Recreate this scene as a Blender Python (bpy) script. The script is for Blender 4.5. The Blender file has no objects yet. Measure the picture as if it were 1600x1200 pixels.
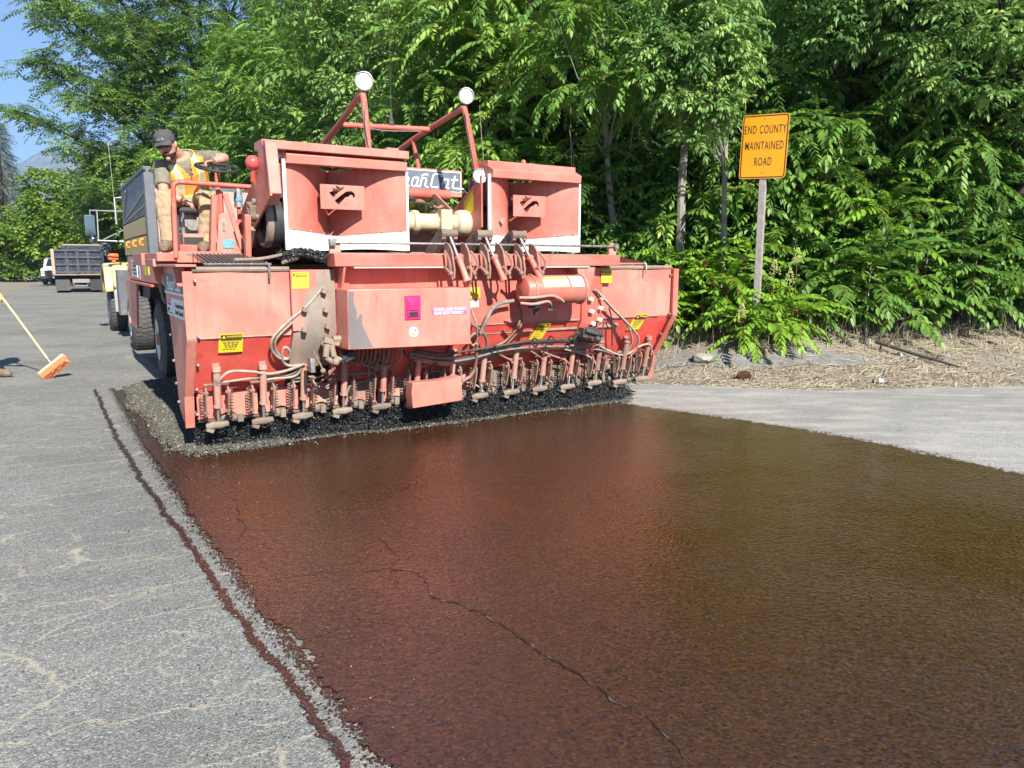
import bpy, bmesh, math, random
import numpy as np
from mathutils import Vector, Matrix

random.seed(7)
R = math.radians
sc = bpy.context.scene
col = sc.collection

# ------------------------------------------------------------------ camera, light, sky
TILT = math.atan(190 / 1160)
cam_d = bpy.data.cameras.new('camera')
cam_d.sensor_width = 36.0
cam_d.lens = 36.0 * 1160 / 1600
cam_d.clip_start = 0.1
cam_d.clip_end = 12000
cam = bpy.data.objects.new('camera', cam_d)
cam.location = (0, 0, 1.6)
cam.rotation_euler = (math.pi / 2 - TILT, 0, 0)
col.objects.link(cam)
sc.camera = cam

SUN_EL = R(37)
SUN_AZ = math.atan2(0.454, -0.891)
world = bpy.data.worlds.new('World')
sc.world = world
world.use_nodes = True
wn = world.node_tree
wn.nodes.clear()
sky = wn.nodes.new('ShaderNodeTexSky')
sky.sky_type = 'NISHITA'
sky.sun_disc = False
sky.sun_elevation = SUN_EL
sky.sun_rotation = SUN_AZ
sky.altitude = 300
sky.air_density = 0.75
sky.dust_density = 0.0
sky.ozone_density = 4.5
bg = wn.nodes.new('ShaderNodeBackground')
bg.inputs['Strength'].default_value = 0.062
wo = wn.nodes.new('ShaderNodeOutputWorld')
wn.links.new(sky.outputs[0], bg.inputs[0])
wn.links.new(bg.outputs[0], wo.inputs[0])

sun_d = bpy.data.lights.new('sun', 'SUN')
sun_d.energy = 5.0
sun_d.angle = R(0.55)
sun_d.color = (1.0, 0.955, 0.88)
sun = bpy.data.objects.new('sun', sun_d)
sv = Vector((math.sin(SUN_AZ) * math.cos(SUN_EL), math.cos(SUN_AZ) * math.cos(SUN_EL), math.sin(SUN_EL)))
sun.rotation_euler = sv.to_track_quat('Z', 'Y').to_euler()
sun.location = sv * 60
col.objects.link(sun)

sc.view_settings.view_transform = 'Standard'
sc.view_settings.look = 'None'
sc.view_settings.exposure = 1.36
sc.view_settings.gamma = 1.0
sc.view_settings.use_curve_mapping = False
sc.cycles.max_bounces = 7
sc.cycles.diffuse_bounces = 3
sc.cycles.glossy_bounces = 3
sc.cycles.transmission_bounces = 4
sc.cycles.transparent_max_bounces = 6
sc.cycles.volume_bounces = 0
sc.cycles.caustics_reflective = False
sc.cycles.caustics_refractive = False

# ------------------------------------------------------------------ frames of reference
YAW = R(32)
CU, SU = math.cos(YAW), math.sin(YAW)
def m2w(t, s, z=0.0):          # road frame (t right across the road, s along it) to world
    return Vector((t * CU - s * SU, t * SU + s * CU, z))
def w2m(x, y):
    return (x * CU + y * SU, -x * SU + y * CU)

# ------------------------------------------------------------------ materials
MATS = {}
def new_mat(name):
    m = bpy.data.materials.new(name)
    m.use_nodes = True
    nt = m.node_tree
    b = nt.nodes['Principled BSDF']
    MATS[name] = m
    return m, nt, b
def N(nt, typ, **kw):
    n = nt.nodes.new(typ)
    for k, v in kw.items():
        if k in n.inputs.keys():
            n.inputs[k].default_value = v
        else:
            setattr(n, k, v)
    return n
def coord(nt, kind='Position', scale=(1, 1, 1), rot=(0, 0, 0)):
    if kind == 'Position':
        g = N(nt, 'ShaderNodeNewGeometry'); out = g.outputs['Position']
    else:
        g = N(nt, 'ShaderNodeTexCoord'); out = g.outputs[kind]
    mp = N(nt, 'ShaderNodeMapping')
    mp.inputs['Scale'].default_value = scale
    mp.inputs['Rotation'].default_value = rot
    nt.links.new(out, mp.inputs[0])
    return mp.outputs[0]
def noise(nt, vec, scale, detail=4, rough=0.55, dist=0.0):
    n = N(nt, 'ShaderNodeTexNoise')
    n.inputs['Scale'].default_value = scale
    n.inputs['Detail'].default_value = detail
    n.inputs['Roughness'].default_value = rough
    n.inputs['Distortion'].default_value = dist
    nt.links.new(vec, n.inputs['Vector'])
    return n.outputs['Fac']
def ramp(nt, fac, p0, p1, c0=(0, 0, 0, 1), c1=(1, 1, 1, 1)):
    r = N(nt, 'ShaderNodeValToRGB')
    e = r.color_ramp.elements
    e[0].position, e[0].color = p0, c0
    e[1].position, e[1].color = p1, c1
    nt.links.new(fac, r.inputs[0])
    return r.outputs[0]
def mix(nt, fac, a, b, blend='MIX'):
    n = N(nt, 'ShaderNodeMix', data_type='RGBA', blend_type=blend)
    for sock, v in ((n.inputs[0], fac), (n.inputs[6], a), (n.inputs[7], b)):
        if hasattr(v, 'links') or hasattr(v, 'is_linked'):
            nt.links.new(v, sock)
        elif isinstance(v, (int, float)):
            sock.default_value = v
        else:
            sock.default_value = (*v[:3], 1)
    return n.outputs[2]
def mth(nt, op, a, b=0.0, c=0.0):
    n = N(nt, 'ShaderNodeMath', operation=op)
    for i, v in enumerate((a, b, c)):
        if isinstance(v, (int, float)):
            n.inputs[i].default_value = v
        else:
            nt.links.new(v, n.inputs[i])
    return n.outputs[0]
def bump(nt, bsdf, h, strength=0.3, dist=0.01):
    b = N(nt, 'ShaderNodeBump')
    b.inputs['Strength'].default_value = strength
    b.inputs['Distance'].default_value = dist
    nt.links.new(h, b.inputs['Height'])
    nt.links.new(b.outputs[0], bsdf.inputs['Normal'])
    return b

def simple(name, c, rough=0.6, metal=0.0, var=0.25, scale=9.0, bmp=0.0, spec=0.5):
    """plain surface: colour with uneven tone and grime"""
    m, nt, b = new_mat(name)
    v = coord(nt)
    n = noise(nt, v, scale, 5)
    a = tuple(x * (1 - var) for x in c); d = tuple(min(1, x * (1 + var * 0.7)) for x in c)
    nt.links.new(mix(nt, ramp(nt, n, 0.3, 0.72), a, d), b.inputs['Base Color'])
    b.inputs['Roughness'].default_value = rough
    b.inputs['Metallic'].default_value = metal
    b.inputs['Specular IOR Level'].default_value = spec
    if bmp:
        bump(nt, b, noise(nt, v, scale * 8, 3), bmp, 0.004)
    return m

def paint(name, c, faded, dust=(0.42, 0.34, 0.27), dust_lo=0.56, chip_lo=0.70, rough=0.42, chip=(0.16, 0.15, 0.145), dmax=0.55):
    """worn machine enamel: faded patches, dust film, scraped chips, run marks"""
    m, nt, b = new_mat(name)
    v = coord(nt)
    f = ramp(nt, noise(nt, v, 1.7, 5, 0.6, 0.4), 0.35, 0.68)
    base = mix(nt, f, c, faded)
    st = ramp(nt, noise(nt, coord(nt, scale=(9, 9, 0.9)), 2.2, 5, 0.6), 0.5, 0.78)
    base = mix(nt, mth(nt, 'MULTIPLY', st, 0.38), base, (0.20, 0.10, 0.075))
    g2 = ramp(nt, noise(nt, v, 6.5, 7, 0.7, 0.6), 0.57, 0.70)
    base = mix(nt, mth(nt, 'MULTIPLY', g2, 0.38), base, tuple(x * 0.55 for x in c))
    g3 = ramp(nt, noise(nt, coord(nt, scale=(1.0, 1.0, 0.45)), 3.1, 9, 0.78, 0.8), 0.585, 0.68)
    base = mix(nt, mth(nt, 'MULTIPLY', g3, 0.42), base, (0.17, 0.115, 0.09))
    dn = ramp(nt, noise(nt, v, 4.5, 9, 0.72), dust_lo, dust_lo + 0.26)
    base = mix(nt, mth(nt, 'MULTIPLY', dn, dmax), base, dust)
    ch = ramp(nt, noise(nt, v, 11, 8, 0.66, 0.3), chip_lo, chip_lo + 0.02)
    base = mix(nt, ch, base, chip)
    bv = N(nt, 'ShaderNodeBevel', samples=4); bv.inputs['Radius'].default_value = 0.014
    ge = N(nt, 'ShaderNodeNewGeometry'); dt = N(nt, 'ShaderNodeVectorMath', operation='DOT_PRODUCT')
    nt.links.new(bv.outputs[0], dt.inputs[0]); nt.links.new(ge.outputs['Normal'], dt.inputs[1])
    ed = mth(nt, 'MULTIPLY', ramp(nt, dt.outputs['Value'], 0.90, 0.975, (1, 1, 1, 1), (0, 0, 0, 1)), ramp(nt, noise(nt, v, 16, 5, 0.7), 0.46, 0.56))
    base = mix(nt, mth(nt, 'MULTIPLY', ed, 0.85), base, tuple(x * 0.8 for x in chip))
    sp = ramp(nt, noise(nt, v, 90, 2, 0.5), 0.70, 0.74)
    base = mix(nt, mth(nt, 'MULTIPLY', sp, 0.5), base, (0.13, 0.08, 0.06))
    nt.links.new(base, b.inputs['Base Color'])
    rr = N(nt, 'ShaderNodeMapRange'); rr.inputs[3].default_value = rough; rr.inputs[4].default_value = 0.85
    nt.links.new(dn, rr.inputs[0]); nt.links.new(rr.outputs[0], b.inputs['Roughness'])
    bump(nt, b, mth(nt, 'ADD', noise(nt, v, 2.6, 3), mth(nt, 'MULTIPLY', ch, -0.05)), 0.16, 0.05)
    return m

RED = paint('red_enamel', (0.56, 0.098, 0.066), (0.62, 0.20, 0.15))
RED_F = paint('red_enamel_faded', (0.60, 0.155, 0.112), (0.66, 0.27, 0.21), dust_lo=0.6)
RED_D = paint('red_enamel_dusty', (0.50, 0.14, 0.10), (0.55, 0.30, 0.23), dust_lo=0.40, chip_lo=0.64, rough=0.6, dmax=0.8)
WORN = paint('scraped_steel', (0.30, 0.27, 0.24), (0.42, 0.30, 0.25), dust_lo=0.42, chip_lo=0.74, rough=0.6)
DUSTY = paint('stone_dust_steel', (0.215, 0.165, 0.125), (0.285, 0.225, 0.17), dust_lo=0.45, chip_lo=0.66, rough=0.8, chip=(0.20, 0.12, 0.09))
FOOT = paint('caked_stone_dust', (0.165, 0.125, 0.095), (0.225, 0.175, 0.13), dust_lo=0.45, chip_lo=0.66, rough=0.85, chip=(0.10, 0.08, 0.07))
GRIME = paint('grimy_red_enamel', (0.38, 0.115, 0.085), (0.42, 0.22, 0.17), dust=(0.27, 0.20, 0.15), dust_lo=0.36, chip_lo=0.60, rough=0.75, chip=(0.12, 0.10, 0.09), dmax=0.85)
SHADE_RED = simple('shade_dark_red', (0.09, 0.03, 0.028), 0.8, var=0.3)  # red enamel with the shade inside the hood painted into its colour
SCRAPE = paint('bare_scraped_patch', (0.13, 0.125, 0.13), (0.19, 0.17, 0.165), dust_lo=0.62, chip_lo=0.7, rough=0.6, chip=(0.5, 0.15, 0.11))
CHEEK = paint('stone_worn_cheek', (0.20, 0.18, 0.155), (0.40, 0.27, 0.21), dust_lo=0.45, chip_lo=0.62, rough=0.8, chip=(0.46, 0.14, 0.10))
RED_S = paint('red_enamel_strong', (0.72, 0.070, 0.055), (0.70, 0.13, 0.095), dust_lo=0.58, chip_lo=0.69)
TANP = paint('tan_enamel', (0.55, 0.46, 0.29), (0.62, 0.53, 0.37), dust_lo=0.5, chip_lo=0.68, rough=0.5, chip=(0.25, 0.17, 0.1))
WHITE = simple('white_rubber', (0.80, 0.79, 0.75), 0.6, var=0.08, scale=6)
BLACK = simple('black_rubber', (0.028, 0.028, 0.030), 0.65, var=0.4, bmp=0.1)
TYRE = simple('tyre_rubber', (0.085, 0.083, 0.080), 0.85, var=0.3, scale=14, bmp=0.1)
STEEL = simple('bare_steel', (0.33, 0.31, 0.29), 0.45, 0.6, var=0.4, scale=25)
CHROME = simple('chrome_rod', (0.62, 0.61, 0.60), 0.32, 0.8, var=0.05)
RIM = simple('rim_paint', (0.62, 0.60, 0.55), 0.4, 0.3, var=0.2)
HOSE = {'tan': simple('dusty_hose', (0.37, 0.315, 0.25), 0.8, var=0.3, scale=20),
        'rust': simple('red_dusted_hose', (0.33, 0.17, 0.125), 0.8, var=0.35, scale=20),
        'grey': simple('grey_hose', (0.22, 0.20, 0.18), 0.75, var=0.35, scale=20),
        'dark': simple('dark_hose', (0.06, 0.055, 0.05), 0.6, var=0.5, scale=20)}
YELLOW = simple('yellow_sticker', (0.80, 0.60, 0.03), 0.5, var=0.06)
INK = simple('black_ink', (0.03, 0.028, 0.02), 0.5, var=0.1)
GREYINK = simple('faded_ink', (0.42, 0.36, 0.10), 0.6, var=0.2)
WHITEINK = simple('white_ink', (0.82, 0.82, 0.82), 0.5, var=0.05)
MAGENTA = simple('magenta_plastic', (0.55, 0.03, 0.16), 0.35, var=0.1)
VIOLET = simple('violet_label', (0.42, 0.13, 0.28), 0.5, var=0.1)
SIGNGREY = simple('slate_signboard', (0.14, 0.16, 0.20), 0.5, var=0.25)
BLUEINK = simple('blue_sticker', (0.15, 0.36, 0.47), 0.5, var=0.4, scale=60)
LENS_M, _nt, _b = new_mat('lamp_glass')
_b.inputs['Base Color'].default_value = (0.75, 0.76, 0.74, 1); _b.inputs['Roughness'].default_value = 0.12
_b.inputs['Metallic'].default_value = 0.55
bump(_nt, _b, noise(_nt, coord(_nt), 120, 2), 0.35, 0.01)
REDLENS = simple('red_lens', (0.72, 0.10, 0.10), 0.25, var=0.1)
OLENS = simple('orange_lens', (0.75, 0.16, 0.05), 0.3, var=0.1)
GREYP = paint('grey_truck_paint', (0.085, 0.10, 0.115), (0.13, 0.15, 0.165), dust_lo=0.55, chip_lo=0.72, rough=0.5, dmax=0.35)
GOLDP = paint('tan_truck_paint', (0.56, 0.37, 0.11), (0.58, 0.42, 0.17), dust_lo=0.6, chip_lo=0.76, rough=0.5, dmax=0.35)
RIBP = paint('dark_truck_rib', (0.035, 0.043, 0.056), (0.06, 0.07, 0.085), dust=(0.35, 0.34, 0.33), dust_lo=0.56, chip_lo=0.75, rough=0.5, dmax=0.35)
CREAM = paint('cream_truck_paint', (0.72, 0.56, 0.26), (0.76, 0.62, 0.34), dust_lo=0.66, chip_lo=0.8, rough=0.35, dmax=0.3)
ORANGEP = simple('orange_paint', (0.70, 0.26, 0.05), 0.5, var=0.2)
BLACKP = paint('black_truck_paint', (0.016, 0.022, 0.036), (0.035, 0.045, 0.065), dust=(0.48, 0.47, 0.46), dust_lo=0.55, chip_lo=0.74, rough=0.35, chip=(0.3, 0.25, 0.22), dmax=0.45)
WHITEP = simple('white_car_paint', (0.75, 0.76, 0.77), 0.25, var=0.05)
GLASS_D = simple('dark_glass', (0.02, 0.025, 0.03), 0.06, var=0.1)
GALV = simple('galvanised_steel', (0.46, 0.46, 0.45), 0.45, 0.7, var=0.2, scale=18)

# ------------------------------------------------------------------ mesh helper
class MB:
    def __init__(s):
        s.v = []; s.f = []; s.m = []; s.mi = 0
    def add(s, vs, fs, mi=None):
        o = len(s.v)
        s.v.extend([tuple(p) for p in vs])
        for f in fs:
            s.f.append(tuple(i + o for i in f)); s.m.append(s.mi if mi is None else mi)
        return s
    def hexa(s, p, mi=None):   # p: 4 bottom (ccw seen from above), 4 top
        return s.add(p, [(3, 2, 1, 0), (4, 5, 6, 7), (0, 1, 5, 4), (1, 2, 6, 5), (2, 3, 7, 6), (3, 0, 4, 7)], mi)
    def box(s, x0, x1, y0, y1, z0, z1, mi=None):
        return s.hexa([(x0, y0, z0), (x1, y0, z0), (x1, y1, z0), (x0, y1, z0), (x0, y0, z1), (x1, y0, z1), (x1, y1, z1), (x0, y1, z1)], mi)
    def obox(s, c, size, rot=None, mi=None):   # oriented box
        c = Vector(c); hx, hy, hz = [k / 2 for k in size]
        pts = [Vector(p) for p in ((-hx, -hy, -hz), (hx, -hy, -hz), (hx, hy, -hz), (-hx, hy, -hz), (-hx, -hy, hz), (hx, -hy, hz), (hx, hy, hz), (-hx, hy, hz))]
        if rot is not None:
            pts = [rot @ p for p in pts]
        return s.hexa([p + c for p in pts], mi)
    def bar(s, a, b, w, h, up=(0, 0, 1), mi=None):   # rectangular bar from a to b
        a = Vector(a); b = Vector(b); d = (b - a).normalized()
        u = Vector(up); sx = d.cross(u)
        if sx.length < 1e-4: sx = d.cross(Vector((1, 0, 0)))
        sx.normalize(); uz = sx.cross(d)
        q = [(-w / 2, -h / 2), (w / 2, -h / 2), (w / 2, h / 2), (-w / 2, h / 2)]
        v = [a + sx * i + uz * j for i, j in q] + [b + sx * i + uz * j for i, j in q]
        return s.add(v, [(0, 1, 2, 3), (7, 6, 5, 4), (0, 4, 5, 1), (1, 5, 6, 2), (2, 6, 7, 3), (3, 7, 4, 0)], mi)
    def prism(s, poly, axis, a, b, mi=None):   # poly in the two other axes, extruded along axis
        n = len(poly)
        def P(q, h):
            return (h, q[0], q[1]) if axis == 'x' else (q[0], h, q[1]) if axis == 'y' else (q[0], q[1], h)
        vs = [P(q, a) for q in poly] + [P(q, b) for q in poly]
        fs = [tuple(range(n)), tuple(range(2 * n - 1, n - 1, -1))] + [(i, i + n, (i + 1) % n + n, (i + 1) % n) for i in range(n)]
        return s.add(vs, fs, mi)
    def tube(s, pts, r, seg=8, mi=None, caps=True, smooth=0):
        pts = [Vector(p) for p in pts]
        if smooth and len(pts) > 2:
            q = []
            P = [pts[0] * 2 - pts[1]] + pts + [pts[-1] * 2 - pts[-2]]
            for i in range(1, len(P) - 2):
                for k in range(smooth):
                    t = k / smooth
                    q.append(0.5 * ((2 * P[i]) + (P[i + 1] - P[i - 1]) * t + (2 * P[i - 1] - 5 * P[i] + 4 * P[i + 1] - P[i + 2]) * t * t + (3 * P[i] - P[i - 1] - 3 * P[i + 1] + P[i + 2]) * t ** 3))
            q.append(pts[-1]); pts = q
        n = len(pts)
        rs = r if isinstance(r, (list, tuple)) else None
        nrm = None; vs = []
        for i, p in enumerate(pts):
            d = (pts[min(i + 1, n - 1)] - pts[max(i - 1, 0)])
            if d.length < 1e-9: d = Vector((0, 0, 1))
            d.normalize()
            if nrm is None:
                nrm = d.orthogonal().normalized()
            else:
                nrm = nrm - d * nrm.dot(d)
                if nrm.length < 1e-6: nrm = d.orthogonal()
                nrm.normalize()
            bi = d.cross(nrm)
            rr = (rs[0] + (rs[-1] - rs[0]) * i / (n - 1) if len(rs) != n else rs[i]) if rs else r
            for k in range(seg):
                a = 2 * math.pi * k / seg
                vs.append(p + (nrm * math.cos(a) + bi * math.sin(a)) * rr)
        fs = []
        for i in range(n - 1):
            for k in range(seg):
                k2 = (k + 1) % seg
                fs.append((i * seg + k, i * seg + k2, (i + 1) * seg + k2, (i + 1) * seg + k))
        if caps:
            fs.append(tuple(range(seg - 1, -1, -1))); fs.append(tuple((n - 1) * seg + k for k in range(seg)))
        return s.add(vs, fs, mi)
    def cyl(s, a, b, r, seg=16, mi=None):
        return s.tube([a, b], r, seg, mi)
    def lathe(s, prof, c, axis='z', seg=24, mi=None):   # prof: (radius, height) list, closed by caps at r=0
        vs = []; fs = []
        c = Vector(c)
        for r_, h in prof:
            for k in range(seg):
                a = 2 * math.pi * k / seg
                x, y = r_ * math.cos(a), r_ * math.sin(a)
                vs.append(c + Vector((x, y, h) if axis == 'z' else (h, x, y) if axis == 'x' else (y, h, x)))
        for i in range(len(prof) - 1):
            for k in range(seg):
                k2 = (k + 1) % seg
                fs.append((i * seg + k, i * seg + k2, (i + 1) * seg + k2, (i + 1) * seg + k))
        return s.add(vs, fs, mi)
    def ball(s, c, r, seg=16, rings=10, sc_=(1, 1, 1), mi=None):
        c = Vector(c); vs = [c + Vector((0, 0, r * sc_[2]))]; fs = []
        for i in range(1, rings):
            th = math.pi * i / rings
            for k in range(seg):
                a = 2 * math.pi * k / seg
                vs.append(c + Vector((r * sc_[0] * math.sin(th) * math.cos(a), r * sc_[1] * math.sin(th) * math.sin(a), r * sc_[2] * math.cos(th))))
        vs.append(c - Vector((0, 0, r * sc_[2])))
        for k in range(seg):
            fs.append((0, 1 + k, 1 + (k + 1) % seg))
        for i in range(rings - 2):
            for k in range(seg):
                a = 1 + i * seg + k; b = 1 + i * seg + (k + 1) % seg
                fs.append((a, a + seg, b + seg, b))
        l = len(vs) - 1; o = 1 + (rings - 2) * seg
        for k in range(seg):
            fs.append((l, o + (k + 1) % seg, o + k))
        return s.add(vs, fs, mi)
    def mesh(s, name, mats, off=(0, 0, 0), smooth=35):
        me = bpy.data.meshes.new(name)
        o = Vector(off)
        me.from_pydata([tuple(Vector(p) - o) for p in s.v], [], s.f)
        mats = mats if isinstance(mats, (list, tuple)) else [mats]
        for m in mats: me.materials.append(m)
        if len(mats) > 1:
            me.polygons.foreach_set('material_index', s.m)
        bm = bmesh.new(); bm.from_mesh(me)
        bmesh.ops.recalc_face_normals(bm, faces=bm.faces)
        bm.to_mesh(me); bm.free()
        if smooth:
            me.shade_smooth(); me.set_sharp_from_angle(angle=R(smooth))
        return me
    def build(s, name, mats, parent=None, off=(0, 0, 0), bevel=0.0, smooth=35):
        o = bpy.data.objects.new(name, s.mesh(name, mats, off, smooth))
        col.objects.link(o)
        if parent: o.parent = parent
        if bevel:
            md = o.modifiers.new('bevel', 'BEVEL'); md.width = bevel; md.segments = 2; md.limit_method = 'ANGLE'; md.angle_limit = R(40)
        return o

def tag(o, label=None, cat=None, group=None, kind=None):
    if label: o['label'] = label
    if cat: o['category'] = cat
    if group: o['group'] = group
    if kind: o['kind'] = kind
    return o
def thing(name, label, cat, loc=(0, 0, 0), rz=0.0, group=None):
    o = bpy.data.objects.new(name, None); col.objects.link(o)
    o.empty_display_size = 0.2
    o.location = loc; o.rotation_euler = (0, 0, rz)
    return tag(o, label, cat, group)
def link_mesh(name, me, parent=None, loc=(0, 0, 0), rot=(0, 0, 0), scale=1.0):
    o = bpy.data.objects.new(name, me); col.objects.link(o)
    if parent: o.parent = parent
    o.location = loc; o.rotation_euler = rot
    o.scale = (scale,) * 3 if isinstance(scale, (int, float)) else scale
    return o
def copy_tree(o, parent=None):
    c = o.copy(); col.objects.link(c); c.parent = parent
    for ch in list(o.children): copy_tree(ch, c)
    return c
def eval_mesh(o, name):
    dg = bpy.context.evaluated_depsgraph_get(); dg.update()
    me = bpy.data.meshes.new_from_object(o.evaluated_get(dg)); me.name = name
    return me
def text_mesh(txt, size, mat, align='CENTER', shear=0.0, extrude=0.0008, bold=0.0, sx=1.0, spacing=1.0):
    cu = bpy.data.curves.new('lettering', 'FONT')
    cu.body = txt; cu.size = size; cu.align_x = align; cu.align_y = 'CENTER'; cu.shear = shear
    cu.extrude = extrude; cu.offset = bold; cu.resolution_u = 3; cu.space_character = spacing
    o = bpy.data.objects.new('lettering', cu); col.objects.link(o)
    me = eval_mesh(o, 'lettering')
    bpy.data.objects.remove(o); bpy.data.curves.remove(cu)
    me.materials.clear(); me.materials.append(mat)
    if sx != 1.0:
        me.transform(Matrix.Diagonal((sx, 1, 1, 1)))
    return me
def fill_mesh(outer, holes, extrude, mat, name):
    """flat plate with cut-outs, drawn in x/y, thickness 2*extrude"""
    cu = bpy.data.curves.new('plate', 'CURVE'); cu.dimensions = '2D'; cu.fill_mode = 'BOTH'; cu.extrude = extrude
    for poly in [outer] + list(holes):
        sp = cu.splines.new('POLY'); sp.points.add(len(poly) - 1)
        for p, q in zip(sp.points, poly): p.co = (q[0], q[1], 0, 1)
        sp.use_cyclic_u = True
    o = bpy.data.objects.new('plate', cu); col.objects.link(o)
    me = eval_mesh(o, name)
    bpy.data.objects.remove(o); bpy.data.curves.remove(cu)
    me.materials.clear(); me.materials.append(mat)
    return me
def np_mesh(name, V, F, mats, mat_idx=None, tint=None, smooth=False):
    """fast mesh from numpy arrays; F is (n,3) or (n,4)"""
    me = bpy.data.meshes.new(name)
    k = F.shape[1]
    me.vertices.add(len(V)); me.vertices.foreach_set('co', np.ascontiguousarray(V, dtype=np.float32).ravel())
    me.loops.add(F.size); me.loops.foreach_set('vertex_index', np.ascontiguousarray(F, dtype=np.int32).ravel())
    me.polygons.add(len(F))
    me.polygons.foreach_set('loop_start', np.arange(0, F.size, k, dtype=np.int32))
    me.polygons.foreach_set('loop_total', np.full(len(F), k, dtype=np.int32))
    for m in (mats if isinstance(mats, (list, tuple)) else [mats]): me.materials.append(m)
    if mat_idx is not None: me.polygons.foreach_set('material_index', mat_idx.astype(np.int32))
    if tint is not None:
        a = me.attributes.new('tint', 'FLOAT', 'POINT'); a.data.foreach_set('value', tint.astype(np.float32))
    me.update(calc_edges=True)
    if smooth: me.shade_smooth()
    return me
# ------------------------------------------------------------------ ground, road, emulsion, gravel
rng = np.random.default_rng(11)
def vnoise(x, y, f, seed=0):
    """cheap smooth value noise on numpy arrays"""
    x = np.asarray(x) * f + seed * 17.3; y = np.asarray(y) * f + seed * 9.1
    xi = np.floor(x); yi = np.floor(y); xf = x - xi; yf = y - yi
    def h(a, b): 
        q = np.sin(a * 127.1 + b * 311.7 + seed * 3.7) * 43758.5453
        return q - np.floor(q)
    u = xf * xf * (3 - 2 * xf); v = yf * yf * (3 - 2 * yf)
    return (h(xi, yi) * (1 - u) + h(xi + 1, yi) * u) * (1 - v) + (h(xi, yi + 1) * (1 - u) + h(xi + 1, yi + 1) * u) * v
def yb(x):
    return np.interp(x, [-5, 0.8, 1.7, 4.0, 6.7, 12, 30], [9.9, 9.9, 9.72, 9.2, 9.55, 10.4, 13])
def bank_d(x, y):
    t = x * CU + y * SU
    return np.minimum(t - 6.75, y - yb(x))
def smooth01(a):
    a = np.clip(a, 0, 1); return a * a * (3 - 2 * a)
def ground_z(x, y):
    x = np.asarray(x, dtype=float); y = np.asarray(y, dtype=float)
    d = bank_d(x, y)
    z = -0.03 + smooth01(d / 0.35) * 0.035 + 0.50 * smooth01((d - 0.2) / 2.4) + np.clip(d - 2.0, 0, 9) * 0.10
    z = z + smooth01(d / 0.8) * ((vnoise(x, y, 1.1, 1) - .5) * 0.12 + (vnoise(x, y, 3.7, 2) - .5) * 0.05 + (vnoise(x, y, 9.0, 3) - .5) * 0.02)
    # verge on the far left of the road
    t = x * CU + y * SU; s = -x * SU + y * CU
    z = z + smooth01((-t - 3.6) / 2.0) * 0.35 * (s > -20)
    return z

m, nt, b = new_mat('bank_soil')
v = coord(nt)
fine = noise(nt, v, 26, 8, 0.75)
base = mix(nt, ramp(nt, fine, 0.33, 0.68), (0.16, 0.13, 0.10), (0.38, 0.325, 0.25))
base = mix(nt, ramp(nt, noise(nt, v, 0.9, 4, 0.6), 0.48, 0.66), base, (0.24, 0.215, 0.18))
streak = ramp(nt, noise(nt, coord(nt, scale=(5, 26, 5)), 6, 5, 0.7, 1.2), 0.56, 0.70)
base = mix(nt, mth(nt, 'MULTIPLY', streak, 0.6), base, (0.40, 0.34, 0.25))
nt.links.new(base, b.inputs['Base Color']); b.inputs['Roughness'].default_value = 0.95
b.inputs['Specular IOR Level'].default_value = 0.1
bump(nt, b, fine, 0.8, 0.03)
SOIL = m

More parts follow.
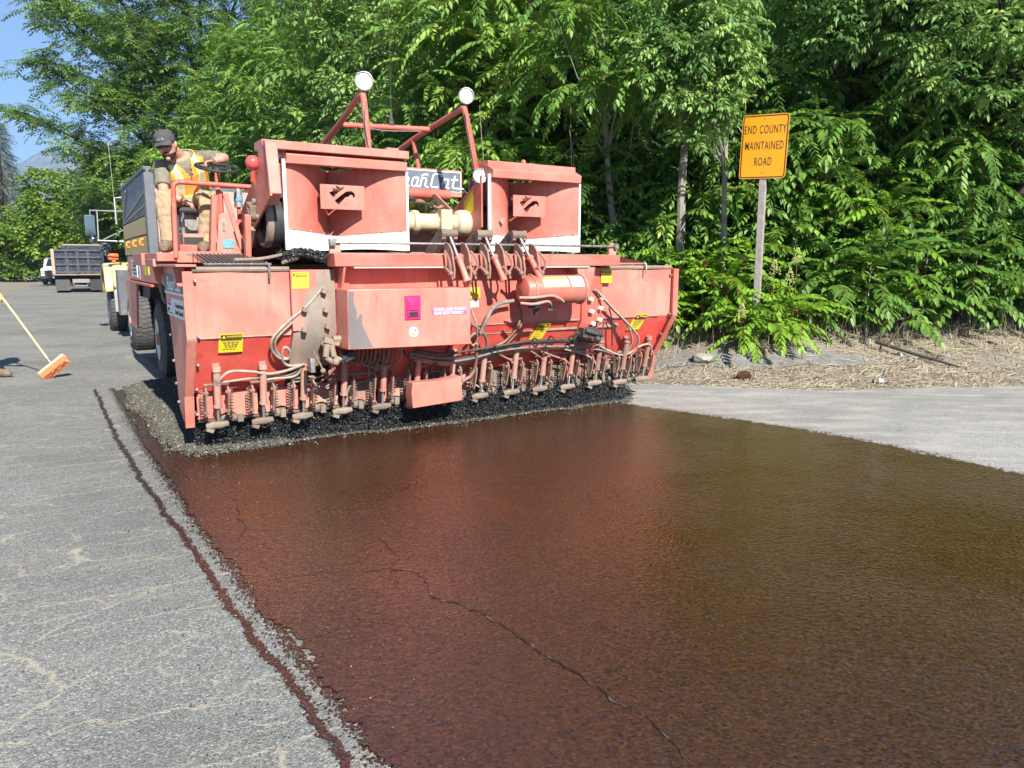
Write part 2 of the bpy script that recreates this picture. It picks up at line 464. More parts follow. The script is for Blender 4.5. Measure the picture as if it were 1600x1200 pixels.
def asphalt(name, lo, hi, dust, crack_amt, dust_amt):
    m, nt, b = new_mat(name)
    v = coord(nt)
    vr = coord(nt, rot=(0, 0, -YAW))
    ag = N(nt, 'ShaderNodeTexVoronoi'); ag.inputs['Scale'].default_value = 250; nt.links.new(v, ag.inputs['Vector'])
    sep = N(nt, 'ShaderNodeSeparateColor'); nt.links.new(ag.outputs['Color'], sep.inputs[0])
    ag2 = N(nt, 'ShaderNodeTexVoronoi'); ag2.inputs['Scale'].default_value = 125; nt.links.new(v, ag2.inputs['Vector'])
    sep2 = N(nt, 'ShaderNodeSeparateColor'); nt.links.new(ag2.outputs['Color'], sep2.inputs[0])
    g = mth(nt, 'ADD', mth(nt, 'MULTIPLY', sep.outputs[0], 0.55), mth(nt, 'MULTIPLY', sep2.outputs[1], 0.45))
    base = mix(nt, ramp(nt, g, 0.18, 0.86), lo, hi)
    # lighter stones here and there
    base = mix(nt, ramp(nt, sep2.outputs[0], 0.90, 0.93), base, tuple(min(1, c * 1.22) for c in hi))
    big = noise(nt, v, 0.55, 5, 0.6)
    base = mix(nt, mth(nt, 'MULTIPLY', ramp(nt, big, 0.36, 0.66), 0.45), base, tuple(c * 0.62 for c in lo))
    mid = ramp(nt, noise(nt, coord(nt, scale=(1.0, 2.8, 1), rot=(0, 0, -YAW)), 1.4, 6, 0.65), 0.45, 0.75)
    base = mix(nt, mth(nt, 'MULTIPLY', mid, dust_amt), base, dust)
    # dark oil spots
    spot = ramp(nt, noise(nt, v, 5.5, 3, 0.5), 0.735, 0.78)
    base = mix(nt, mth(nt, 'MULTIPLY', spot, 0.55), base, (0.05, 0.05, 0.05))
    # dust-filled cracks, running mostly across the road
    wob = N(nt, 'ShaderNodeTexNoise'); wob.inputs['Scale'].default_value = 1.7; wob.inputs['Detail'].default_value = 6
    wob.inputs['Roughness'].default_value = 0.65
    nt.links.new(vr, wob.inputs['Vector'])
    ofs = N(nt, 'ShaderNodeVectorMath', operation='MULTIPLY_ADD')
    nt.links.new(wob.outputs['Color'], ofs.inputs[0]); ofs.inputs[1].default_value = (0.6, 0.45, 0); nt.links.new(vr, ofs.inputs[2])
    def cracks(sx, sy, w, seed):
        mp = N(nt, 'ShaderNodeMapping'); mp.inputs['Scale'].default_value = (sx, sy, 0.0); mp.inputs['Location'].default_value = (seed, seed * 1.7, 0)
        nt.links.new(ofs.outputs[0], mp.inputs[0])
        vo = N(nt, 'ShaderNodeTexVoronoi', feature='DISTANCE_TO_EDGE', voronoi_dimensions='2D'); vo.inputs['Scale'].default_value = 1.0
        nt.links.new(mp.outputs[0], vo.inputs['Vector'])
        return ramp(nt, vo.outputs['Distance'], w * 0.25, w, (1, 1, 1, 1), (0, 0, 0, 1))
    ck = mth(nt, 'MAXIMUM', cracks(0.7, 2.6, 0.0165, 3.0), mth(nt, 'MULTIPLY', cracks(1.3, 5.2, 0.021, 8.0), 0.75))
    gate = ramp(nt, noise(nt, v, 0.8, 3, 0.6), 0.22, 0.42)
    brk = ramp(nt, noise(nt, v, 9, 3, 0.6), 0.30, 0.50)
    cf = mth(nt, 'MULTIPLY', mth(nt, 'MULTIPLY', ck, mth(nt, 'MULTIPLY', gate, brk)), crack_amt)
    base = mix(nt, cf, base, dust)
    nt.links.new(base, b.inputs['Base Color'])
    b.inputs['Roughness'].default_value = 0.9; b.inputs['Specular IOR Level'].default_value = 0.25
    h = mth(nt, 'ADD', mth(nt, 'MULTIPLY', ag.outputs['Distance'], -0.8), mth(nt, 'MULTIPLY', ag2.outputs['Distance'], -1.0))
    h = mth(nt, 'SUBTRACT', h, mth(nt, 'MULTIPLY', cf, 0.6))
    bump(nt, b, h, 0.5, 0.008)
    return m
ASPH = asphalt('old_asphalt', (0.112, 0.113, 0.106), (0.335, 0.334, 0.308), (0.45, 0.39, 0.29), 0.72, 0.13)
ASPH_L = asphalt('dusty_shoulder_asphalt', (0.22, 0.212, 0.20), (0.42, 0.41, 0.385), (0.52, 0.48, 0.41), 0.25, 0.75)

# terrain: one sheet out to the hills
xs = np.unique(np.concatenate([np.array([-4000, -2000, -900, -400, -200, -120]), np.arange(-90, -10, 4.0), np.arange(-10, -1, 1.0), np.arange(-1, 9.5, 0.12), np.arange(9.5, 30, 1.0), np.array([40, 60, 100, 200, 400, 900, 2000, 4000])]))
ys = np.unique(np.concatenate([np.array([-2000, -600, -200, -80, -40, -20, -10, -5, 0, 4, 7]), np.arange(8.5, 14.5, 0.12), np.arange(14.5, 40, 1.0), np.arange(40, 130, 5.0), np.array([150, 200, 300, 500, 900, 1500, 2500, 5000])]))
X, Y = np.meshgrid(xs, ys)
V = np.stack([X.ravel(), Y.ravel(), ground_z(X, Y).ravel()], 1)
nx = len(xs)
i0 = (np.arange(len(ys) - 1)[:, None] * nx + np.arange(nx - 1)[None]).ravel()
F = np.stack([i0, i0 + 1, i0 + nx + 1, i0 + nx], 1)
tag(link_mesh('ground', np_mesh('ground', V, F, SOIL, smooth=True)), 'dry straw covered soil rising to the trees', kind='structure')

# road: a strip that bends right beyond the trucks
rv = []; rf = []
sr = list(np.arange(-30, 50, 2.0)) + list(np.arange(50, 110, 3.0))
def road_c(s): return 0.0 if s < 50 else ((s - 50) ** 2) * 0.012
for s_ in sr:
    for t_ in (-4.2, 6.45):
        rv.append(m2w(t_ + road_c(s_), s_, 0.0))
for i in range(len(sr) - 1):
    rf.append((2 * i, 2 * i + 1, 2 * i + 3, 2 * i + 2))
mb = MB(); mb.add(rv, rf)
tag(mb.build('road', ASPH), 'old grey cracked asphalt road', kind='structure')
# paved shoulder on the right, edge follows the foot of the bank
def edge_emul_r(s):
    return np.interp(s, [-6, 1.5, 2.55, 3.57, 4.47, 5.44, 6.4, 7.0, 12], [5.9, 6.1, 6.16, 6.19, 6.08, 5.79, 5.46, 5.35, 5.35])
def edge_emul_l(s):
    return np.interp(s, [-6, 2.05, 3.2, 4.93, 7.05, 10.42, 20], [1.05, 0.79, 0.73, 0.67, 0.62, 0.62, 0.5])
def edge_band_l(s): return np.interp(s, [-6, 2.06, 3.15, 4.87, 6.9, 10.6, 20], [.92, .70, .63, .55, .45, .44, .35])
mb = MB(); vs = []; fs = []
xsh = np.concatenate([np.arange(-0.6, 9.0, 0.1), np.arange(9, 30, 1.0)])
for x_ in xsh:
    y1 = yb(x_) + 0.06 + 0.10 * (vnoise(x_, 0, 2.3, 5) - .5) + 0.05 * (vnoise(x_, 0, 9, 6) - .5)
    y0 = -6.0 if x_ > 8 else max(-6, (5.3 - x_ * CU) / SU)
    vs += [(x_, y0, 0.004), (x_, y1, 0.004)]
for i in range(len(xsh) - 1):
    fs.append((2 * i, 2 * i + 2, 2 * i + 3, 2 * i + 1))
mb.add(vs, fs)
tag(mb.build('shoulder', ASPH_L), 'pale dusty paved shoulder beside the wet emulsion', kind='structure')

# asphalt emulsion: a thin wet sheet with ragged sprayed edges
m, nt, b = new_mat('wet_emulsion')
v = coord(nt)
c = mix(nt, ramp(nt, noise(nt, v, 0.7, 4), 0.35, 0.7), (0.042, 0.0125, 0.0028), (0.060, 0.0190, 0.0044))
c = mix(nt, ramp(nt, noise(nt, v, 75, 3, 0.6), 0.5, 0.8), c, (0.062, 0.030, 0.013))
sv_ = N(nt, 'ShaderNodeTexVoronoi'); sv_.inputs['Scale'].default_value = 88; nt.links.new(v, sv_.inputs['Vector'])
ss_ = N(nt, 'ShaderNodeSeparateColor'); nt.links.new(sv_.outputs['Color'], ss_.inputs[0])
c = mix(nt, ramp(nt, ss_.outputs[0], 0.55, 1.0), c, (0.085, 0.032, 0.010))
c = mix(nt, ramp(nt, ss_.outputs[1], 0.60, 1.0), c, (0.018, 0.0065, 0.002))
nt.links.new(c, b.inputs['Base Color'])
b.inputs['Roughness'].default_value = 0.07
b.inputs['Specular IOR Level'].default_value = 0.95; b.inputs['IOR'].default_value = 1.6
rip = noise(nt, coord(nt, scale=(1, 1.7, 1), rot=(0, 0, R(14))), 27, 3, 0.55, 0.9)
peb = N(nt, 'ShaderNodeTexVoronoi', feature='SMOOTH_F1'); peb.inputs['Scale'].default_value = 58; nt.links.new(v, peb.inputs['Vector'])
big = noise(nt, v, 1.6, 2)
patch = ramp(nt, noise(nt, v, 0.9, 3), 0.36, 0.64)
h = mth(nt, 'ADD', mth(nt, 'MULTIPLY', rip, mth(nt, 'MULTIPLY_ADD', patch, 0.8, 0.5)), mth(nt, 'MULTIPLY', peb.outputs['Distance'], 0.62))
h = mth(nt, 'ADD', h, mth(nt, 'MULTIPLY', big, 2.0))
bump(nt, b, h, 0.47, 0.0115)
EMUL = m
ss = np.arange(-5, 11.0, 0.008)
def ragged(a, seed):
    return (vnoise(a, 0 * a, 3, seed) - .5) * 0.06 + (vnoise(a, 0 * a, 14, seed + 1) - .5) * 0.05 + (vnoise(a, 0 * a, 55, seed + 2) - .5) * 0.05 + (vnoise(a, 0 * a, 120, seed + 3) - .5) * 0.03
Lr = edge_emul_l(ss) + 0.02 + ragged(ss, 20) * .7
Rr = edge_emul_r(ss) + ragged(ss, 30)
Lr = np.where(ss > 10.4, Lr + (ss - 10.4) * 0.9, Lr)
ev = np.empty((len(ss) * 2, 3)); Zs = 0.012
ev[0::2, 0] = Lr * CU - ss * SU; ev[0::2, 1] = Lr * SU + ss * CU; ev[1::2, 0] = Rr * CU - ss * SU; ev[1::2, 1] = Rr * SU + ss * CU; ev[:, 2] = Zs
k = np.arange(len(ss) - 1) * 2
EF = np.stack([k, k + 1, k + 3, k + 2], 1)
# splashes: the outer sprayed line, droplets in the gap, pinholes of spray beyond the right edge
def blobs(n, tf, sf, rad, z):
    t = tf(n); s = sf(n)
    return t, s, rad(n), z
parts_v = [ev]; parts_f = [EF]; cnt = len(ev)
def add_blobs(t, s, r, z):
    global cnt
    n = len(t)
    ang = np.linspace(0, 2 * np.pi, 7)[:-1][None] + rng.uniform(0, 1, (n, 1))
    rr = r[:, None] * rng.uniform(0.55, 1.3, (n, 6))
    tt = t[:, None] + np.cos(ang) * rr; st = s[:, None] + np.sin(ang) * rr * 1.5
    P = np.stack([tt * CU - st * SU, tt * SU + st * CU, np.full_like(tt, z) + rng.uniform(0, 0.0015, (n, 1))], 2).reshape(-1, 3)
    b0 = cnt + np.arange(n) * 6
    Q = np.concatenate([np.stack([b0, b0 + 1, b0 + 2, b0 + 3], 1), np.stack([b0, b0 + 3, b0 + 4, b0 + 5], 1)])
    parts_v.append(P); parts_f.append(Q); cnt += n * 6
s_ = rng.uniform(-1, 10.7, 15000); add_blobs(edge_band_l(s_) + rng.normal(0, 0.0095, 15000) + (vnoise(s_, s_ * 0, 2, 40) - .5) * .03 + (vnoise(s_, s_ * 0, 19, 41) - .5) * .03, s_, rng.uniform(.0018, .0062, 15000), 0.009)
s_ = rng.uniform(-1, 10.7, 9000); add_blobs(edge_emul_l(s_) + 0.035 - np.abs(rng.normal(0, 0.035, 9000)), s_, rng.uniform(.002, .007, 9000), 0.0075)
s_ = rng.uniform(-4, 7.0, 3000); add_blobs(edge_emul_r(s_) + np.abs(rng.normal(0, 0.05, 3000)), s_, rng.uniform(.002, .008, 3000), 0.0085)
tag(link_mesh('wet_emulsion', np_mesh('wet_emulsion', np.concatenate(parts_v), np.concatenate(parts_f), EMUL)), 'glossy brown asphalt emulsion sprayed on the road', kind='structure')

# cracks that show through the emulsion
m, nt, b = new_mat('crack_dark')
v = coord(nt)
cc = mix(nt, ramp(nt, noise(nt, v, 12, 4), 0.52, 0.62), (0.024, 0.015, 0.013), (0.10, 0.075, 0.070))
cc = mix(nt, ramp(nt, noise(nt, v, 60, 3), 0.70, 0.72), cc, (0.4, 0.38, 0.34))
nt.links.new(cc, b.inputs['Base Color']); b.inputs['Roughness'].default_value = 0.28
CRACK = m
def crack(name, pts, w, z=0.0165, seed=0):
    mb = MB(); vs = []; fs = []
    P = [Vector((p[0], p[1], 0)) for p in pts]; q = []
    for i in range(len(P) - 1):
        n = max(2, int((P[i + 1] - P[i]).length / 0.02))
        for k in range(n): q.append(P[i].lerp(P[i + 1], k / n))
    q.append(P[-1])
    for i, p in enumerate(q):
        d = (q[min(i + 1, len(q) - 1)] - q[max(0, i - 1)]).normalized(); nn = Vector((-d.y, d.x, 0))
        o = (float(vnoise(i * .02, 0, 6, seed)) - .5) * 0.06 + (float(vnoise(i * .02, 1, 30, seed + 1)) - .5) * 0.025
        ww = w * (0.15 + 0.9 * float(vnoise(i * .02, 2, 11, seed + 2)) + .9 * float(vnoise(i * .02, 3, 47, seed + 3))) * min(1, (i + 1) / 8, (len(q) - i) / 8)
        vs += [p + nn * (o + ww / 2) + Vector((0, 0, z)), p + nn * (o - ww / 2) + Vector((0, 0, z))]
    for i in range(len(q) - 1): fs.append((2 * i, 2 * i + 1, 2 * i + 3, 2 * i + 2))
    mb.add(vs, fs)
    return tag(mb.build(name, CRACK), kind='structure')
CR = [(0.03, [(-0.81, 3.68), (-0.64, 3.71), (-0.53, 3.65), (-0.45, 3.53), (-0.42, 3.44), (-0.36, 3.3), (-0.24, 3.27), (-0.12, 3.17), (0.0, 3.02), (0.13, 2.86), (0.25, 2.71), (0.38, 2.54), (0.49, 2.35), (0.59, 2.16)]), (0.02, [(-0.64, 3.71), (-0.62, 3.86), (-0.74, 4.07), (-0.81, 4.15)]), (0.012, [(-1.33, 3.51), (-1.18, 3.59), (-0.99, 3.63), (-0.8, 3.66)]), (0.012, [(-1.09, 3.3), (-0.93, 3.39), (-0.76, 3.46), (-0.63, 3.44)]), (0.01, [(-0.94, 2.94), (-0.78, 3.02), (-0.64, 3.15)]), (0.012, [(-1.6, 3.88), (-1.48, 3.99), (-1.38, 4.12)]), (0.018, [(-2.18, 5.18), (-1.93, 4.89), (-1.73, 4.56), (-1.61, 4.28), (-1.55, 4.07)]), (0.014, [(-2.55, 5.31), (-2.47, 5.43), (-2.33, 5.21)]), (0.016, [(-2.49, 5.6), (-2.29, 5.34), (-2.18, 5.31), (-1.92, 5.38), (-1.71, 5.31)]), (0.01, [(1.13, 8.02), (1.53, 7.21), (1.92, 7.01)]), (0.01, [(2.07, 7.12), (2.22, 6.8), (2.59, 6.36)]), (0.012, [(2.89, 5.6), (2.83, 5.06)]), (0.012, [(2.19, 5.11), (2.37, 5.0), (2.67, 4.96), (2.65, 4.69)]), (0.009, [(-0.8, 2.67), (-0.69, 2.74), (-0.52, 2.81)])]
for i, (w_, pts) in enumerate(CR):
    crack('crack', pts, w_ * .34, 0.0150 + 0.0005 * (i % 4), seed=i * 5)

# stone chips
m, nt, b = new_mat('stone_chip')
g = N(nt, 'ShaderNodeNewGeometry')
r_ = N(nt, 'ShaderNodeValToRGB'); nt.links.new(g.outputs['Random Per Island'], r_.inputs[0])
e = r_.color_ramp.elements; e[0].position = 0; e[0].color = (0.055, 0.057, 0.05, 1); e[1].position = 1; e[1].color = (0.42, 0.38, 0.28, 1)
for p_, c_ in ((0.35, (0.070, 0.069, 0.056, 1)), (0.75, (0.120, 0.114, 0.088, 1)), (0.94, (0.20, 0.185, 0.14, 1))):
    x_ = e.new(p_); x_.color = c_
nt.links.new(r_.outputs[0], b.inputs['Base Color']); b.inputs['Roughness'].default_value = 0.85
CHIP = m
m, nt, b = new_mat('shaded_chip')
g = N(nt, 'ShaderNodeNewGeometry')
r_ = N(nt, 'ShaderNodeValToRGB'); nt.links.new(g.outputs['Random Per Island'], r_.inputs[0])
e = r_.color_ramp.elements; e[0].color = (0.008, 0.011, 0.014, 1); e[1].color = (0.26, 0.24, 0.19, 1); e[1].position = 1.0
x_ = e.new(0.72); x_.color = (0.024, 0.030, 0.036, 1); x_ = e.new(0.95); x_.color = (0.10, 0.10, 0.09, 1)
nt.links.new(r_.outputs[0], b.inputs['Base Color']); b.inputs['Roughness'].default_value = 0.6
CHIP_D = m  # same stone as CHIP, the shade around the hopper put into its colour
OCT_F = np.array([(0, 2, 4), (2, 1, 4), (1, 3, 4), (3, 0, 4), (2, 0, 5), (1, 2, 5), (3, 1, 5), (0, 3, 5)])
def chips(name, P, rad, mat):
    n = len(P)
    base = np.array([(1, 0, 0), (-1, 0, 0), (0, 1, 0), (0, -1, 0), (0, 0, 1), (0, 0, -1)], dtype=float)
    A = rng.normal(size=(n, 3, 3)); A, _ = np.linalg.qr(A)
    Lx = base[None] * rng.uniform(0.55, 1.35, (n, 6, 1)) * rad[:, None, None]
    V = np.einsum('nij,nkj->nki', A, Lx) + P[:, None, :]
    F = (OCT_F[None] + (np.arange(n) * 6)[:, None, None]).reshape(-1, 3)
    return link_mesh(name, np_mesh(name, V.reshape(-1, 3), F, mat))
def ts_pts(t, s, z): return np.stack([t * CU - s * SU, t * SU + s * CU, z], 1)
# freshly spread mat beside and behind the hopper
n = 64000
t = rng.uniform(0.55, 1.75, n); s = rng.uniform(6.4, 11.25, n)
w_ = 0.70 + 0.12 * (vnoise(s, s * 0, 1.2, 50) - .5) + np.interp(s, [6.4, 6.9, 9, 10.6, 11.3], [0.15, 0.06, 0.0, 0.05, 0.55])
d_ = t - w_
keep = (rng.uniform(0, 1, n) < np.clip(0.12 + d_ / 0.16, 0.0, 1)) & (d_ > -0.10) & (s < 11.0 + 0.2 * vnoise(t, t * 0, 4, 51))
keep &= ~((s < 6.75) & (rng.uniform(0, 1, n) < (6.75 - s) / 0.4))
t, s = t[keep], s[keep]
z = 0.018 + rng.uniform(0, 0.012, len(t))
tag(chips('fresh_gravel', ts_pts(t, s, z), rng.uniform(.0055, .0115, len(t)), CHIP), 'mat of freshly spread tan stone chips beside the hopper', 'gravel', kind='stuff')
mb = MB()
gs = np.arange(6.75, 14, 0.25)
gv = []; gf = []
for s0 in gs:
    tl = float(0.80 + np.interp(s0, [6.4, 6.9, 9, 10.6, 11.3], [0.15, 0.06, 0.0, 0.05, 0.55]))
    gv += [m2w(tl, s0, 0.017), m2w(6.0, s0, 0.017)]
for i in range(len(gs) - 1): gf.append((2 * i, 2 * i + 1, 2 * i + 3, 2 * i + 2))
mb.add(gv, gf)
m, nt, b = new_mat('gravel_bed')
v = coord(nt); vo = N(nt, 'ShaderNodeTexVoronoi'); vo.inputs['Scale'].default_value = 85; nt.links.new(v, vo.inputs['Vector'])
sp = N(nt, 'ShaderNodeSeparateColor'); nt.links.new(vo.outputs['Color'], sp.inputs[0])
nt.links.new(mix(nt, ramp(nt, sp.outputs[0], 0.1, 0.95), (0.045, 0.045, 0.038), (0.20, 0.185, 0.14)), b.inputs['Base Color']); b.inputs['Roughness'].default_value = 0.9
bump(nt, b, mth(nt, 'MULTIPLY', vo.outputs['Distance'], -1), 0.9, 0.012)
tag(mb.build('gravel_bed', m), 'layer of stone chips left under the spreader', kind='structure')
# chips landing along the front line
n = 3000
t = rng.uniform(0.75, 5.65, n)
front = np.interp(t, [0.7, 1.2, 3, 5.7], [6.78, 6.60, 6.44, 6.42]) + 0.07 * (vnoise(t, t * 0, 5, 60) - .5)
s = front + np.abs(rng.normal(0, 0.055, n)) - 0.03 * rng.random(n) - (rng.random(n) < 0.06) * np.abs(rng.normal(0, 0.12, n))
tag(chips('landed_chip_line', ts_pts(t, s, 0.018 + rng.uniform(0, 0.012, n)), rng.uniform(.005, .010, n), CHIP), 'pale row of chips landed on the emulsion under the gates', 'gravel', kind='stuff')
# falling curtain
n = 30000
t = rng.uniform(1.0, 5.75, n); z = 0.02 + 0.42 * rng.random(n) ** 1.15
frontc = np.interp(t, [0.7, 1.2, 3, 5.7], [6.74, 6.62, 6.48, 6.46])
s = frontc + 0.03 + z * 0.30 + np.abs(rng.normal(0, 0.10, n))
tag(chips('falling_stone_curtain', ts_pts(t, s, z), rng.uniform(.005, .010, n), CHIP_D), 'dark curtain of stone chips falling from the hopper gates', 'gravel', kind='stuff')
# scattered loose chips on the shoulder edge and emulsion
n = 900
t = rng.uniform(0.3, 1.1, n); s = rng.uniform(1.5, 8, n)
tag(chips('loose_chips', ts_pts(t, s, np.full(n, 0.018)), rng.uniform(.002, .005, n), CHIP), 'loose stone chips scattered along the emulsion edge', 'gravel', kind='stuff')

# strip of old grey pavement showing through the litter on the bank
xs_ = np.arange(1.2, 5.4, 0.06); gv = []; gf = []
for x_ in xs_:
    y0_ = float(yb(x_)) + 1.16 + .16 * (float(vnoise(x_, 0, 2.1, 91)) - .5) + .07 * (float(vnoise(x_, 0, 11, 92)) - .5)
    wd = max(.02, (.52 + .30 * (float(vnoise(x_, 0, 1.3, 93)) - .5)) * min(1, (x_ - 1.2) / .5, (5.4 - x_) / .7))
    for k in range(5):
        yy = y0_ + wd * k / 4; gv.append((x_, yy, float(ground_z(x_, yy)) + .014))
for i in range(len(xs_) - 1):
    for k in range(4): a_ = i * 5 + k; gf.append((a_, a_ + 5, a_ + 6, a_ + 1))
mb = MB(); mb.add(gv, gf)
tag(mb.build('old_pavement', simple('weathered_pavement', (.19, .185, .18), .95, var=.3, scale=11, bmp=.4)), 'strip of old grey pavement showing through the straw', kind='structure')
# dry straw lying on the bank
m, nt, b = new_mat('dry_straw')
g = N(nt, 'ShaderNodeNewGeometry')
r_ = N(nt, 'ShaderNodeValToRGB'); nt.links.new(g.outputs['Random Per Island'], r_.inputs[0])
e = r_.color_ramp.elements; e[0].color = (0.13, 0.098, 0.066, 1); e[1].color = (0.50, 0.43, 0.31, 1)
x_ = e.new(0.5); x_.color = (0.29, 0.235, 0.16, 1)
nt.links.new(r_.outputs[0], b.inputs['Base Color']); b.inputs['Roughness'].default_value = 0.8
STRAW = m
n = 24000
x = rng.uniform(0.4, 9.5, n); y = rng.uniform(9.0, 12.6, n)
d = bank_d(x, y)
dens = np.clip(0.25 + vnoise(x, y, 1.3, 70) * 1.3, 0, 1) * np.clip(1.0 - np.abs(d - 0.7) / 2.0, 0.05, 1)
kp = (d > -0.05) & (rng.random(n) < dens * np.where((x < 5.2) & (d > 1.15) & (d < 1.75), 0.25, 1.0))
x, y = x[kp], y[kp]; n = len(x)
a = rng.normal(0.2, 0.9, n); L = rng.uniform(0.04, 0.22, n); w = rng.uniform(.0018, .0042, n)
dx, dy = np.cos(a) * L / 2, np.sin(a) * L / 2
z0 = ground_z(x - dx, y - dy) + rng.uniform(0.003, 0.02, n); z1 = ground_z(x + dx, y + dy) + rng.uniform(0.003, 0.05, n)
px_, py_ = -np.sin(a) * w, np.cos(a) * w
V = np.stack([np.stack([x - dx - px_, y - dy - py_, z0], 1), np.stack([x - dx + px_, y - dy + py_, z0 + w], 1), np.stack([x + dx + px_, y + dy + py_, z1 + w], 1), np.stack([x + dx - px_, y + dy - py_, z1], 1)], 1).reshape(-1, 3)
F = np.arange(n * 4).reshape(-1, 4)
tag(link_mesh('straw_litter', np_mesh('straw_litter', V, F, STRAW)), 'dry straw and dead grass littering the bank', 'dry grass', kind='stuff')
# stones in the dirt
n = 1500
x = rng.uniform(0.6, 9.5, n); y = yb(x) + np.abs(rng.normal(0.3, 0.8, n)) - 0.2
tag(chips('dirt_pebbles', np.stack([x, y, ground_z(x, y) + .004], 1), rng.uniform(.004, .016, n), CHIP), 'small pebbles scattered over the dirt bank', 'gravel', kind='stuff')
# standing dry stalks at the foot of the trees
n = 1100
x = rng.uniform(0.8, 9.5, n); y = yb(x) + rng.normal(2.35, 0.45, n)
h_ = rng.uniform(0.08, 0.42, n); a = rng.uniform(0, 6.28, n); ln = rng.uniform(0, 0.5, n) * h_
z0 = ground_z(x, y)
w = 0.003
V = np.stack([np.stack([x - w, y, z0], 1), np.stack([x + w, y, z0], 1), np.stack([x + np.cos(a) * ln, y + np.sin(a) * ln, z0 + h_], 1)], 1).reshape(-1, 3)
tag(link_mesh('dry_stalks', np_mesh('dry_stalks', V, np.arange(n * 3).reshape(-1, 3), STRAW)), 'thin dry grass stalks standing under the saplings', 'dry grass', kind='stuff')
HAZE = 0.00022
# ------------------------------------------------------------------ vegetation
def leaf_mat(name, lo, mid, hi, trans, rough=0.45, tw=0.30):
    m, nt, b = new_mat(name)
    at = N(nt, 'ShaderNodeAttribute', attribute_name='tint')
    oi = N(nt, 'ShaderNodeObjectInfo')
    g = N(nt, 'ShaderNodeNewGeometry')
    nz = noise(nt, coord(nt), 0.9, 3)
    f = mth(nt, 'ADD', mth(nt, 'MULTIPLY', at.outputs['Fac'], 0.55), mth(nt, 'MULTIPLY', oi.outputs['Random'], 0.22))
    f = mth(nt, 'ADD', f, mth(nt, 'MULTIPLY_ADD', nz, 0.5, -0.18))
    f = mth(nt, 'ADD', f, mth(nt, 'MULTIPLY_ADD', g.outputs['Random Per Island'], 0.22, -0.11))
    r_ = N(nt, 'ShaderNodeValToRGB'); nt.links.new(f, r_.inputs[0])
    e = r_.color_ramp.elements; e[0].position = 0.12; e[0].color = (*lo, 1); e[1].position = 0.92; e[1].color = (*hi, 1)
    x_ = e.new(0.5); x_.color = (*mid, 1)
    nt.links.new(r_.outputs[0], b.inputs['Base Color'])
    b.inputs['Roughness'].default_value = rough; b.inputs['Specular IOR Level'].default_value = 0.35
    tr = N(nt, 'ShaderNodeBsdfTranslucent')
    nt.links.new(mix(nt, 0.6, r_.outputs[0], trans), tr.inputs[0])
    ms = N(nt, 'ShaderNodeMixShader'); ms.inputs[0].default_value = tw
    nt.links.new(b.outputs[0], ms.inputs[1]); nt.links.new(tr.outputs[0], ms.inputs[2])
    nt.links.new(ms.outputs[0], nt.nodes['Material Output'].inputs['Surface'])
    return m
LEAF_A = leaf_mat('ailanthus_leaf', (0.056, 0.134, 0.025), (0.151, 0.302, 0.051), (0.335, 0.484, 0.084), (0.333, 0.499, 0.059))
LEAF_Y = leaf_mat('young_ailanthus_leaf', (0.12, 0.26, 0.022), (0.21, 0.39, 0.036), (0.34, 0.49, 0.06), (0.40, 0.58, 0.05))
LEAF_H = leaf_mat('ash_leaf', (0.074, 0.174, 0.051), (0.195, 0.349, 0.095), (0.444, 0.555, 0.167), (0.345, 0.537, 0.107))
LEAF_L = leaf_mat('walnut_leaf', (0.066, 0.150, 0.030), (0.150, 0.270, 0.054), (0.300, 0.400, 0.088), (0.28, 0.42, 0.07))
LEAF_B = leaf_mat('bush_leaf', (0.080, 0.165, 0.016), (0.165, 0.275, 0.030), (0.285, 0.370, 0.044), (0.36, 0.48, 0.05))
LEAF_C = leaf_mat('conifer_needles', (0.035, 0.055, 0.034), (0.070, 0.100, 0.062), (0.12, 0.15, 0.10), (0.10, 0.14, 0.06), tw=0.1)
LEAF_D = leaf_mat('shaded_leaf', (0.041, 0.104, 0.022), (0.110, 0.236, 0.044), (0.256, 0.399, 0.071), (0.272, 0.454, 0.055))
STALK = simple('leaf_stalk', (0.24, 0.17, 0.07), 0.6, var=0.3)
STALK_R = simple('red_leaf_stalk', (0.30, 0.10, 0.05), 0.6, var=0.3)
BARK_P = simple('pale_bark', (0.30, 0.275, 0.235), 0.9, var=0.4, scale=7, bmp=0.4)
BARK_D = simple('dark_bark', (0.062, 0.048, 0.036), 0.95, var=0.5, scale=7, bmp=0.6)
TWIG = simple('dead_twig', (0.36, 0.32, 0.26), 0.9, var=0.3)

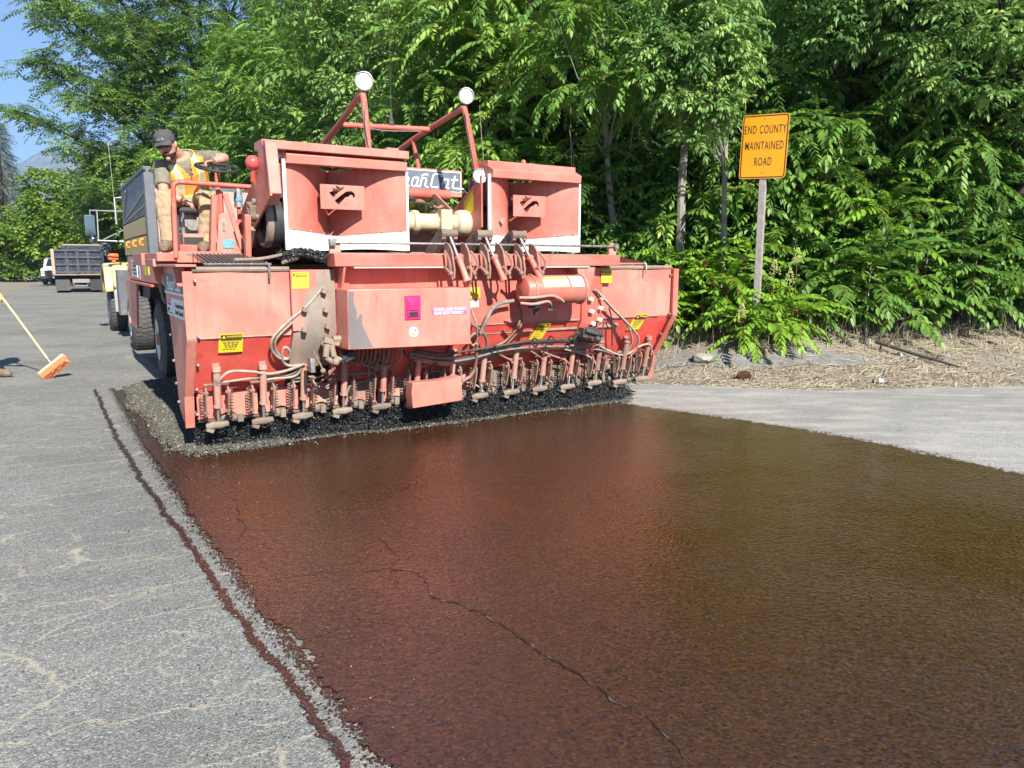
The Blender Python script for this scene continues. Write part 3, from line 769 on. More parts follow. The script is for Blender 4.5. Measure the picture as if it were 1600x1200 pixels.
def frond_tpl(pairs, L, ll, lw, rise, droop, lod, seed, ang=62, hang=0.25):
    r = np.random.default_rng(seed)
    V = []; F = []; M = []
    def P(u): return np.array([L * u * (1 - 0.10 * u), L * 0.05 * math.sin(seed) * u * u, L * (rise * u - droop * u * u)])
    # rachis as a thin triangular strip
    ns = 4 if lod == 0 else 2
    for i in range(ns):
        a, b_ = P(i / ns), P((i + 1) / ns); w0 = L * 0.009 * (1 - 0.7 * i / ns); w1 = L * 0.009 * (1 - 0.7 * (i + 1) / ns)
        o = len(V)
        V += [a + (0, w0, 0), a - (0, w0, 0), b_ + (0, w1, 0), b_ - (0, w1, 0)]
        F += [(o, o + 1, o + 3), (o, o + 3, o + 2)]; M += [1, 1]
    def leaf(p, A, B, Nn, l, w):
        o = len(V)
        if lod == 2:
            V.extend([p, p + A * l * 0.42 + B * w, p + A * l, p + A * l * 0.42 - B * w])
            F.extend([(o, o + 1, o + 2), (o, o + 2, o + 3)]); M.extend([0, 0]); return
        if lod == 1:
            V.extend([p, p + A * l * .38 + B * w, p + A * l * .42 - Nn * w * .35, p + A * l * .38 - B * w, p + A * l - Nn * l * .14])
            F.extend([(o, o + 1, o + 2), (o, o + 2, o + 3), (o + 2, o + 1, o + 4), (o + 2, o + 4, o + 3)]); M.extend([0] * 4); return
        c1 = p + A * l * .28 - Nn * w * .25; c2 = p + A * l * .66 - Nn * (w * .3 + l * .05)
        V.extend([p, c1 + B * w + Nn * w * .3, c1, c1 - B * w + Nn * w * .3, c2 + B * w * .72 + Nn * w * .22, c2, c2 - B * w * .72 + Nn * w * .22, p + A * l - Nn * l * .17])
        F.extend([(o, o + 1, o + 2), (o, o + 2, o + 3), (o + 1, o + 4, o + 5), (o + 1, o + 5, o + 2), (o + 2, o + 5, o + 6), (o + 2, o + 6, o + 3), (o + 4, o + 7, o + 5), (o + 5, o + 7, o + 6)])
        M.extend([0] * 8)
    for i in range(pairs):
        u = 0.16 + 0.80 * i / max(1, pairs - 1)
        p = P(u); T = P(min(1, u + .02)) - P(u - .02); T /= np.linalg.norm(T)
        prof = 0.62 + 0.42 * math.sin(math.pi * (0.18 + 0.70 * u))
        for sgn in (1, -1):
            a = math.radians(ang * (1 - 0.35 * u ** 2) + r.normal(0, 6))
            side = np.array([0, sgn, 0])
            A = T * math.cos(a) + side * math.sin(a); A[2] -= hang + r.normal(0, .10); A /= np.linalg.norm(A)
            Nn = np.cross(A, np.cross(np.array([0, 0, 1.0]), A)); Nn /= np.linalg.norm(Nn)
            Nn = Nn + side * r.normal(0, .25) + T * r.normal(0, .15); Nn -= A * Nn.dot(A); Nn /= np.linalg.norm(Nn)
            B = np.cross(Nn, A)
            leaf(p, A, B, Nn, ll * prof * r.uniform(.88, 1.1), lw * prof * r.uniform(.9, 1.1))
    p = P(1); T = P(1) - P(.95); T /= np.linalg.norm(T); T[2] -= hang * .5; T /= np.linalg.norm(T)
    B = np.array([0, 1.0, 0]); leaf(p, T, B, np.cross(T, B), ll * .8, lw * .8)
    return np.array(V), np.array(F), np.array(M)

TPL = {
    'ail0': [frond_tpl(10, .78, .158, .034, .42, .80, 0, i + 1) for i in range(5)] + [frond_tpl(9, .72, .158, .035, .25, .62, 0, 31), frond_tpl(11, .85, .152, .033, .5, 1.05, 0, 32)],
    'ail1': [frond_tpl(9, .78, .160, .034, .40, .80, 1, i + 1) for i in range(5)],
    'ail2': [frond_tpl(6, .85, .20, .042, .35, .75, 2, i + 1) for i in range(4)],
    'ash1': [frond_tpl(4, .30, .116, .023, .25, .65, 1, i + 11, 55, .35) for i in range(5)],
    'ash2': [frond_tpl(3, .34, .158, .035, .25, .65, 2, i + 11, 55, .35) for i in range(4)],
    'wal2': [frond_tpl(6, .80, .20, .038, .15, .42, 2, i + 21, 66, .22) for i in range(5)],
    'bush2': [frond_tpl(3, .55, .24, .070, .3, .6, 2, i + 41, 58, .3) for i in range(4)],
    'con2': [frond_tpl(6, .9, .22, .022, .0, .35, 2, i + 51, 45, .15) for i in range(3)],
}
def crown_mesh(name, tpls, P, AZ, PI_, ROLL, SC, tint, mats, seed):
    r = np.random.default_rng(seed)
    n = len(P); which = r.integers(0, len(tpls), n)
    Vs = []; Fs = []; Ms = []; Ts = []; cnt = 0
    X = np.stack([np.cos(AZ) * np.cos(PI_), np.sin(AZ) * np.cos(PI_), np.sin(PI_)], 1)
    H = np.stack([-np.sin(AZ), np.cos(AZ), 0 * AZ], 1)
    Z = np.cross(X, H)
    Yr = H * np.cos(ROLL)[:, None] + Z * np.sin(ROLL)[:, None]
    Zr = np.cross(X, Yr)
    Rm = np.stack([X, Yr, Zr], 2) * SC[:, None, None]
    for k, (v, f, mm) in enumerate(tpls):
        ix = np.where(which == k)[0]
        if not len(ix): continue
        W = np.einsum('nij,vj->nvi', Rm[ix], v) + P[ix][:, None, :]
        Vs.append(W.reshape(-1, 3)); Fs.append((f[None] + (cnt + np.arange(len(ix)) * len(v))[:, None, None]).reshape(-1, 3))
        Ms.append(np.tile(mm, len(ix))); Ts.append(np.repeat(tint[ix], len(v))); cnt += len(ix) * len(v)
    return np_mesh(name, np.concatenate(Vs), np.concatenate(Fs), mats, np.concatenate(Ms), np.concatenate(Ts))
FROND0 = []
for i, (v, f, mm) in enumerate(TPL['ail0']):
    FROND0.append((np_mesh('frond', v, f, [LEAF_A, STALK], mm, np.full(len(v), 0.45)), np_mesh('frond', v, f, [LEAF_Y, STALK_R], mm, np.full(len(v), 0.5))))

GREEN_TIPS = {}
def tree(label, x, y, h, env, kind, leaf, ntip, nf, seed, bark=BARK_P, r0=0.10, lean=(0, 0), trunk=None, fsc=1.0, front=0, limbs=0.35, name='tree', cat='tree', group=None, dir_bias=None):
    """env = (dx, dy, zc, rx, ry, rz) crown ellipsoid relative to the base"""
    r = np.random.default_rng(seed); rr = random.Random(seed)
    z0 = float(ground_z(x, y)) - 0.05
    root = thing(name, label, cat, (x, y, z0), 0, group)
    dx, dy, zc, rx, ry, rz = env
    if trunk is None:
        trunk = [(0, 0, 0)] + [(lean[0] * k ** 1.3 + rr.gauss(0, .05) * h * .12, lean[1] * k ** 1.3 + rr.gauss(0, .05) * h * .12, h * k) for k in (.18, .36, .55, .74, .92)]
    tv = [Vector(p) for p in trunk]
    mb = MB()
    mb.tube(tv, [r0 * (1.25 if i == 0 else 1) * (1 - 0.82 * i / (len(tv) - 1)) for i in range(len(tv))], 9, smooth=0)
    tips = []
    for i in range(ntip):
        d = r.normal(size=3); d /= np.linalg.norm(d); q = r.random() ** 0.42
        p = np.array([dx + d[0] * rx * q, dy + d[1] * ry * q, zc + d[2] * rz * q])
        if p[2] < 0.25: p[2] = 0.25 + r.random() * 0.5
        tips.append(p)
    tips = np.array(tips)
    for i in range(ntip):
        if rr.random() < limbs:
            p = Vector(tips[i])
            zt = max(0.12 * h, min(p.z - 0.25 * (abs(p.x) + abs(p.y)), 0.93 * h))
            kf = min(0.999, max(0, zt / h)) * (len(tv) - 1); k0 = int(kf); a = tv[k0].lerp(tv[min(k0 + 1, len(tv) - 1)], kf - k0)
            mid = a.lerp(p, .5) + Vector((rr.gauss(0, .12), rr.gauss(0, .12), rr.gauss(.12, .1)))
            w = r0 * 0.30 * (1 - 0.5 * zt / h)
            mb.tube([a, a.lerp(mid, .5) + Vector((0, 0, .03)), mid, p], [w, w * .8, w * .55, w * .25], 5, smooth=0, caps=False)
    mb.build('trunk', bark, root)
    T = TPL[kind]
    P = np.repeat(tips, nf, 0) + r.normal(0, 0.05 * fsc, (ntip * nf, 3))
    AZ = np.tile(np.arange(nf) * 2 * math.pi / nf, ntip) + np.repeat(r.uniform(0, 6.28, ntip), nf) + r.normal(0, .35, ntip * nf)
    PI_ = r.normal(0.18, 0.38, ntip * nf); ROLL = r.normal(0, .30, ntip * nf)
    SC = r.uniform(.72, 1.12, ntip * nf) * fsc
    tint = np.clip(np.repeat(r.uniform(0.05, .95, ntip), nf) + r.normal(0, .12, ntip * nf), 0, 1)
    if front:   # the outer fronds that face the road become single parts
        toward = np.array([-x, -y]); toward = toward / np.linalg.norm(toward)
        score = (tips[:, 0] - dx) * toward[0] + (tips[:, 1] - dy) * toward[1]
        sel = np.argsort(-score)[:max(1, front // nf)]
        mask = np.isin(np.repeat(np.arange(ntip), nf), sel)
        for j in np.where(mask)[0]:
            me = FROND0[rr.randrange(len(FROND0))][0 if leaf is not LEAF_Y else 1]
            Xa = Vector((math.cos(AZ[j]) * math.cos(PI_[j]), math.sin(AZ[j]) * math.cos(PI_[j]), math.sin(PI_[j])))
            Ya = Vector((-math.sin(AZ[j]), math.cos(AZ[j]), 0)); Za = Xa.cross(Ya)
            o = link_mesh('frond', me, root)
            o.matrix_local = Matrix.Translation(Vector(P[j])) @ Matrix((Xa, Ya, Za)).transposed().to_4x4() @ Matrix.Scale(float(SC[j]), 4)
        kp = ~mask
    else:
        kp = np.ones(len(P), bool)
    me = crown_mesh('crown', T, P[kp], AZ[kp], PI_[kp], ROLL[kp], SC[kp], tint[kp], [leaf, STALK], seed)
    c = link_mesh('crown', me, root); c['kind'] = 'stuff'
    return root

# --- nearest trees behind the bank (they stand on it)
GB = 'trees crowded behind the bank'
def env_for(x, y, zc, rx, ry, rz, dx=0, dy=0): return (dx, dy, zc, rx, ry, rz)
tree('slim pale-barked tree with big arching fronds just right of the right hood', 1.75, 12.7, 6.6, (-0.35, -0.5, 4.6, 1.3, 1.2, 1.5), 'ail1', LEAF_A, 22, 9, 101, r0=.085,
     trunk=[(0, 0, 0), (-.03, 0, 1.0), (-.06, 0, 2.0), (-.16, 0, 2.8), (-.22, -.05, 3.6), (-.30, -.1, 5.0), (-.2, 0, 6.4)], front=90, limbs=.6)
tree('pale grey trunk forking upward between the spreader and the yellow sign', 2.75, 12.4, 7.5, (0.1, 0.2, 5.6, 1.7, 1.4, 2.0), 'ash1', LEAF_H, 80, 12, 102, r0=.095,
     trunk=[(0, 0, 0), (.02, 0, 1.2), (.0, 0, 2.4), (.03, 0, 3.3), (-.10, 0, 4.2), (-.05, 0, 5.6), (.1, 0, 7.2)], limbs=.4, fsc=1.15)
tree('ash with pale leaf sprays hanging over the top of the yellow sign', 3.35, 12.1, 7.0, (-.66, -1.0, 3.95, .86, .55, 1.15), 'ash1', LEAF_H, 110, 12, 103, r0=.06, fsc=1.1, limbs=.3)
tree('dark leaning trunk rising to the left right of the yellow sign', 6.5, 13.4, 8.0, (-.9, -1.3, 5.3, 1.9, .9, 1.45), 'ash1', LEAF_H, 150, 12, 104, bark=BARK_D, r0=.20,
     trunk=[(0, 0, 0), (-.02, 0, 1.4), (-.2, 0, 2.4), (-.55, 0, 3.6), (-.85, 0, 4.6), (-1.1, 0, 6.2), (-1.2, 0, 7.6)], fsc=1.15, limbs=.3)
tree('broad dark green tree filling the upper right corner', 8.3, 12.6, 8.0, (-.5, -.95, 4.9, 2.1, 1.0, 1.9), 'ash1', LEAF_H, 170, 12, 105, bark=BARK_D, r0=.15, fsc=1.2)
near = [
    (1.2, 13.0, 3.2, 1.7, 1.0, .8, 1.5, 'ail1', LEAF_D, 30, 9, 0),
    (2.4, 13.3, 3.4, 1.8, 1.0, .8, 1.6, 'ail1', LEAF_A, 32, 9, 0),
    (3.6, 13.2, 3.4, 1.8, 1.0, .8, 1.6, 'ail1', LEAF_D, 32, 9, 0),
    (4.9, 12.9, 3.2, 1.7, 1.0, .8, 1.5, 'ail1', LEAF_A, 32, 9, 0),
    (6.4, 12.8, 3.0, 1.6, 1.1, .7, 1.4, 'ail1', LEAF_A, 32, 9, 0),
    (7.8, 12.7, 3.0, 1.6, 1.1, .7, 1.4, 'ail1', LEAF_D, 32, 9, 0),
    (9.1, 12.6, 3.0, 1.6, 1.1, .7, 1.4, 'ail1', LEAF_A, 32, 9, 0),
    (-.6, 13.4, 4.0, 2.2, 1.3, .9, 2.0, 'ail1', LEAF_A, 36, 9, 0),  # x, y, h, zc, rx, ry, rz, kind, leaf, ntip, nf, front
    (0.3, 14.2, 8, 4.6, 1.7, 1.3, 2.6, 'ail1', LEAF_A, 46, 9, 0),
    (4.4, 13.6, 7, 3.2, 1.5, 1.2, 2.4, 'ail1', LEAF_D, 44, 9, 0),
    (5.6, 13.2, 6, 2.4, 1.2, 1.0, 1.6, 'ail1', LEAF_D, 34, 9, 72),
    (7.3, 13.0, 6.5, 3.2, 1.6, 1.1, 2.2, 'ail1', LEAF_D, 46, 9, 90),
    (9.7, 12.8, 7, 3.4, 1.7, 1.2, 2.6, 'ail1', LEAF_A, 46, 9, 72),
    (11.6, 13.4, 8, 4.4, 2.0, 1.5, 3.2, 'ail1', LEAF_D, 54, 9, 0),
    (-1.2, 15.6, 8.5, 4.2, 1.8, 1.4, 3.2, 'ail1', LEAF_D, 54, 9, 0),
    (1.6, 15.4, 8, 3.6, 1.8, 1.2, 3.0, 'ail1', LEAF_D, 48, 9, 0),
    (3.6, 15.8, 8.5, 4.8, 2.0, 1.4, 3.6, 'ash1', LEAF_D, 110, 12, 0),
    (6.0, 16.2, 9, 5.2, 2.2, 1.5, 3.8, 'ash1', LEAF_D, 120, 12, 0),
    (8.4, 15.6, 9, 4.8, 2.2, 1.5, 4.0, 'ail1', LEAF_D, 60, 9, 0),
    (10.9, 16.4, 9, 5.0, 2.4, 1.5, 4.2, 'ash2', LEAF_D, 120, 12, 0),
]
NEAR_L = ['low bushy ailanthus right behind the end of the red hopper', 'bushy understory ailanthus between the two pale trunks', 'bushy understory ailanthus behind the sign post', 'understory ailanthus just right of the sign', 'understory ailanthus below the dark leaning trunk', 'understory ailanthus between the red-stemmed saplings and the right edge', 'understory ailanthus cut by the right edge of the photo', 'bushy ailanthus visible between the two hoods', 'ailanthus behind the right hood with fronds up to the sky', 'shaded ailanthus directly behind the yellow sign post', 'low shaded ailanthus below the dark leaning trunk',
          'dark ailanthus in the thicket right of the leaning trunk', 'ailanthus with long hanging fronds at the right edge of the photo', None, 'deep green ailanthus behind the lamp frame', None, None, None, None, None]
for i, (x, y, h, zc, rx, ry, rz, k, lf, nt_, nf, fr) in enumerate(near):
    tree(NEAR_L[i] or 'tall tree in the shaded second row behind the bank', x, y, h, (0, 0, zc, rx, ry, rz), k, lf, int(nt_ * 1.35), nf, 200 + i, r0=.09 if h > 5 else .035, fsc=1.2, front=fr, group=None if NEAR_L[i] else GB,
         bark=BARK_P if i % 2 else BARK_D)

# --- row along the right side of the road, going away to the left of the photo
row = [  # t, s, h, crown zc, rx, ry, rz, dx(t shift), kind, leaf, ntip, nf, fsc
    (8.7, 14.5, 9, 4.6, 2.2, 2.0, 3.6, 'ash1', LEAF_H, 190, 12, 1.2),
    (8.3, 18.0, 10, 5.4, 2.4, 2.2, 4.2, 'ash1', LEAF_H, 200, 12, 1.3),
    (9.0, 21.5, 10, 5.2, 2.4, 2.2, 4.4, 'ail1', LEAF_A, 90, 9, 1.15),
    (8.4, 25.5, 11, 5.6, 2.6, 2.4, 4.8, 'ail1', LEAF_A, 120, 9, 1.0),
    (8.0, 30.0, 11, 5.8, 2.6, 2.6, 5.2, 'ail1', LEAF_A, 140, 9, 1.05),
    (8.2, 34.5, 11, 5.8, 2.8, 2.6, 5.4, 'wal2', LEAF_A, 150, 9, 1.1),
    (11.0, 24.0, 12, 6.8, 3.0, 3.0, 5.6, 'ash2', LEAF_D, 170, 11, 1.7),
    (11.5, 31.0, 13, 7.2, 3.2, 3.2, 6.4, 'wal2', LEAF_D, 150, 9, 1.3),
    (12.0, 40.0, 14, 7.4, 3.6, 3.6, 7.2, 'wal2', LEAF_D, 170, 9, 1.4),
    (7.4, 39.5, 9, 4.2, 2.6, 2.6, 3.6, 'ail2', LEAF_Y, 110, 9, 1.2),
    (5.4, 57.0, 10, 5.4, 3.6, 3.2, 4.2, 'wal2', LEAF_L, 170, 9, 1.4),
    (6.4, 44.0, 8, 4.6, 2.6, 2.6, 3.4, 'wal2', LEAF_L, 150, 9, 1.25),
    (6.6, 53.0, 7, 3.2, 3.0, 3.0, 3.0, 'wal2', LEAF_L, 120, 9, 1.2),
    (9.0, 58.0, 10, 5.0, 4.0, 4.0, 5.0, 'wal2', LEAF_L, 150, 9, 1.5),
]
ROW_L = ['bright feathery ash behind the spreader between the two lamps', 'bright feathery ash rising behind the left lamp', 'ailanthus behind the operator with broad fronds', 'tall ailanthus with layered fronds above the operator',
         'ailanthus above the grey dump box', 'ailanthus beside the big roadside walnut', None, None, None, 'light green low tree behind the grey dump box', 'leafy tree hanging low over the far black truck', 'roadside tree just left of the grey dump box mirror', 'low tree over the tailgate of the far black truck', 'tree at the far bend above the black truck']
for i, (t_, s_, h, zc, rx, ry, rz, k, lf, nt_, nf, fsc) in enumerate(row):
    w = m2w(t_, s_)
    tree(ROW_L[i] or 'tall tree in the deep row beyond the roadside trees', w.x, w.y, h, (0, 0, zc, rx, ry, rz), k, lf, int(nt_ * 1.5), nf, 300 + i, r0=.12, fsc=fsc * 1.15, limbs=.2, group=None if ROW_L[i] else 'trees in the deep row along the road')
# the large walnut whose limbs reach out over the road
w = m2w(8.6, 46)
def big_tree():
    r = np.random.default_rng(77); rr = random.Random(77)
    root = thing('tree', 'large walnut with limbs reaching left over the road against the sky', 'tree', (w.x, w.y, float(ground_z(w.x, w.y)) - .05), 0)
    mb = MB(); trunk = [Vector(p) for p in ((0, 0, 0), (-.2, 0, 2.2), (-.5, .2, 4.6), (-.6, .2, 8), (-.2, 0, 12), (0, 0, 16))]
    mb.tube(trunk, [.42, .36, .30, .24, .14, .05], 10)
    P = []; tint = []
    # limbs: (start height, end offset, spread)
    limbs = [(4.2, (-7.2, -1.0, 7.2), 1.5), (5.0, (-9.8, -1.5, 9.4), 1.3), (6.5, (-8.6, -.5, 12.0), 1.6), (8.5, (-8.0, -1, 15.4), 1.8), (9.5, (-5.4, 0, 17.0), 1.9), (10, (-9.6, -1, 17.2), 1.2),
             (4.0, (-4.5, -3, 5.0), 1.4), (7.5, (-4.6, -2.5, 10.0), 1.7), (8.5, (-2.6, -3, 13.2), 1.9), (11, (-1.0, -1, 17), 2.2), (7, (1.8, -3, 9.6), 2.0), (9, (3.2, -2, 13), 2.2), (5, (-1.0, -3.4, 6.6), 1.8), (11, (2.8, 0, 17), 2.2), (4, (2.5, -2.5, 5.4), 1.8)]
    for zs, e, spd in limbs:
        kf = zs / 16 * 5; k0 = min(4, int(kf)); a = trunk[k0].lerp(trunk[k0 + 1], kf - k0); e = Vector(e)
        pts = [a, a.lerp(e, .35) + Vector((0, 0, .5)), a.lerp(e, .7) + Vector((0, 0, .35)), e]
        mb.tube(pts, [.16, .12, .07, .025], 7, smooth=4, caps=False)
        nt_ = int(36 * spd)
        for k in range(nt_):
            u = 0.28 + 0.75 * rr.random()
            b_ = a.lerp(e, min(u, 1)) + Vector((0, 0, .35 * math.sin(math.pi * min(u, 1))))
            wid = spd * (0.45 + 0.55 * math.sin(math.pi * min(1, u * .9)))
            tp = b_ + Vector((rr.gauss(0, wid * .62), rr.gauss(0, wid * .62), rr.gauss(0.05, wid * .30)))
            if rr.random() < .45: mb.tube([b_, b_.lerp(tp, .5) + Vector((0, 0, .1)), tp], [.03, .02, .01], 4, caps=False)
            tv = rr.random()
            for q in range(10):
                P.append(tp + Vector((rr.gauss(0, .28), rr.gauss(0, .28), rr.gauss(0, .10)))); tint.append(min(1, max(0, tv + rr.gauss(0, .12))))
    mb.build('trunk', BARK_D, root)
    P = np.array(P); n = len(P)
    me = crown_mesh('crown', TPL['wal2'], P, r.uniform(0, 6.28, n), r.normal(0.05, .28, n), r.normal(0, .3, n), r.uniform(.95, 1.5, n), np.array(tint), [LEAF_L, STALK], 5)
    link_mesh('crown', me, root)['kind'] = 'stuff'
big_tree()

# --- far side of the bend: brush, conifer
far = [  # px-free world positions along the far verge
    (-43.5, 62, 7.5, 3.4, 4.6, 3.0, 3.6, 'bush2', LEAF_B, 200, 9, 1.5, 'yellow-green brush at the far left edge of the road', 'shrub'),
    (-38.5, 64, 9.5, 4.6, 3.6, 3.0, 5.0, 'bush2', LEAF_B, 220, 9, 1.5, 'tall yellow-green shrub beside the white pickup', 'shrub'),
    (-47.5, 60, 5.5, 2.4, 3.2, 2.5, 2.6, 'bush2', LEAF_L, 130, 9, 1.4, 'darker green brush low at the far left verge', 'shrub'),
    (-36.5, 70, 11, 5.2, 3.6, 3.0, 5.4, 'wal2', LEAF_L, 150, 9, 1.5, 'tree closing the bend behind the black truck', 'tree'),
    (-31.0, 66, 12, 5.6, 4.0, 3.0, 6.0, 'wal2', LEAF_L, 160, 9, 1.5, 'spreading tree above the black truck at the bend', 'tree'),
    (-45.0, 74, 10, 4.6, 3.2, 3.0, 4.6, 'bush2', LEAF_L, 150, 9, 1.7, 'green tree behind the yellow brush on the far left', 'tree'),
]
for i, (x, y, h, zc, rx, ry, rz, k, lf, nt_, nf, fsc, lb, cat) in enumerate(far):
    tree(lb, x, y, h, (0, 0, zc, rx, ry, rz), k, lf, nt_, nf, 400 + i, r0=.14, fsc=fsc, limbs=.15, name='shrub' if cat == 'shrub' else 'tree', cat=cat)
def conifer(label, x, y, h, rad, seed):
    r = np.random.default_rng(seed)
    root = thing('conifer', label, 'tree', (x, y, 0.0), 0)
    mb = MB(); mb.tube([(0, 0, 0), (0, 0, h * .5), (0, 0, h)], [.32, .2, .04], 8)
    n = 2600; z = h * (0.06 + 0.94 * r.random(n) ** 1.25); q = r.random(n) ** .5
    az = r.uniform(0, 6.28, n); lay = 0.75 + 0.35 * np.sin(z * 3.2 + az)
    rr_ = rad * (1 - z / h) ** .85 * q * lay + .05
    P = np.stack([np.cos(az) * rr_, np.sin(az) * rr_, z - rr_ * .25], 1)
    mb.build('trunk', BARK_D, root)
    link_mesh('crown', crown_mesh('crown', TPL['con2'], P, az + r.normal(0, .4, n), r.normal(-.15, .3, n), r.normal(0, .4, n), r.uniform(.9, 1.5, n), r.random(n), [LEAF_C, STALK], seed), root)['kind'] = 'stuff'
conifer('tall grey-green conifer at the left edge of the photo', -58.6, 88, 17.5, 3.6, 1)
conifer('second conifer partly hidden left of the tall one', -63.5, 93, 15, 3.6, 2)

# --- woodland that closes the view behind the roadside trees
n = 24000; r = np.random.default_rng(9)
k = r.random(n)
x = np.where(k < .62, r.uniform(-6, 21, n), 0); y = np.where(k < .62, 18.5 + 8 * r.random(n) + np.abs(x - 4) * .15, 0)
t_ = r.uniform(12.5, 19, n); s_ = r.uniform(18, 75, n)
x = np.where(k < .62, x, t_ * CU - s_ * SU); y = np.where(k < .62, y, t_ * SU + s_ * CU)
top = 8.5 + 3.0 * vnoise(x, y, .35, 80)
z = .6 + r.random(n) * top
P = np.stack([x, y, z], 1)
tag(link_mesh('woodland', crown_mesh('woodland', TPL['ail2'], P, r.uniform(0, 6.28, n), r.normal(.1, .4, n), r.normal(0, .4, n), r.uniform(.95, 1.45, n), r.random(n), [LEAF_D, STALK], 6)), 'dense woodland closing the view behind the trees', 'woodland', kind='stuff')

# --- saplings along the foot of the trees: every frond its own part
def sapling(label, x, y, h, nfr, seed, young=True, rosettes=1, sc_=1.0, fs=1.32, lean=(0, 0), group=None, name='sapling'):
    rr = random.Random(seed); z0 = float(ground_z(x, y)) - .02
    root = thing(name, label, 'sapling', (x, y, z0), rr.uniform(0, 6.28), group)
    mb = MB(); top = Vector((lean[0], lean[1], h))
    ctl = [Vector((0, 0, 0)), Vector((lean[0] * .3 + rr.gauss(0, .03), lean[1] * .3 + rr.gauss(0, .03), h * .45)), top]
    mb.tube(ctl, [.016 * sc_, .012 * sc_, .006 * sc_], 6, smooth=5)
    mb.build('stem', STALK_R if young else BARK_P, root)
    for k in range(nfr):
        u = 1 - 0.72 * (k / nfr) ** 1.15
        p = ctl[1].lerp(top, max(0, (u - .45) / .55)) if u > .45 else ctl[0].lerp(ctl[1], u / .45)
        az = k * 2.399 + rr.gauss(0, .25); pit = 0.85 - 0.95 * (k / nfr) + rr.gauss(0, .16)
        Xa = Vector((math.cos(az) * math.cos(pit), math.sin(az) * math.cos(pit), math.sin(pit)))
        Ya = Vector((-math.sin(az), math.cos(az), 0)); Ya = (Ya + Xa.cross(Ya) * rr.gauss(0, .18)).normalized(); Za = Xa.cross(Ya)
        o = link_mesh('frond', FROND0[rr.randrange(len(FROND0))][1 if young else 0], root)
        s = fs * sc_ * rr.uniform(.72, 1.08) * (0.62 + 0.38 * min(1, k / 4))
        o.matrix_local = Matrix.Translation(p) @ Matrix((Xa, Ya, Za)).transposed().to_4x4() @ Matrix.Scale(s, 4)
    return root
GS = 'ailanthus saplings along the foot of the trees'
LS = 'leafy ailanthus sapling in the thicket along the bank'
sap = [  # x, y, h, fronds, young, scale, label
    (3.35, 11.15, .85, 13, 1, .85, 'bright yellow-green sapling at the front of the clump below the sign'),
    (3.05, 11.45, 1.15, 14, 1, .95, 'bright sapling left of the sign post with fronds over the dirt'),
    (3.75, 11.55, 1.25, 14, 1, .95, 'light green sapling hiding the foot of the sign post'),
    (3.95, 10.62, .55, 12, 1, .85, 'bright low sapling in front of the sign post'), (3.45, 10.6, .5, 12, 1, .8, 'bright low sapling at the front left of the sign post'), (4.3, 10.75, .5, 11, 1, .75, 'low yellow-green sapling at the front right of the sign post'),
    (2.55, 11.75, 1.3, 14, 1, .95, 'sapling beside the right end of the red hopper'),
    (4.05, 11.35, .75, 11, 1, .75, 'small bright sapling right of the sign clump'),
    (5.05, 11.15, 1.15, 14, 0, .95, 'deep green sapling drooping to the dirt right of centre'),
    (5.55, 11.0, 1.35, 15, 0, 1.05, 'large sapling whose fronds reach the fallen branch'),
    (5.9, 11.3, 1.9, 15, 1, 1.05, 'tall sapling with pale new fronds at its top'),
    (6.55, 11.25, 1.35, 14, 0, 1.0, 'broad sapling with overlapping fronds near the right edge'),
    (7.3, 11.2, 1.25, 14, 0, 1.0, 'sapling at the right edge of the photo above the straw'),
    (7.9, 11.6, 1.5, 14, 0, 1.0, None), (8.5, 11.5, 1.3, 13, 0, 1.0, None),
    (5.2, 11.9, 2.1, 12, 1, .9, 'thin tall sapling with a reddish bare stem'),
    (6.2, 12.1, 2.5, 12, 1, .95, 'tallest red-stemmed sapling right of the dark leaning trunk'),
    (4.6, 11.9, 1.6, 14, 0, .95, None), (2.1, 12.1, 1.5, 14, 0, 1.0, None), (1.7, 12.0, 1.2, 13, 0, .95, None), (1.35, 12.4, 1.6, 13, 0, .95, None),
    (2.8, 12.2, 1.9, 13, 0, .95, None), (3.4, 12.4, 1.8, 13, 0, .95, None), (4.1, 12.5, 1.7, 13, 0, .95, None), (6.9, 12.0, 1.9, 13, 0, 1.0, None),
    (7.5, 12.3, 2.1, 13, 0, 1.0, None), (8.2, 12.3, 2.0, 13, 0, 1.0, None), (0.9, 12.2, 1.3, 13, 0, .9, None), (5.6, 12.4, 1.4, 13, 0, .95, None),
    (9.0, 12.1, 1.7, 13, 0, 1.0, None), (2.25, 11.35, .6, 10, 1, .7, None), (4.55, 11.2, .7, 10, 0, .8, None), (6.1, 10.95, .7, 10, 0, .8, None),
]
for i, (x, y, h, nfr, yg, s_, lb) in enumerate(sap):
    y += .50 if x < 4.8 else .62
    sapling(lb or LS, x, y, h, int(nfr * 1.45), 500 + i, bool(yg), sc_=s_, group=None if lb else GS)
# bare twigs and dead branches inside the thicket
rr = random.Random(4)
mb = MB()
for i in range(150):
    x = rr.uniform(-1, 9); y = rr.uniform(12.2, 14.5); z = float(ground_z(x, y)) + rr.uniform(.1, 3.2)
    a = Vector((x, y, z)); L = rr.uniform(.4, 1.5); d = Vector((rr.gauss(0, .6), rr.gauss(0, .3), rr.gauss(.5, .6))).normalized() * L
    mb.tube([a, a + d * .5 + Vector((rr.gauss(0, .08), rr.gauss(0, .08), rr.gauss(0, .08))), a + d], [.009, .006, .003], 4, smooth=3, caps=False)
tag(mb.build('dead_twigs', TWIG), 'tangle of bare grey twigs inside the thicket', 'twigs', kind='stuff')

# small weed on the dirt in front of the bank
sapling('tiny bright green seedling beside the grey rock on the dirt', 2.92, 10.62, .12, 7, 900, True, sc_=.22, fs=1.0, name='seedling')

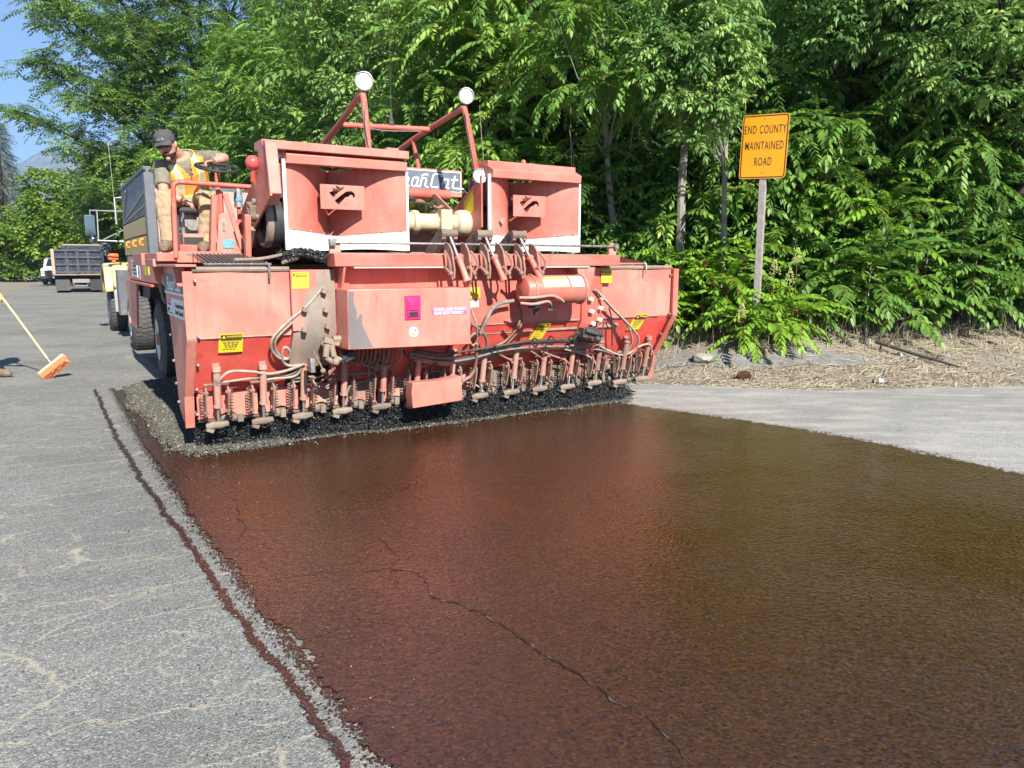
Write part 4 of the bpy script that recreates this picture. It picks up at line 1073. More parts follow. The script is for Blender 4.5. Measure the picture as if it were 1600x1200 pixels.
# --- mountain far away on the left
n = 60
mxs = np.linspace(-3400, -600, n); vs = []; fs = []
for j, d_ in enumerate((0, .35, .7, 1.0)):
    for i, x in enumerate(mxs):
        hgt = 560 * math.exp(-((x + 1750) / 900) ** 2) + 300 * math.exp(-((x + 2900) / 500) ** 2) + 60 * (float(vnoise(x, 0, .004, 1)) - .5) + 30 * (float(vnoise(x, 0, .013, 2)) - .5)
        vs.append((x, 2700 + 900 * d_, max(-2, hgt * math.sin(d_ * math.pi / 2) + (25 * (float(vnoise(x, j * 500, .01, 3)) - .5) if 0 < j < 3 else 0) - 5)))
for j in range(3):
    for i in range(n - 1): fs.append((j * n + i, j * n + i + 1, (j + 1) * n + i + 1, (j + 1) * n + i))
mb = MB(); mb.add(vs, fs)
m, nt, b = new_mat('mountain_scrub')
v = coord(nt)
nt.links.new(mix(nt, ramp(nt, noise(nt, v, .012, 8, .65), .4, .62), (0.05, 0.075, 0.045), (0.20, 0.17, 0.12)), b.inputs['Base Color']); b.inputs['Roughness'].default_value = 1.0
tag(mb.build('mountain', m), 'hazy blue mountain seen through the trees on the left', kind='structure')

# --- air between here and the mountain
mb = MB(); mb.box(-4300, 4300, -2300, 5300, -4, 900)
hz = bpy.data.materials.new('air'); hz.use_nodes = True; hz.node_tree.nodes.clear()
vo = hz.node_tree.nodes.new('ShaderNodeVolumePrincipled'); vo.inputs['Color'].default_value = (.40, .64, 1.0, 1); vo.inputs['Density'].default_value = HAZE; vo.inputs['Anisotropy'].default_value = .0
om = hz.node_tree.nodes.new('ShaderNodeOutputMaterial'); hz.node_tree.links.new(vo.outputs[0], om.inputs['Volume'])
ho = mb.build('haze', hz, smooth=0); tag(ho, 'thin blue air haze over the distance', 'haze', kind='stuff')
HOSES = [
(0.013,'tan',[(2.0,6.23,1.39),(1.86,6.23,1.24),(1.69,6.23,1.11),(1.57,6.236,0.99),(1.57,6.305,0.88),(1.64,6.355,0.8),(1.72,6.361,0.79),(1.72,6.317,0.86),(1.67,6.299,0.89),(1.67,6.367,0.78),(1.73,6.405,0.72),(1.85,6.405,0.72)]),
(0.012,'tan',[(1.98,6.25,1.33),(1.73,6.25,1.1),(1.6,6.269,0.97),(1.62,6.344,0.85),(1.7,6.381,0.79)]),
(0.013,'tan',[(1.86,6.379,0.73),(1.72,6.41,0.68),(1.56,6.423,0.66),(1.43,6.404,0.69),(1.27,6.391,0.71),(1.2,6.41,0.68),(1.15,6.46,0.6),(1.14,6.516,0.48)]),
(0.011,'tan',[(1.87,6.405,0.72),(1.76,6.455,0.64),(1.62,6.461,0.63),(1.46,6.461,0.63),(1.31,6.467,0.62),(1.18,6.474,0.61)]),
(0.012,'tan',[(1.85,6.395,0.72),(1.82,6.445,0.64),(1.75,6.464,0.61),(1.6,6.464,0.61),(1.53,6.482,0.58),(1.52,6.532,0.44)]),
(0.011,'tan',[(1.86,6.421,0.71),(1.87,6.496,0.59),(1.81,6.515,0.56),(1.75,6.478,0.62)]),
(0.011,'rust',[(2.14,6.459,0.65),(2.03,6.496,0.59),(1.94,6.509,0.57),(1.9,6.534,0.53)]),
(0.011,'rust',[(2.15,6.426,0.67),(2.07,6.489,0.57),(1.92,6.529,0.46)]),
(0.012,'grey',[(2.25,6.476,0.59),(2.46,6.476,0.59),(2.49,6.489,0.57),(2.47,6.521,0.51),(2.33,6.524,0.49),(2.28,6.539,0.39)]),
(0.012,'rust',[(2.5,6.476,0.59),(2.59,6.514,0.53),(2.65,6.53,0.45),(2.65,6.547,0.34)]),
(0.01,'rust',[(2.4,6.316,0.83),(2.44,6.391,0.71),(2.48,6.466,0.59)]),
(0.01,'rust',[(2.46,6.342,0.82),(2.48,6.417,0.7),(2.5,6.492,0.58)]),
(0.012,'dark',[(2.77,6.331,0.79),(2.89,6.419,0.65),(2.92,6.481,0.55),(2.89,6.512,0.44),(2.93,6.539,0.26)]),
(0.013,'dark',[(3.24,6.319,0.81),(3.21,6.4,0.68),(3.12,6.444,0.61),(3.13,6.487,0.54),(3.18,6.515,0.42)]),
(0.018,'rust',[(3.53,6.292,0.82),(3.59,6.436,0.59),(3.57,6.486,0.48),(3.47,6.495,0.42)]),
(0.02,'grey',[(3.88,6.18,1.23),(3.74,6.18,1.21),(3.64,6.18,1.16),(3.57,6.18,1.05),(3.53,6.224,0.93)]),
(0.013,'rust',[(3.92,6.2,1.19),(3.96,6.2,1.06),(3.95,6.225,0.96),(3.87,6.306,0.83),(3.74,6.35,0.76),(3.55,6.394,0.69),(3.27,6.406,0.67)]),
(0.012,'rust',[(3.97,6.23,1.19),(4.01,6.23,1.06),(4.0,6.267,0.94),(3.93,6.349,0.81),(3.79,6.405,0.72),(3.6,6.455,0.64)]),
(0.015,'grey',[(3.43,6.2,1.02),(3.59,6.256,0.91),(3.66,6.331,0.79),(3.61,6.4,0.68),(3.49,6.419,0.65)]),
(0.011,'tan',[(3.41,6.2,1.18),(3.47,6.2,1.02),(3.53,6.288,0.86),(3.5,6.325,0.8),(3.44,6.281,0.87),(3.48,6.244,0.93)]),
(0.015,'grey',[(2.84,6.35,0.76),(3.19,6.394,0.69),(3.47,6.394,0.69),(3.82,6.356,0.75),(4.11,6.338,0.78),(4.6,6.344,0.77),(4.72,6.356,0.75)]),
(0.012,'grey',[(2.84,6.349,0.73),(3.2,6.399,0.65),(3.51,6.393,0.66),(3.82,6.355,0.72),(4.2,6.342,0.74),(4.61,6.355,0.72),(5.12,6.399,0.65),(5.34,6.436,0.59)]),
(0.012,'tan',[(2.9,6.414,0.69),(3.29,6.457,0.62),(3.59,6.445,0.64),(3.92,6.401,0.71),(4.24,6.407,0.7),(4.7,6.42,0.68),(5.13,6.47,0.6)]),
(0.013,'dark',[(2.87,6.291,0.79),(3.16,6.322,0.74),(3.43,6.316,0.75),(3.79,6.298,0.78),(4.15,6.279,0.81),(4.58,6.285,0.8),(4.76,6.279,0.81)]),
(0.011,'rust',[(3.01,6.442,0.66),(3.38,6.486,0.59),(3.65,6.467,0.62),(4.02,6.43,0.68),(4.43,6.442,0.66),(4.77,6.461,0.63)]),
(0.012,'rust',[(3.75,6.362,0.74),(3.89,6.413,0.66),(4.0,6.444,0.61),(4.04,6.463,0.58)]),
(0.011,'rust',[(4.21,6.388,0.7),(4.34,6.431,0.63),(4.42,6.463,0.58),(4.48,6.503,0.5),(4.48,6.515,0.42)]),
(0.011,'rust',[(4.35,6.38,0.68),(4.52,6.417,0.62),(4.7,6.455,0.56),(4.81,6.486,0.48),(4.84,6.501,0.38)]),
(0.011,'tan',[(4.63,6.374,0.69),(4.87,6.411,0.63),(5.08,6.461,0.55),(5.17,6.49,0.45),(5.18,6.508,0.33)]),
(0.011,'rust',[(4.03,6.442,0.58),(4.1,6.481,0.51),(4.11,6.502,0.37)]),
(0.013,'dark',[(4.7,6.336,0.75),(4.7,6.274,0.85),(4.79,6.236,0.91),(4.93,6.242,0.9),(5.01,6.28,0.84)]),
(0.014,'dark',[(4.68,6.265,0.8),(4.74,6.215,0.88),(4.88,6.215,0.88),(5.03,6.259,0.81),(4.99,6.296,0.75),(4.76,6.277,0.78)]),
(0.013,'grey',[(4.74,6.304,0.77),(4.84,6.266,0.83),(4.98,6.285,0.8),(5.07,6.329,0.73),(4.99,6.341,0.71),(4.68,6.329,0.73)]),
(0.014,'dark',[(4.77,6.294,0.85),(4.87,6.256,0.91),(5.02,6.281,0.87),(5.1,6.344,0.77)]),
(0.012,'tan',[(4.89,6.2,1.32),(5.14,6.2,1.11),(5.4,6.25,0.92),(5.58,6.369,0.73),(5.59,6.438,0.62)]),
(0.012,'tan',[(4.91,6.18,1.31),(5.15,6.18,1.1),(5.51,6.268,0.86),(5.66,6.349,0.73),(5.67,6.417,0.62),(5.55,6.455,0.56),(5.38,6.436,0.59),(5.15,6.38,0.68),(5.07,6.349,0.73)]),
(0.008,'dark',[(5.13,6.24,1.12),(5.18,6.253,0.98),(5.35,6.44,0.68)]),
(0.011,'tan',[(5.71,6.425,0.64),(5.83,6.406,0.67),(5.93,6.431,0.63),(5.98,6.502,0.51),(5.88,6.508,0.47)]),
(0.011,'rust',[(5.18,6.413,0.66),(5.37,6.475,0.56),(5.53,6.503,0.5),(5.66,6.487,0.54),(5.73,6.444,0.61)]),
(0.01,'grey',[(5.18,6.414,0.69),(5.26,6.495,0.56),(5.36,6.521,0.51),(5.47,6.52,0.52)]),
(0.012,'dark',[(3.01,6.503,0.5),(3.11,6.487,0.54),(3.24,6.481,0.55),(3.33,6.503,0.5),(3.37,6.518,0.4)]),
(0.01,'tan',[(3.45,6.535,0.42),(3.59,6.539,0.39),(3.69,6.547,0.34),(3.75,6.556,0.28)]),
(0.01,'tan',[(2.25,6.288,0.86),(2.26,6.344,0.77),(2.25,6.375,0.72),(2.22,6.381,0.71),(2.19,6.356,0.75),(2.16,6.306,0.83)]),
(0.01,'rust',[(2.28,6.276,0.86),(2.3,6.338,0.76),(2.29,6.363,0.72),(2.26,6.375,0.7),(2.22,6.344,0.75),(2.2,6.294,0.83)]),
(0.01,'rust',[(2.32,6.264,0.86),(2.33,6.326,0.76),(2.32,6.357,0.71),(2.3,6.37,0.69),(2.26,6.338,0.74),(2.23,6.282,0.83)]),
(0.01,'tan',[(2.37,6.288,0.86),(2.38,6.35,0.76),(2.37,6.381,0.71),(2.35,6.4,0.68),(2.31,6.362,0.74),(2.28,6.306,0.83)]),
(0.01,'rust',[(2.4,6.282,0.85),(2.42,6.338,0.76),(2.41,6.369,0.71),(2.38,6.375,0.7),(2.34,6.35,0.74),(2.31,6.3,0.82)]),
(0.01,'rust',[(2.43,6.257,0.87),(2.45,6.32,0.77),(2.44,6.376,0.68),(2.39,6.376,0.68),(2.55,6.407,0.63)]),
(0.01,'tan',[(2.49,6.288,0.86),(2.5,6.35,0.76),(2.49,6.388,0.7),(2.44,6.406,0.67),(2.55,6.431,0.63)]),
(0.01,'rust',[(2.52,6.276,0.86),(2.54,6.338,0.76),(2.53,6.388,0.68),(2.48,6.394,0.67),(2.54,6.419,0.63)]),
(0.01,'rust',[(2.56,6.264,0.86),(2.57,6.326,0.76),(2.57,6.382,0.67),(2.51,6.382,0.67),(2.53,6.407,0.63)]),
(0.01,'tan',[(2.61,6.294,0.85),(2.63,6.356,0.75),(2.62,6.394,0.69),(2.57,6.413,0.66),(2.53,6.431,0.63)]),
(0.01,'rust',[(2.65,6.282,0.85),(2.66,6.344,0.75),(2.66,6.394,0.67),(2.6,6.401,0.66),(2.52,6.419,0.63)]),
(0.01,'rust',[(2.68,6.27,0.85),(2.7,6.332,0.75),(2.7,6.389,0.66),(2.64,6.389,0.66),(2.51,6.401,0.64)]),
(0.01,'tan',[(2.73,6.294,0.85),(2.76,6.362,0.74),(2.74,6.4,0.68),(2.69,6.419,0.65),(2.51,6.431,0.63)]),
]
# ------------------------------------------------------------------ chip spreader (coordinates: t across, s along the road, z up)
OFF = (3.5, 8.0, 0.0)
sp_w = m2w(3.5, 8.0)
SPR = thing('chip_spreader', 'large faded red aggregate chip spreader laying stone on the wet emulsion', 'chip spreader', sp_w, YAW)
def part(name, mb, mat, parent=None, bevel=0.0, smooth=35, label=None):
    o = mb.build(name, mat, parent or SPR, OFF, bevel, smooth)
    if label: o['label'] = label
    return o
def S(z):   # front skin of the hopper
    if z >= 1.0: return 6.30
    if z >= .52: return 6.30 + (1.0 - z) / .48 * .30
    return 6.60 + (.52 - z) * .15
TL, TR, TOPZ = 0.965, 6.09, 1.535
MIDL, MIDR = 2.12, 4.78

# hopper skins: extension boxes left and right, main section, worn cheeks
def skin(t0, t1, dz=0.0, zlist=(1.535, 1.27, 1.0, .76, .52), proud=0.0, thick=.02):
    mb = MB(); nt_ = 6
    vs = []
    for z in zlist:
        for i in range(nt_ + 1):
            vs.append((t0 + (t1 - t0) * i / nt_, S(z) - proud + 0.006 * math.sin(i * 1.7 + z * 5), z))
    for z in zlist:
        for i in range(nt_ + 1):
            vs.append((t0 + (t1 - t0) * i / nt_, S(z) - proud + thick, z))
    k = len(zlist) * (nt_ + 1); fs = []
    for j in range(len(zlist) - 1):
        for i in range(nt_):
            a = j * (nt_ + 1) + i; q = (a, a + nt_ + 1, a + nt_ + 2, a + 1)
            fs.append(q); fs.append(tuple(x + k for x in reversed(q)))
    def edge(idx):
        for a, b_ in zip(idx[:-1], idx[1:]): fs.append((a, b_, b_ + k, a + k))
    edge(list(range(nt_ + 1))); edge([(len(zlist) - 1) * (nt_ + 1) + i for i in range(nt_ + 1)])
    edge([j * (nt_ + 1) for j in range(len(zlist))]); edge([j * (nt_ + 1) + nt_ for j in range(len(zlist))])
    mb.add(vs, fs)
    return mb
UPZ, LOZ = (1.535, 1.40, 1.27, 1.13, 1.0), (.998, .88, .76, .64, .52)
for t0, t1, lb in ((TL + .02, 1.74, 'left'), (5.05, TR - .02, 'right')):
    part('hopper_panel', skin(t0, t1, zlist=UPZ), RED_F, label='paler upper panel of the %s hopper extension' % lb)
    part('hopper_panel', skin(t0, t1, zlist=LOZ), RED_S, label='stronger red lower panel of the %s hopper extension' % lb)
part('hopper_panel', skin(MIDL, MIDR, zlist=(1.56,) + UPZ[1:], proud=.012), RED, label='centre upper hopper panel behind the gate control box')
part('hopper_panel', skin(MIDL, MIDR, zlist=LOZ, proud=.012), RED_S, label='centre lower hopper panel behind the hoses')
for t0, t1 in ((1.0, 1.73), (MIDL + .02, MIDR - .02), (5.07, 5.9)):
    mb = MB(); mb.tube([(t0, 6.296 - (.012 if t0 == MIDL + .02 else 0), 1.0), (t1, 6.296 - (.012 if t0 == MIDL + .02 else 0), 1.0)], .007, 5); part('weld_seam', mb, RED_D if t0 < 5 else SCRAPE)
# cheeks that wrap over the telescoping joints
for t0, t1, mt, lb in ((1.742, 2.118, CHEEK, 'stone-worn grey cheek left of the control box'), (4.782, 5.048, RED, 'red cheek with square bolts right of the tank')):
    mb = MB(); n = 8; vs = []; fs = []
    zl = (1.54, 1.25, 1.0, .85, .70)
    for j, z in enumerate(zl):
        for i in range(n + 1):
            u = i / n
            vs.append((t0 + (t1 - t0) * u, S(z) - .035 - .045 * math.sin(math.pi * u) * (1 if z < 1.4 else .3), z))
    for j in range(len(zl) - 1):
        for i in range(n):
            a = j * (n + 1) + i; fs.append((a, a + n + 1, a + n + 2, a + 1))
    o = len(vs)
    vs += [(p[0], p[1] + .06, p[2]) for p in vs]
    fs += [tuple(x + o for x in reversed(f)) for f in fs]
    for j in range(len(zl) - 1):
        for i in (0, n):
            a = j * (n + 1) + i; fs.append((a, a + n + 1, a + n + 1 + o, a + o))
    for i in range(n):
        for j in (0, len(zl) - 1):
            a = j * (n + 1) + i; fs.append((a, a + 1, a + 1 + o, a + o))
    mb.add(vs, fs)
    part('cheek_plate', mb, mt, label=lb)
mb = MB(); mb.box(1.735, 1.95, 6.235, 6.262, 1.03, 1.54)
part('cover_plate', mb, RED_F, bevel=.004, label='red plate with warning sticker over the grey cheek')
# square bolt heads on the cheeks
for (t, z) in ((2.00, 1.36), (2.01, 1.20), (2.02, 1.06), (1.83, 1.21), (1.82, 1.04), (4.85, 1.22), (4.86, 1.09), (4.98, 1.12), (4.99, 1.23), (4.97, 1.00), (4.90, .96)):
    mb = MB(); mb.obox((t, S(z) - .10, z), (.040, .05, .040), Matrix.Rotation(.35, 3, 'Y'))
    part('bolt', mb, WHITE if t > 4.5 else DUSTY, bevel=.004)

# end plates with folded flange and brackets
side = [(6.27, 1.53), (6.27, 1.0), (6.60, .50), (6.66, .22), (7.02, .20), (7.22, .30), (7.42, 1.08), (7.80, 1.59)]
for t0, t1 in ((TL - .015, TL + .012), (TR - .012, TR + .015)):
    mb = MB(); mb.prism([(a, b_) for a, b_ in side], 'x', t0, t1)
    part('end_plate', mb, RED_F if t0 < 3 else RED, bevel=.003)
    fl = MB()
    sgn = 1 if t0 < 3 else -1
    pts = [(t0 + (0 if t0 < 3 else .027), s_, z_) for s_, z_ in side[:4]]
    for a, b_ in zip(pts[:-1], pts[1:]):
        fl.bar((a[0] - sgn * .005, a[1] - .012, a[2]), (b_[0] - sgn * .005, b_[1] - .012, b_[2]), .075, .018, up=(0, -1, 0))
    part('flange', fl, RED_F if t0 < 3 else RED, bevel=.003)
mb = MB()
mb.box(TL - .10, TL + .05, 6.25, 7.85, 1.565, 1.585)
part('top_rail', mb, RED_F, bevel=.003)
for s0 in (6.42, 7.68):
    mb = MB(); mb.prism([(TL - .015, 1.564), (TL - .10, 1.564), (TL - .075, 1.42), (TL - .03, 1.40)], 'y', s0, s0 + .07)
    part('rail_bracket', mb, RED_F, bevel=.004)
# row of bolts down the left end plate, and on the right flange
bolt_me = None
def hexbolt(p, axis, r=.012, mat=GALV, name='bolt'):
    mb = MB(); a = Vector(p); mb.cyl(a, a + Vector(axis), r, 6)
    return part(name, mb, mat)
for s_, z_ in ((6.33, 1.46), (6.33, 1.02), (6.46, .78), (6.56, .56), (6.66, .34)):
    hexbolt((TL - .016, s_, z_), (-.022, 0, 0))
    hexbolt((TL + .035, S(z_) - .012, z_), (0, -.03, 0))
    hexbolt((TR - .04, S(z_) - .012, z_), (0, -.03, 0), mat=DUSTY)
for s_, z_ in ((7.40, .95), (7.33, .72), (7.27, .52), (7.2, .36)):
    hexbolt((TL - .016, s_ - .03, z_), (-.02, 0, 0))
# rolled top edges of the extensions
for t0, t1 in ((TL + .02, 1.74), (5.05, TR - .02)):
    mb = MB(); mb.tube([(t0, 6.30, 1.545), (t1, 6.30, 1.545)], .022, 8)
    part('rolled_edge', mb, DUSTY)
# back wall of the trough
mb = MB(); mb.add([(TL, 7.8, 1.58), (TR, 7.8, 1.58), (TR, 7.1, .35), (TL, 7.1, .35), (TL, 7.83, 1.58), (TR, 7.83, 1.58), (TR, 7.13, .35), (TL, 7.13, .35)], [(0, 1, 2, 3), (7, 6, 5, 4), (0, 4, 5, 1), (3, 2, 6, 7)])
part('back_wall', mb, RED_D)
mb = MB(); mb.box(TL + .03, TR - .03, 6.66, 7.1, .30, .33)
part('hopper_floor', mb, DUSTY)

# lower lip: one plate per gate bay
GT = [1.15 + .3654 * k for k in range(14)]
for k in range(13):
    a, b_ = GT[k] + .012, GT[k + 1] - .012
    if k == 0: a = TL + .04
    if k == 12: b_ = TR - .03
    dz = random.uniform(-.012, .012)
    mb = MB()
    poly = [(a, .51), (a, .29 + dz)]
    for q in range(7):
        an = math.pi * q / 6; c_ = (a + b_) / 2
        poly.append((c_ - .07 * math.cos(an), .29 + dz + .045 * math.sin(an)))
    poly += [(b_, .29 + dz), (b_, .51)]
    mb.prism(poly, 'y', 6.622 + random.uniform(-.006, .006), 6.638)
    part('gate_plate', mb, (FOOT if k in (7, 9, 11, 12) else GRIME) if k > 6 else GRIME if k in (3, 5) else RED_D if k > 1 else RED_F, bevel=.002)
# gate shaft with clamp lumps
mb = MB(); mb.cyl((TL + .05, 6.66, .275), (TR - .05, 6.66, .275), .026, 10)
for k in range(13):
    x = GT[k] + .18
    mb.cyl((x - .05, 6.66, .275), (x + .05, 6.66, .275), .042, 10)
    mb.obox((x + .02, 6.63, .27), (.05, .06, .075))
part('gate_shaft', mb, FOOT, bevel=.004)
# fourteen gate cylinders: build one, copy the rest
def make_gate():
    t = 0.0
    mb = MB(); a = Vector((t, 6.42, .74)); b_ = Vector((t + .006, 6.50, .40))
    mb.tube([a, b_], .030, 12); mb.tube([a + Vector((0, .004, .015)), a - Vector((0, -.004, .03))], .037, 12); mb.tube([b_ + Vector((0, -.003, .02)), b_], .036, 12)
    g = mb.build('gate_cylinder', RED_D, SPR, (0, 0, 0), .002)
    mb = MB(); mb.cyl(b_, b_ + Vector((.003, .03, -.14)), .0115, 8); mb.build('rod', CHROME, g)
    mb = MB()
    mb.tube([(t - .085, 6.55, .235), (t - .04, 6.535, .245), (t + .03, 6.53, .245), (t + .09, 6.53, .25)], [.026, .034, .034, .024], 9)
    mb.tube([(t - .03, 6.55, .25), (t - .035, 6.60, .225), (t - .05, 6.65, .22)], [.03, .026, .02], 7)
    mb.obox((t - .055, 6.56, .215), (.06, .07, .06), Matrix.Rotation(.4, 3, 'Y'))
    mb.build('foot', FOOT, g, bevel=.004)
    for sgn in (-1, 1):
        mb = MB()
        x = t + sgn * .088
        poly = [(6.46, .58), (6.43, .54), (6.45, .44), (6.49, .33), (6.53, .31), (6.56, .34), (6.55, .50), (6.52, .58)]
        mb.prism(poly, 'x', x - .007, x + .007)
        mb.tube([(x - .02, 6.47, .53), (x + .02, 6.47, .53)], .017, 8); mb.tube([(x - .02, 6.52, .36), (x + .022, 6.52, .36)], .017, 8)
        mb.build('link', GRIME, g, bevel=.002)
        mb = MB()   # return spring beside the link
        pts = [(x + sgn * .030 + .014 * math.cos(q * 1.05), 6.49 + .014 * math.sin(q * 1.05), .56 - q * .0042) for q in range(46)]
        mb.tube(pts, .0045, 4); mb.build('spring', FOOT, g)
    mb = MB(); mb.cyl((t - .10, 6.48, .60), (t + .10, 6.48, .60), .012, 8); mb.build('pivot_pin', FOOT, g)
    mb = MB(); mb.obox((t, 6.52, .77), (.06, .17, .035)); mb.build('cylinder_bracket', GRIME, g, bevel=.003)
    return g
g0 = make_gate()
loc0 = Vector((-OFF[0], -OFF[1], 0))
rg = random.Random(3)
for k, t in enumerate(GT):
    o = g0 if k == 0 else copy_tree(g0, SPR)
    o.location = loc0 + Vector((t + rg.uniform(-.012, .012), rg.uniform(-.01, .01), rg.uniform(-.012, .012)))
    o.rotation_euler = (0, 0, 0)
    if k in (11, 12, 13): 
        o.data = o.data.copy(); o.data.materials[0] = GRIME

# top beam with lugs, lock rod, and under-strip
mb = MB(); mb.box(2.07, 5.15, 6.10, 6.298, 1.565, 1.675)
part('top_beam', mb, RED, bevel=.006)
mb = MB(); mb.box(2.12, 5.05, 6.13, 6.25, 1.676, 1.682)
part('dust_strip', mb, DUSTY)
mb = MB(); mb.box(2.24, 3.1, 6.105, 6.16, 1.552, 1.562); mb.box(4.2, 4.75, 6.105, 6.16, 1.552, 1.562)
part('edge_strip', mb, WHITE)
for t in (2.10, 5.10):
    mb = MB(); mb.prism([(t - .05, 1.675), (t + .05, 1.675), (t + .045, 1.77), (t + .02, 1.80), (t - .02, 1.80), (t - .045, 1.77)], 'y', 6.16, 6.19)
    part('lug', mb, RED_D, bevel=.004)
mb = MB(); mb.cyl((2.06, 6.15, 1.765), (5.15, 6.15, 1.765), .012, 8); mb.obox((2.07, 6.15, 1.765), (.05, .05, .06)); mb.obox((5.13, 6.15, 1.765), (.05, .05, .05))
part('lock_rod', mb, STEEL, bevel=.003)
# gussets between beam and skin
for t, w_ in ((2.16, .02), (3.40, .02), (4.72, .02)):
    mb = MB(); mb.prism([(6.11, 1.56), (6.30, 1.56), (6.30, 1.24), (6.26, 1.24)], 'x', t - w_ / 2, t + w_ / 2)
    part('gusset', mb, RED_F, bevel=.003)
mb = MB(); mb.hexa([(4.70, 6.18, 1.36), (4.86, 6.18, 1.36), (4.86, 6.29, 1.36), (4.70, 6.29, 1.36), (4.60, 6.12, 1.555), (4.84, 6.12, 1.555), (4.84, 6.29, 1.555), (4.60, 6.29, 1.555)])
part('corner_box', mb, RED_D, bevel=.004)

# gate control box
BX0, BX1, BS, BZ0, BZ1 = 2.125, 3.30, 6.0, .862, 1.378
cb = MB()
cb.hexa([(BX0, BS, BZ0 + .01), (BX1, BS, BZ0 - .01), (BX1, 6.30, BZ0), (BX0, 6.30, BZ0), (BX0 + .01, BS, BZ1), (BX1 + .005, BS, BZ1 - .005), (BX1, 6.29, BZ1), (BX0, 6.29, BZ1)])
CBOX = part('control_box', cb, RED_F, bevel=.008)
# scraped corner on the box
sc_poly = [(2.14, 1.36), (2.19, 1.36), (2.185, 1.27), (2.21, 1.19), (2.205, 1.12), (2.235, 1.17), (2.26, 1.17), (2.255, 1.08), (2.29, 1.00), (2.335, .90), (2.35, .885), (2.14, .882), (2.13, 1.0)]
me = fill_mesh([(a, b_) for a, b_ in sc_poly], [], .0008, GALV, 'scrape'); 
o = link_mesh('scrape', me, CBOX); o.matrix_local = Matrix.Translation(Vector((0, BS - .0025, 0)) - Vector(OFF)) @ Matrix.Rotation(R(90), 4, 'X')
me.materials[0] = SCRAPE
def front_plate(name, t0, t1, z0, z1, s, mat, parent, th=.003, skew=0.0):
    mb = MB(); mb.hexa([(t0 + skew * 0, s, z0), (t1, s, z0), (t1, s + th, z0), (t0, s + th, z0), (t0 + skew, s, z1), (t1 + skew, s, z1), (t1 + skew, s + th, z1), (t0 + skew, s + th, z1)])
    return part(name, mb, mat, parent)
def front_text(txt, size, mat, t, z, s, parent, name='lettering', tilt=0.0, **kw):
    me = text_mesh(txt, size, mat, **kw)
    o = link_mesh(name, me, parent)
    o.matrix_local = Matrix.Translation(Vector((t, s, z)) - Vector(OFF)) @ Matrix.Rotation(tilt, 4, 'X') @ Matrix.Rotation(R(90), 4, 'X')
    return o
# magenta switch frame
hd = MB(); hd.box(2.645, 2.795, BS - .012, BS - .001, 1.105, 1.315); 
hd.mi = 1
HND = part('latch_handle', hd, [MAGENTA, BLACK], CBOX, bevel=.003)
hd = MB(); hd.box(2.665, 2.775, BS - .024, BS - .0125, 1.13, 1.29); part('latch_bezel', hd, MAGENTA, CBOX, bevel=.004)
hd = MB(); hd.box(2.678, 2.762, BS - .034, BS - .0245, 1.185, 1.275); part('latch_paddle', hd, MAGENTA, CBOX, bevel=.005)
hd = MB(); hd.box(2.678, 2.762, BS - .029, BS - .0245, 1.140, 1.172); part('latch_slot', hd, INK, CBOX)
mb = MB(); mb.lathe([(.0001, -.004), (.044, -.004), (.044, 0), (.0001, 0)], (2.725, BS - .001, .995), 'y', 20)
part('round_sticker', mb, WHITEINK, CBOX)
o = link_mesh('sticker_mark', fill_mesh([(2.735, 1.02), (2.752, 1.015), (2.748, 1.0), (2.738, 1.005)], [[(.0, .0), (.001, 0), (.001, .001)]][:0], .0006, INK, 'sticker_mark'), CBOX)
o.matrix_local = Matrix.Translation(Vector((0, BS - .0065, 0)) - Vector(OFF)) @ Matrix.Rotation(R(90), 4, 'X')
o = link_mesh('sticker_mark', fill_mesh([(2.70, .975), (2.735, .985), (2.752, .97), (2.72, .962)], [], .0006, YELLOW, 'sticker_mark'), CBOX)
o.matrix_local = Matrix.Translation(Vector((0, BS - .0065, 0)) - Vector(OFF)) @ Matrix.Rotation(R(90), 4, 'X')
pl = front_plate('label_plate', 2.905, 3.262, 1.135, 1.20, BS - .003, VIOLET, CBOX, .0022)
front_text('CHECK LUBE IN GATE', .036, WHITEINK, 3.09, 1.184, BS - .0045, CBOX, bold=.0006, sx=.92)
front_text('GEAR BOX WEEKLY', .036, WHITEINK, 3.075, 1.150, BS - .0045, CBOX, bold=.0006, sx=.92)
# small stickers right of the box
front_plate('yellow_note', 3.44, 3.56, 1.26, 1.365, 6.278, YELLOW, SPR)
for k in range(5): front_plate('note_line', 3.455, 3.545, 1.280 + .016 * k, 1.284 + .016 * k, 6.2765, GREYINK, SPR, .001)
front_plate('white_note', 3.45, 3.545, 1.175, 1.235, 6.278, WHITEINK, SPR)
front_plate('white_strip', 3.375, 3.392, 1.06, 1.32, 6.20, WHITE, SPR, .02)

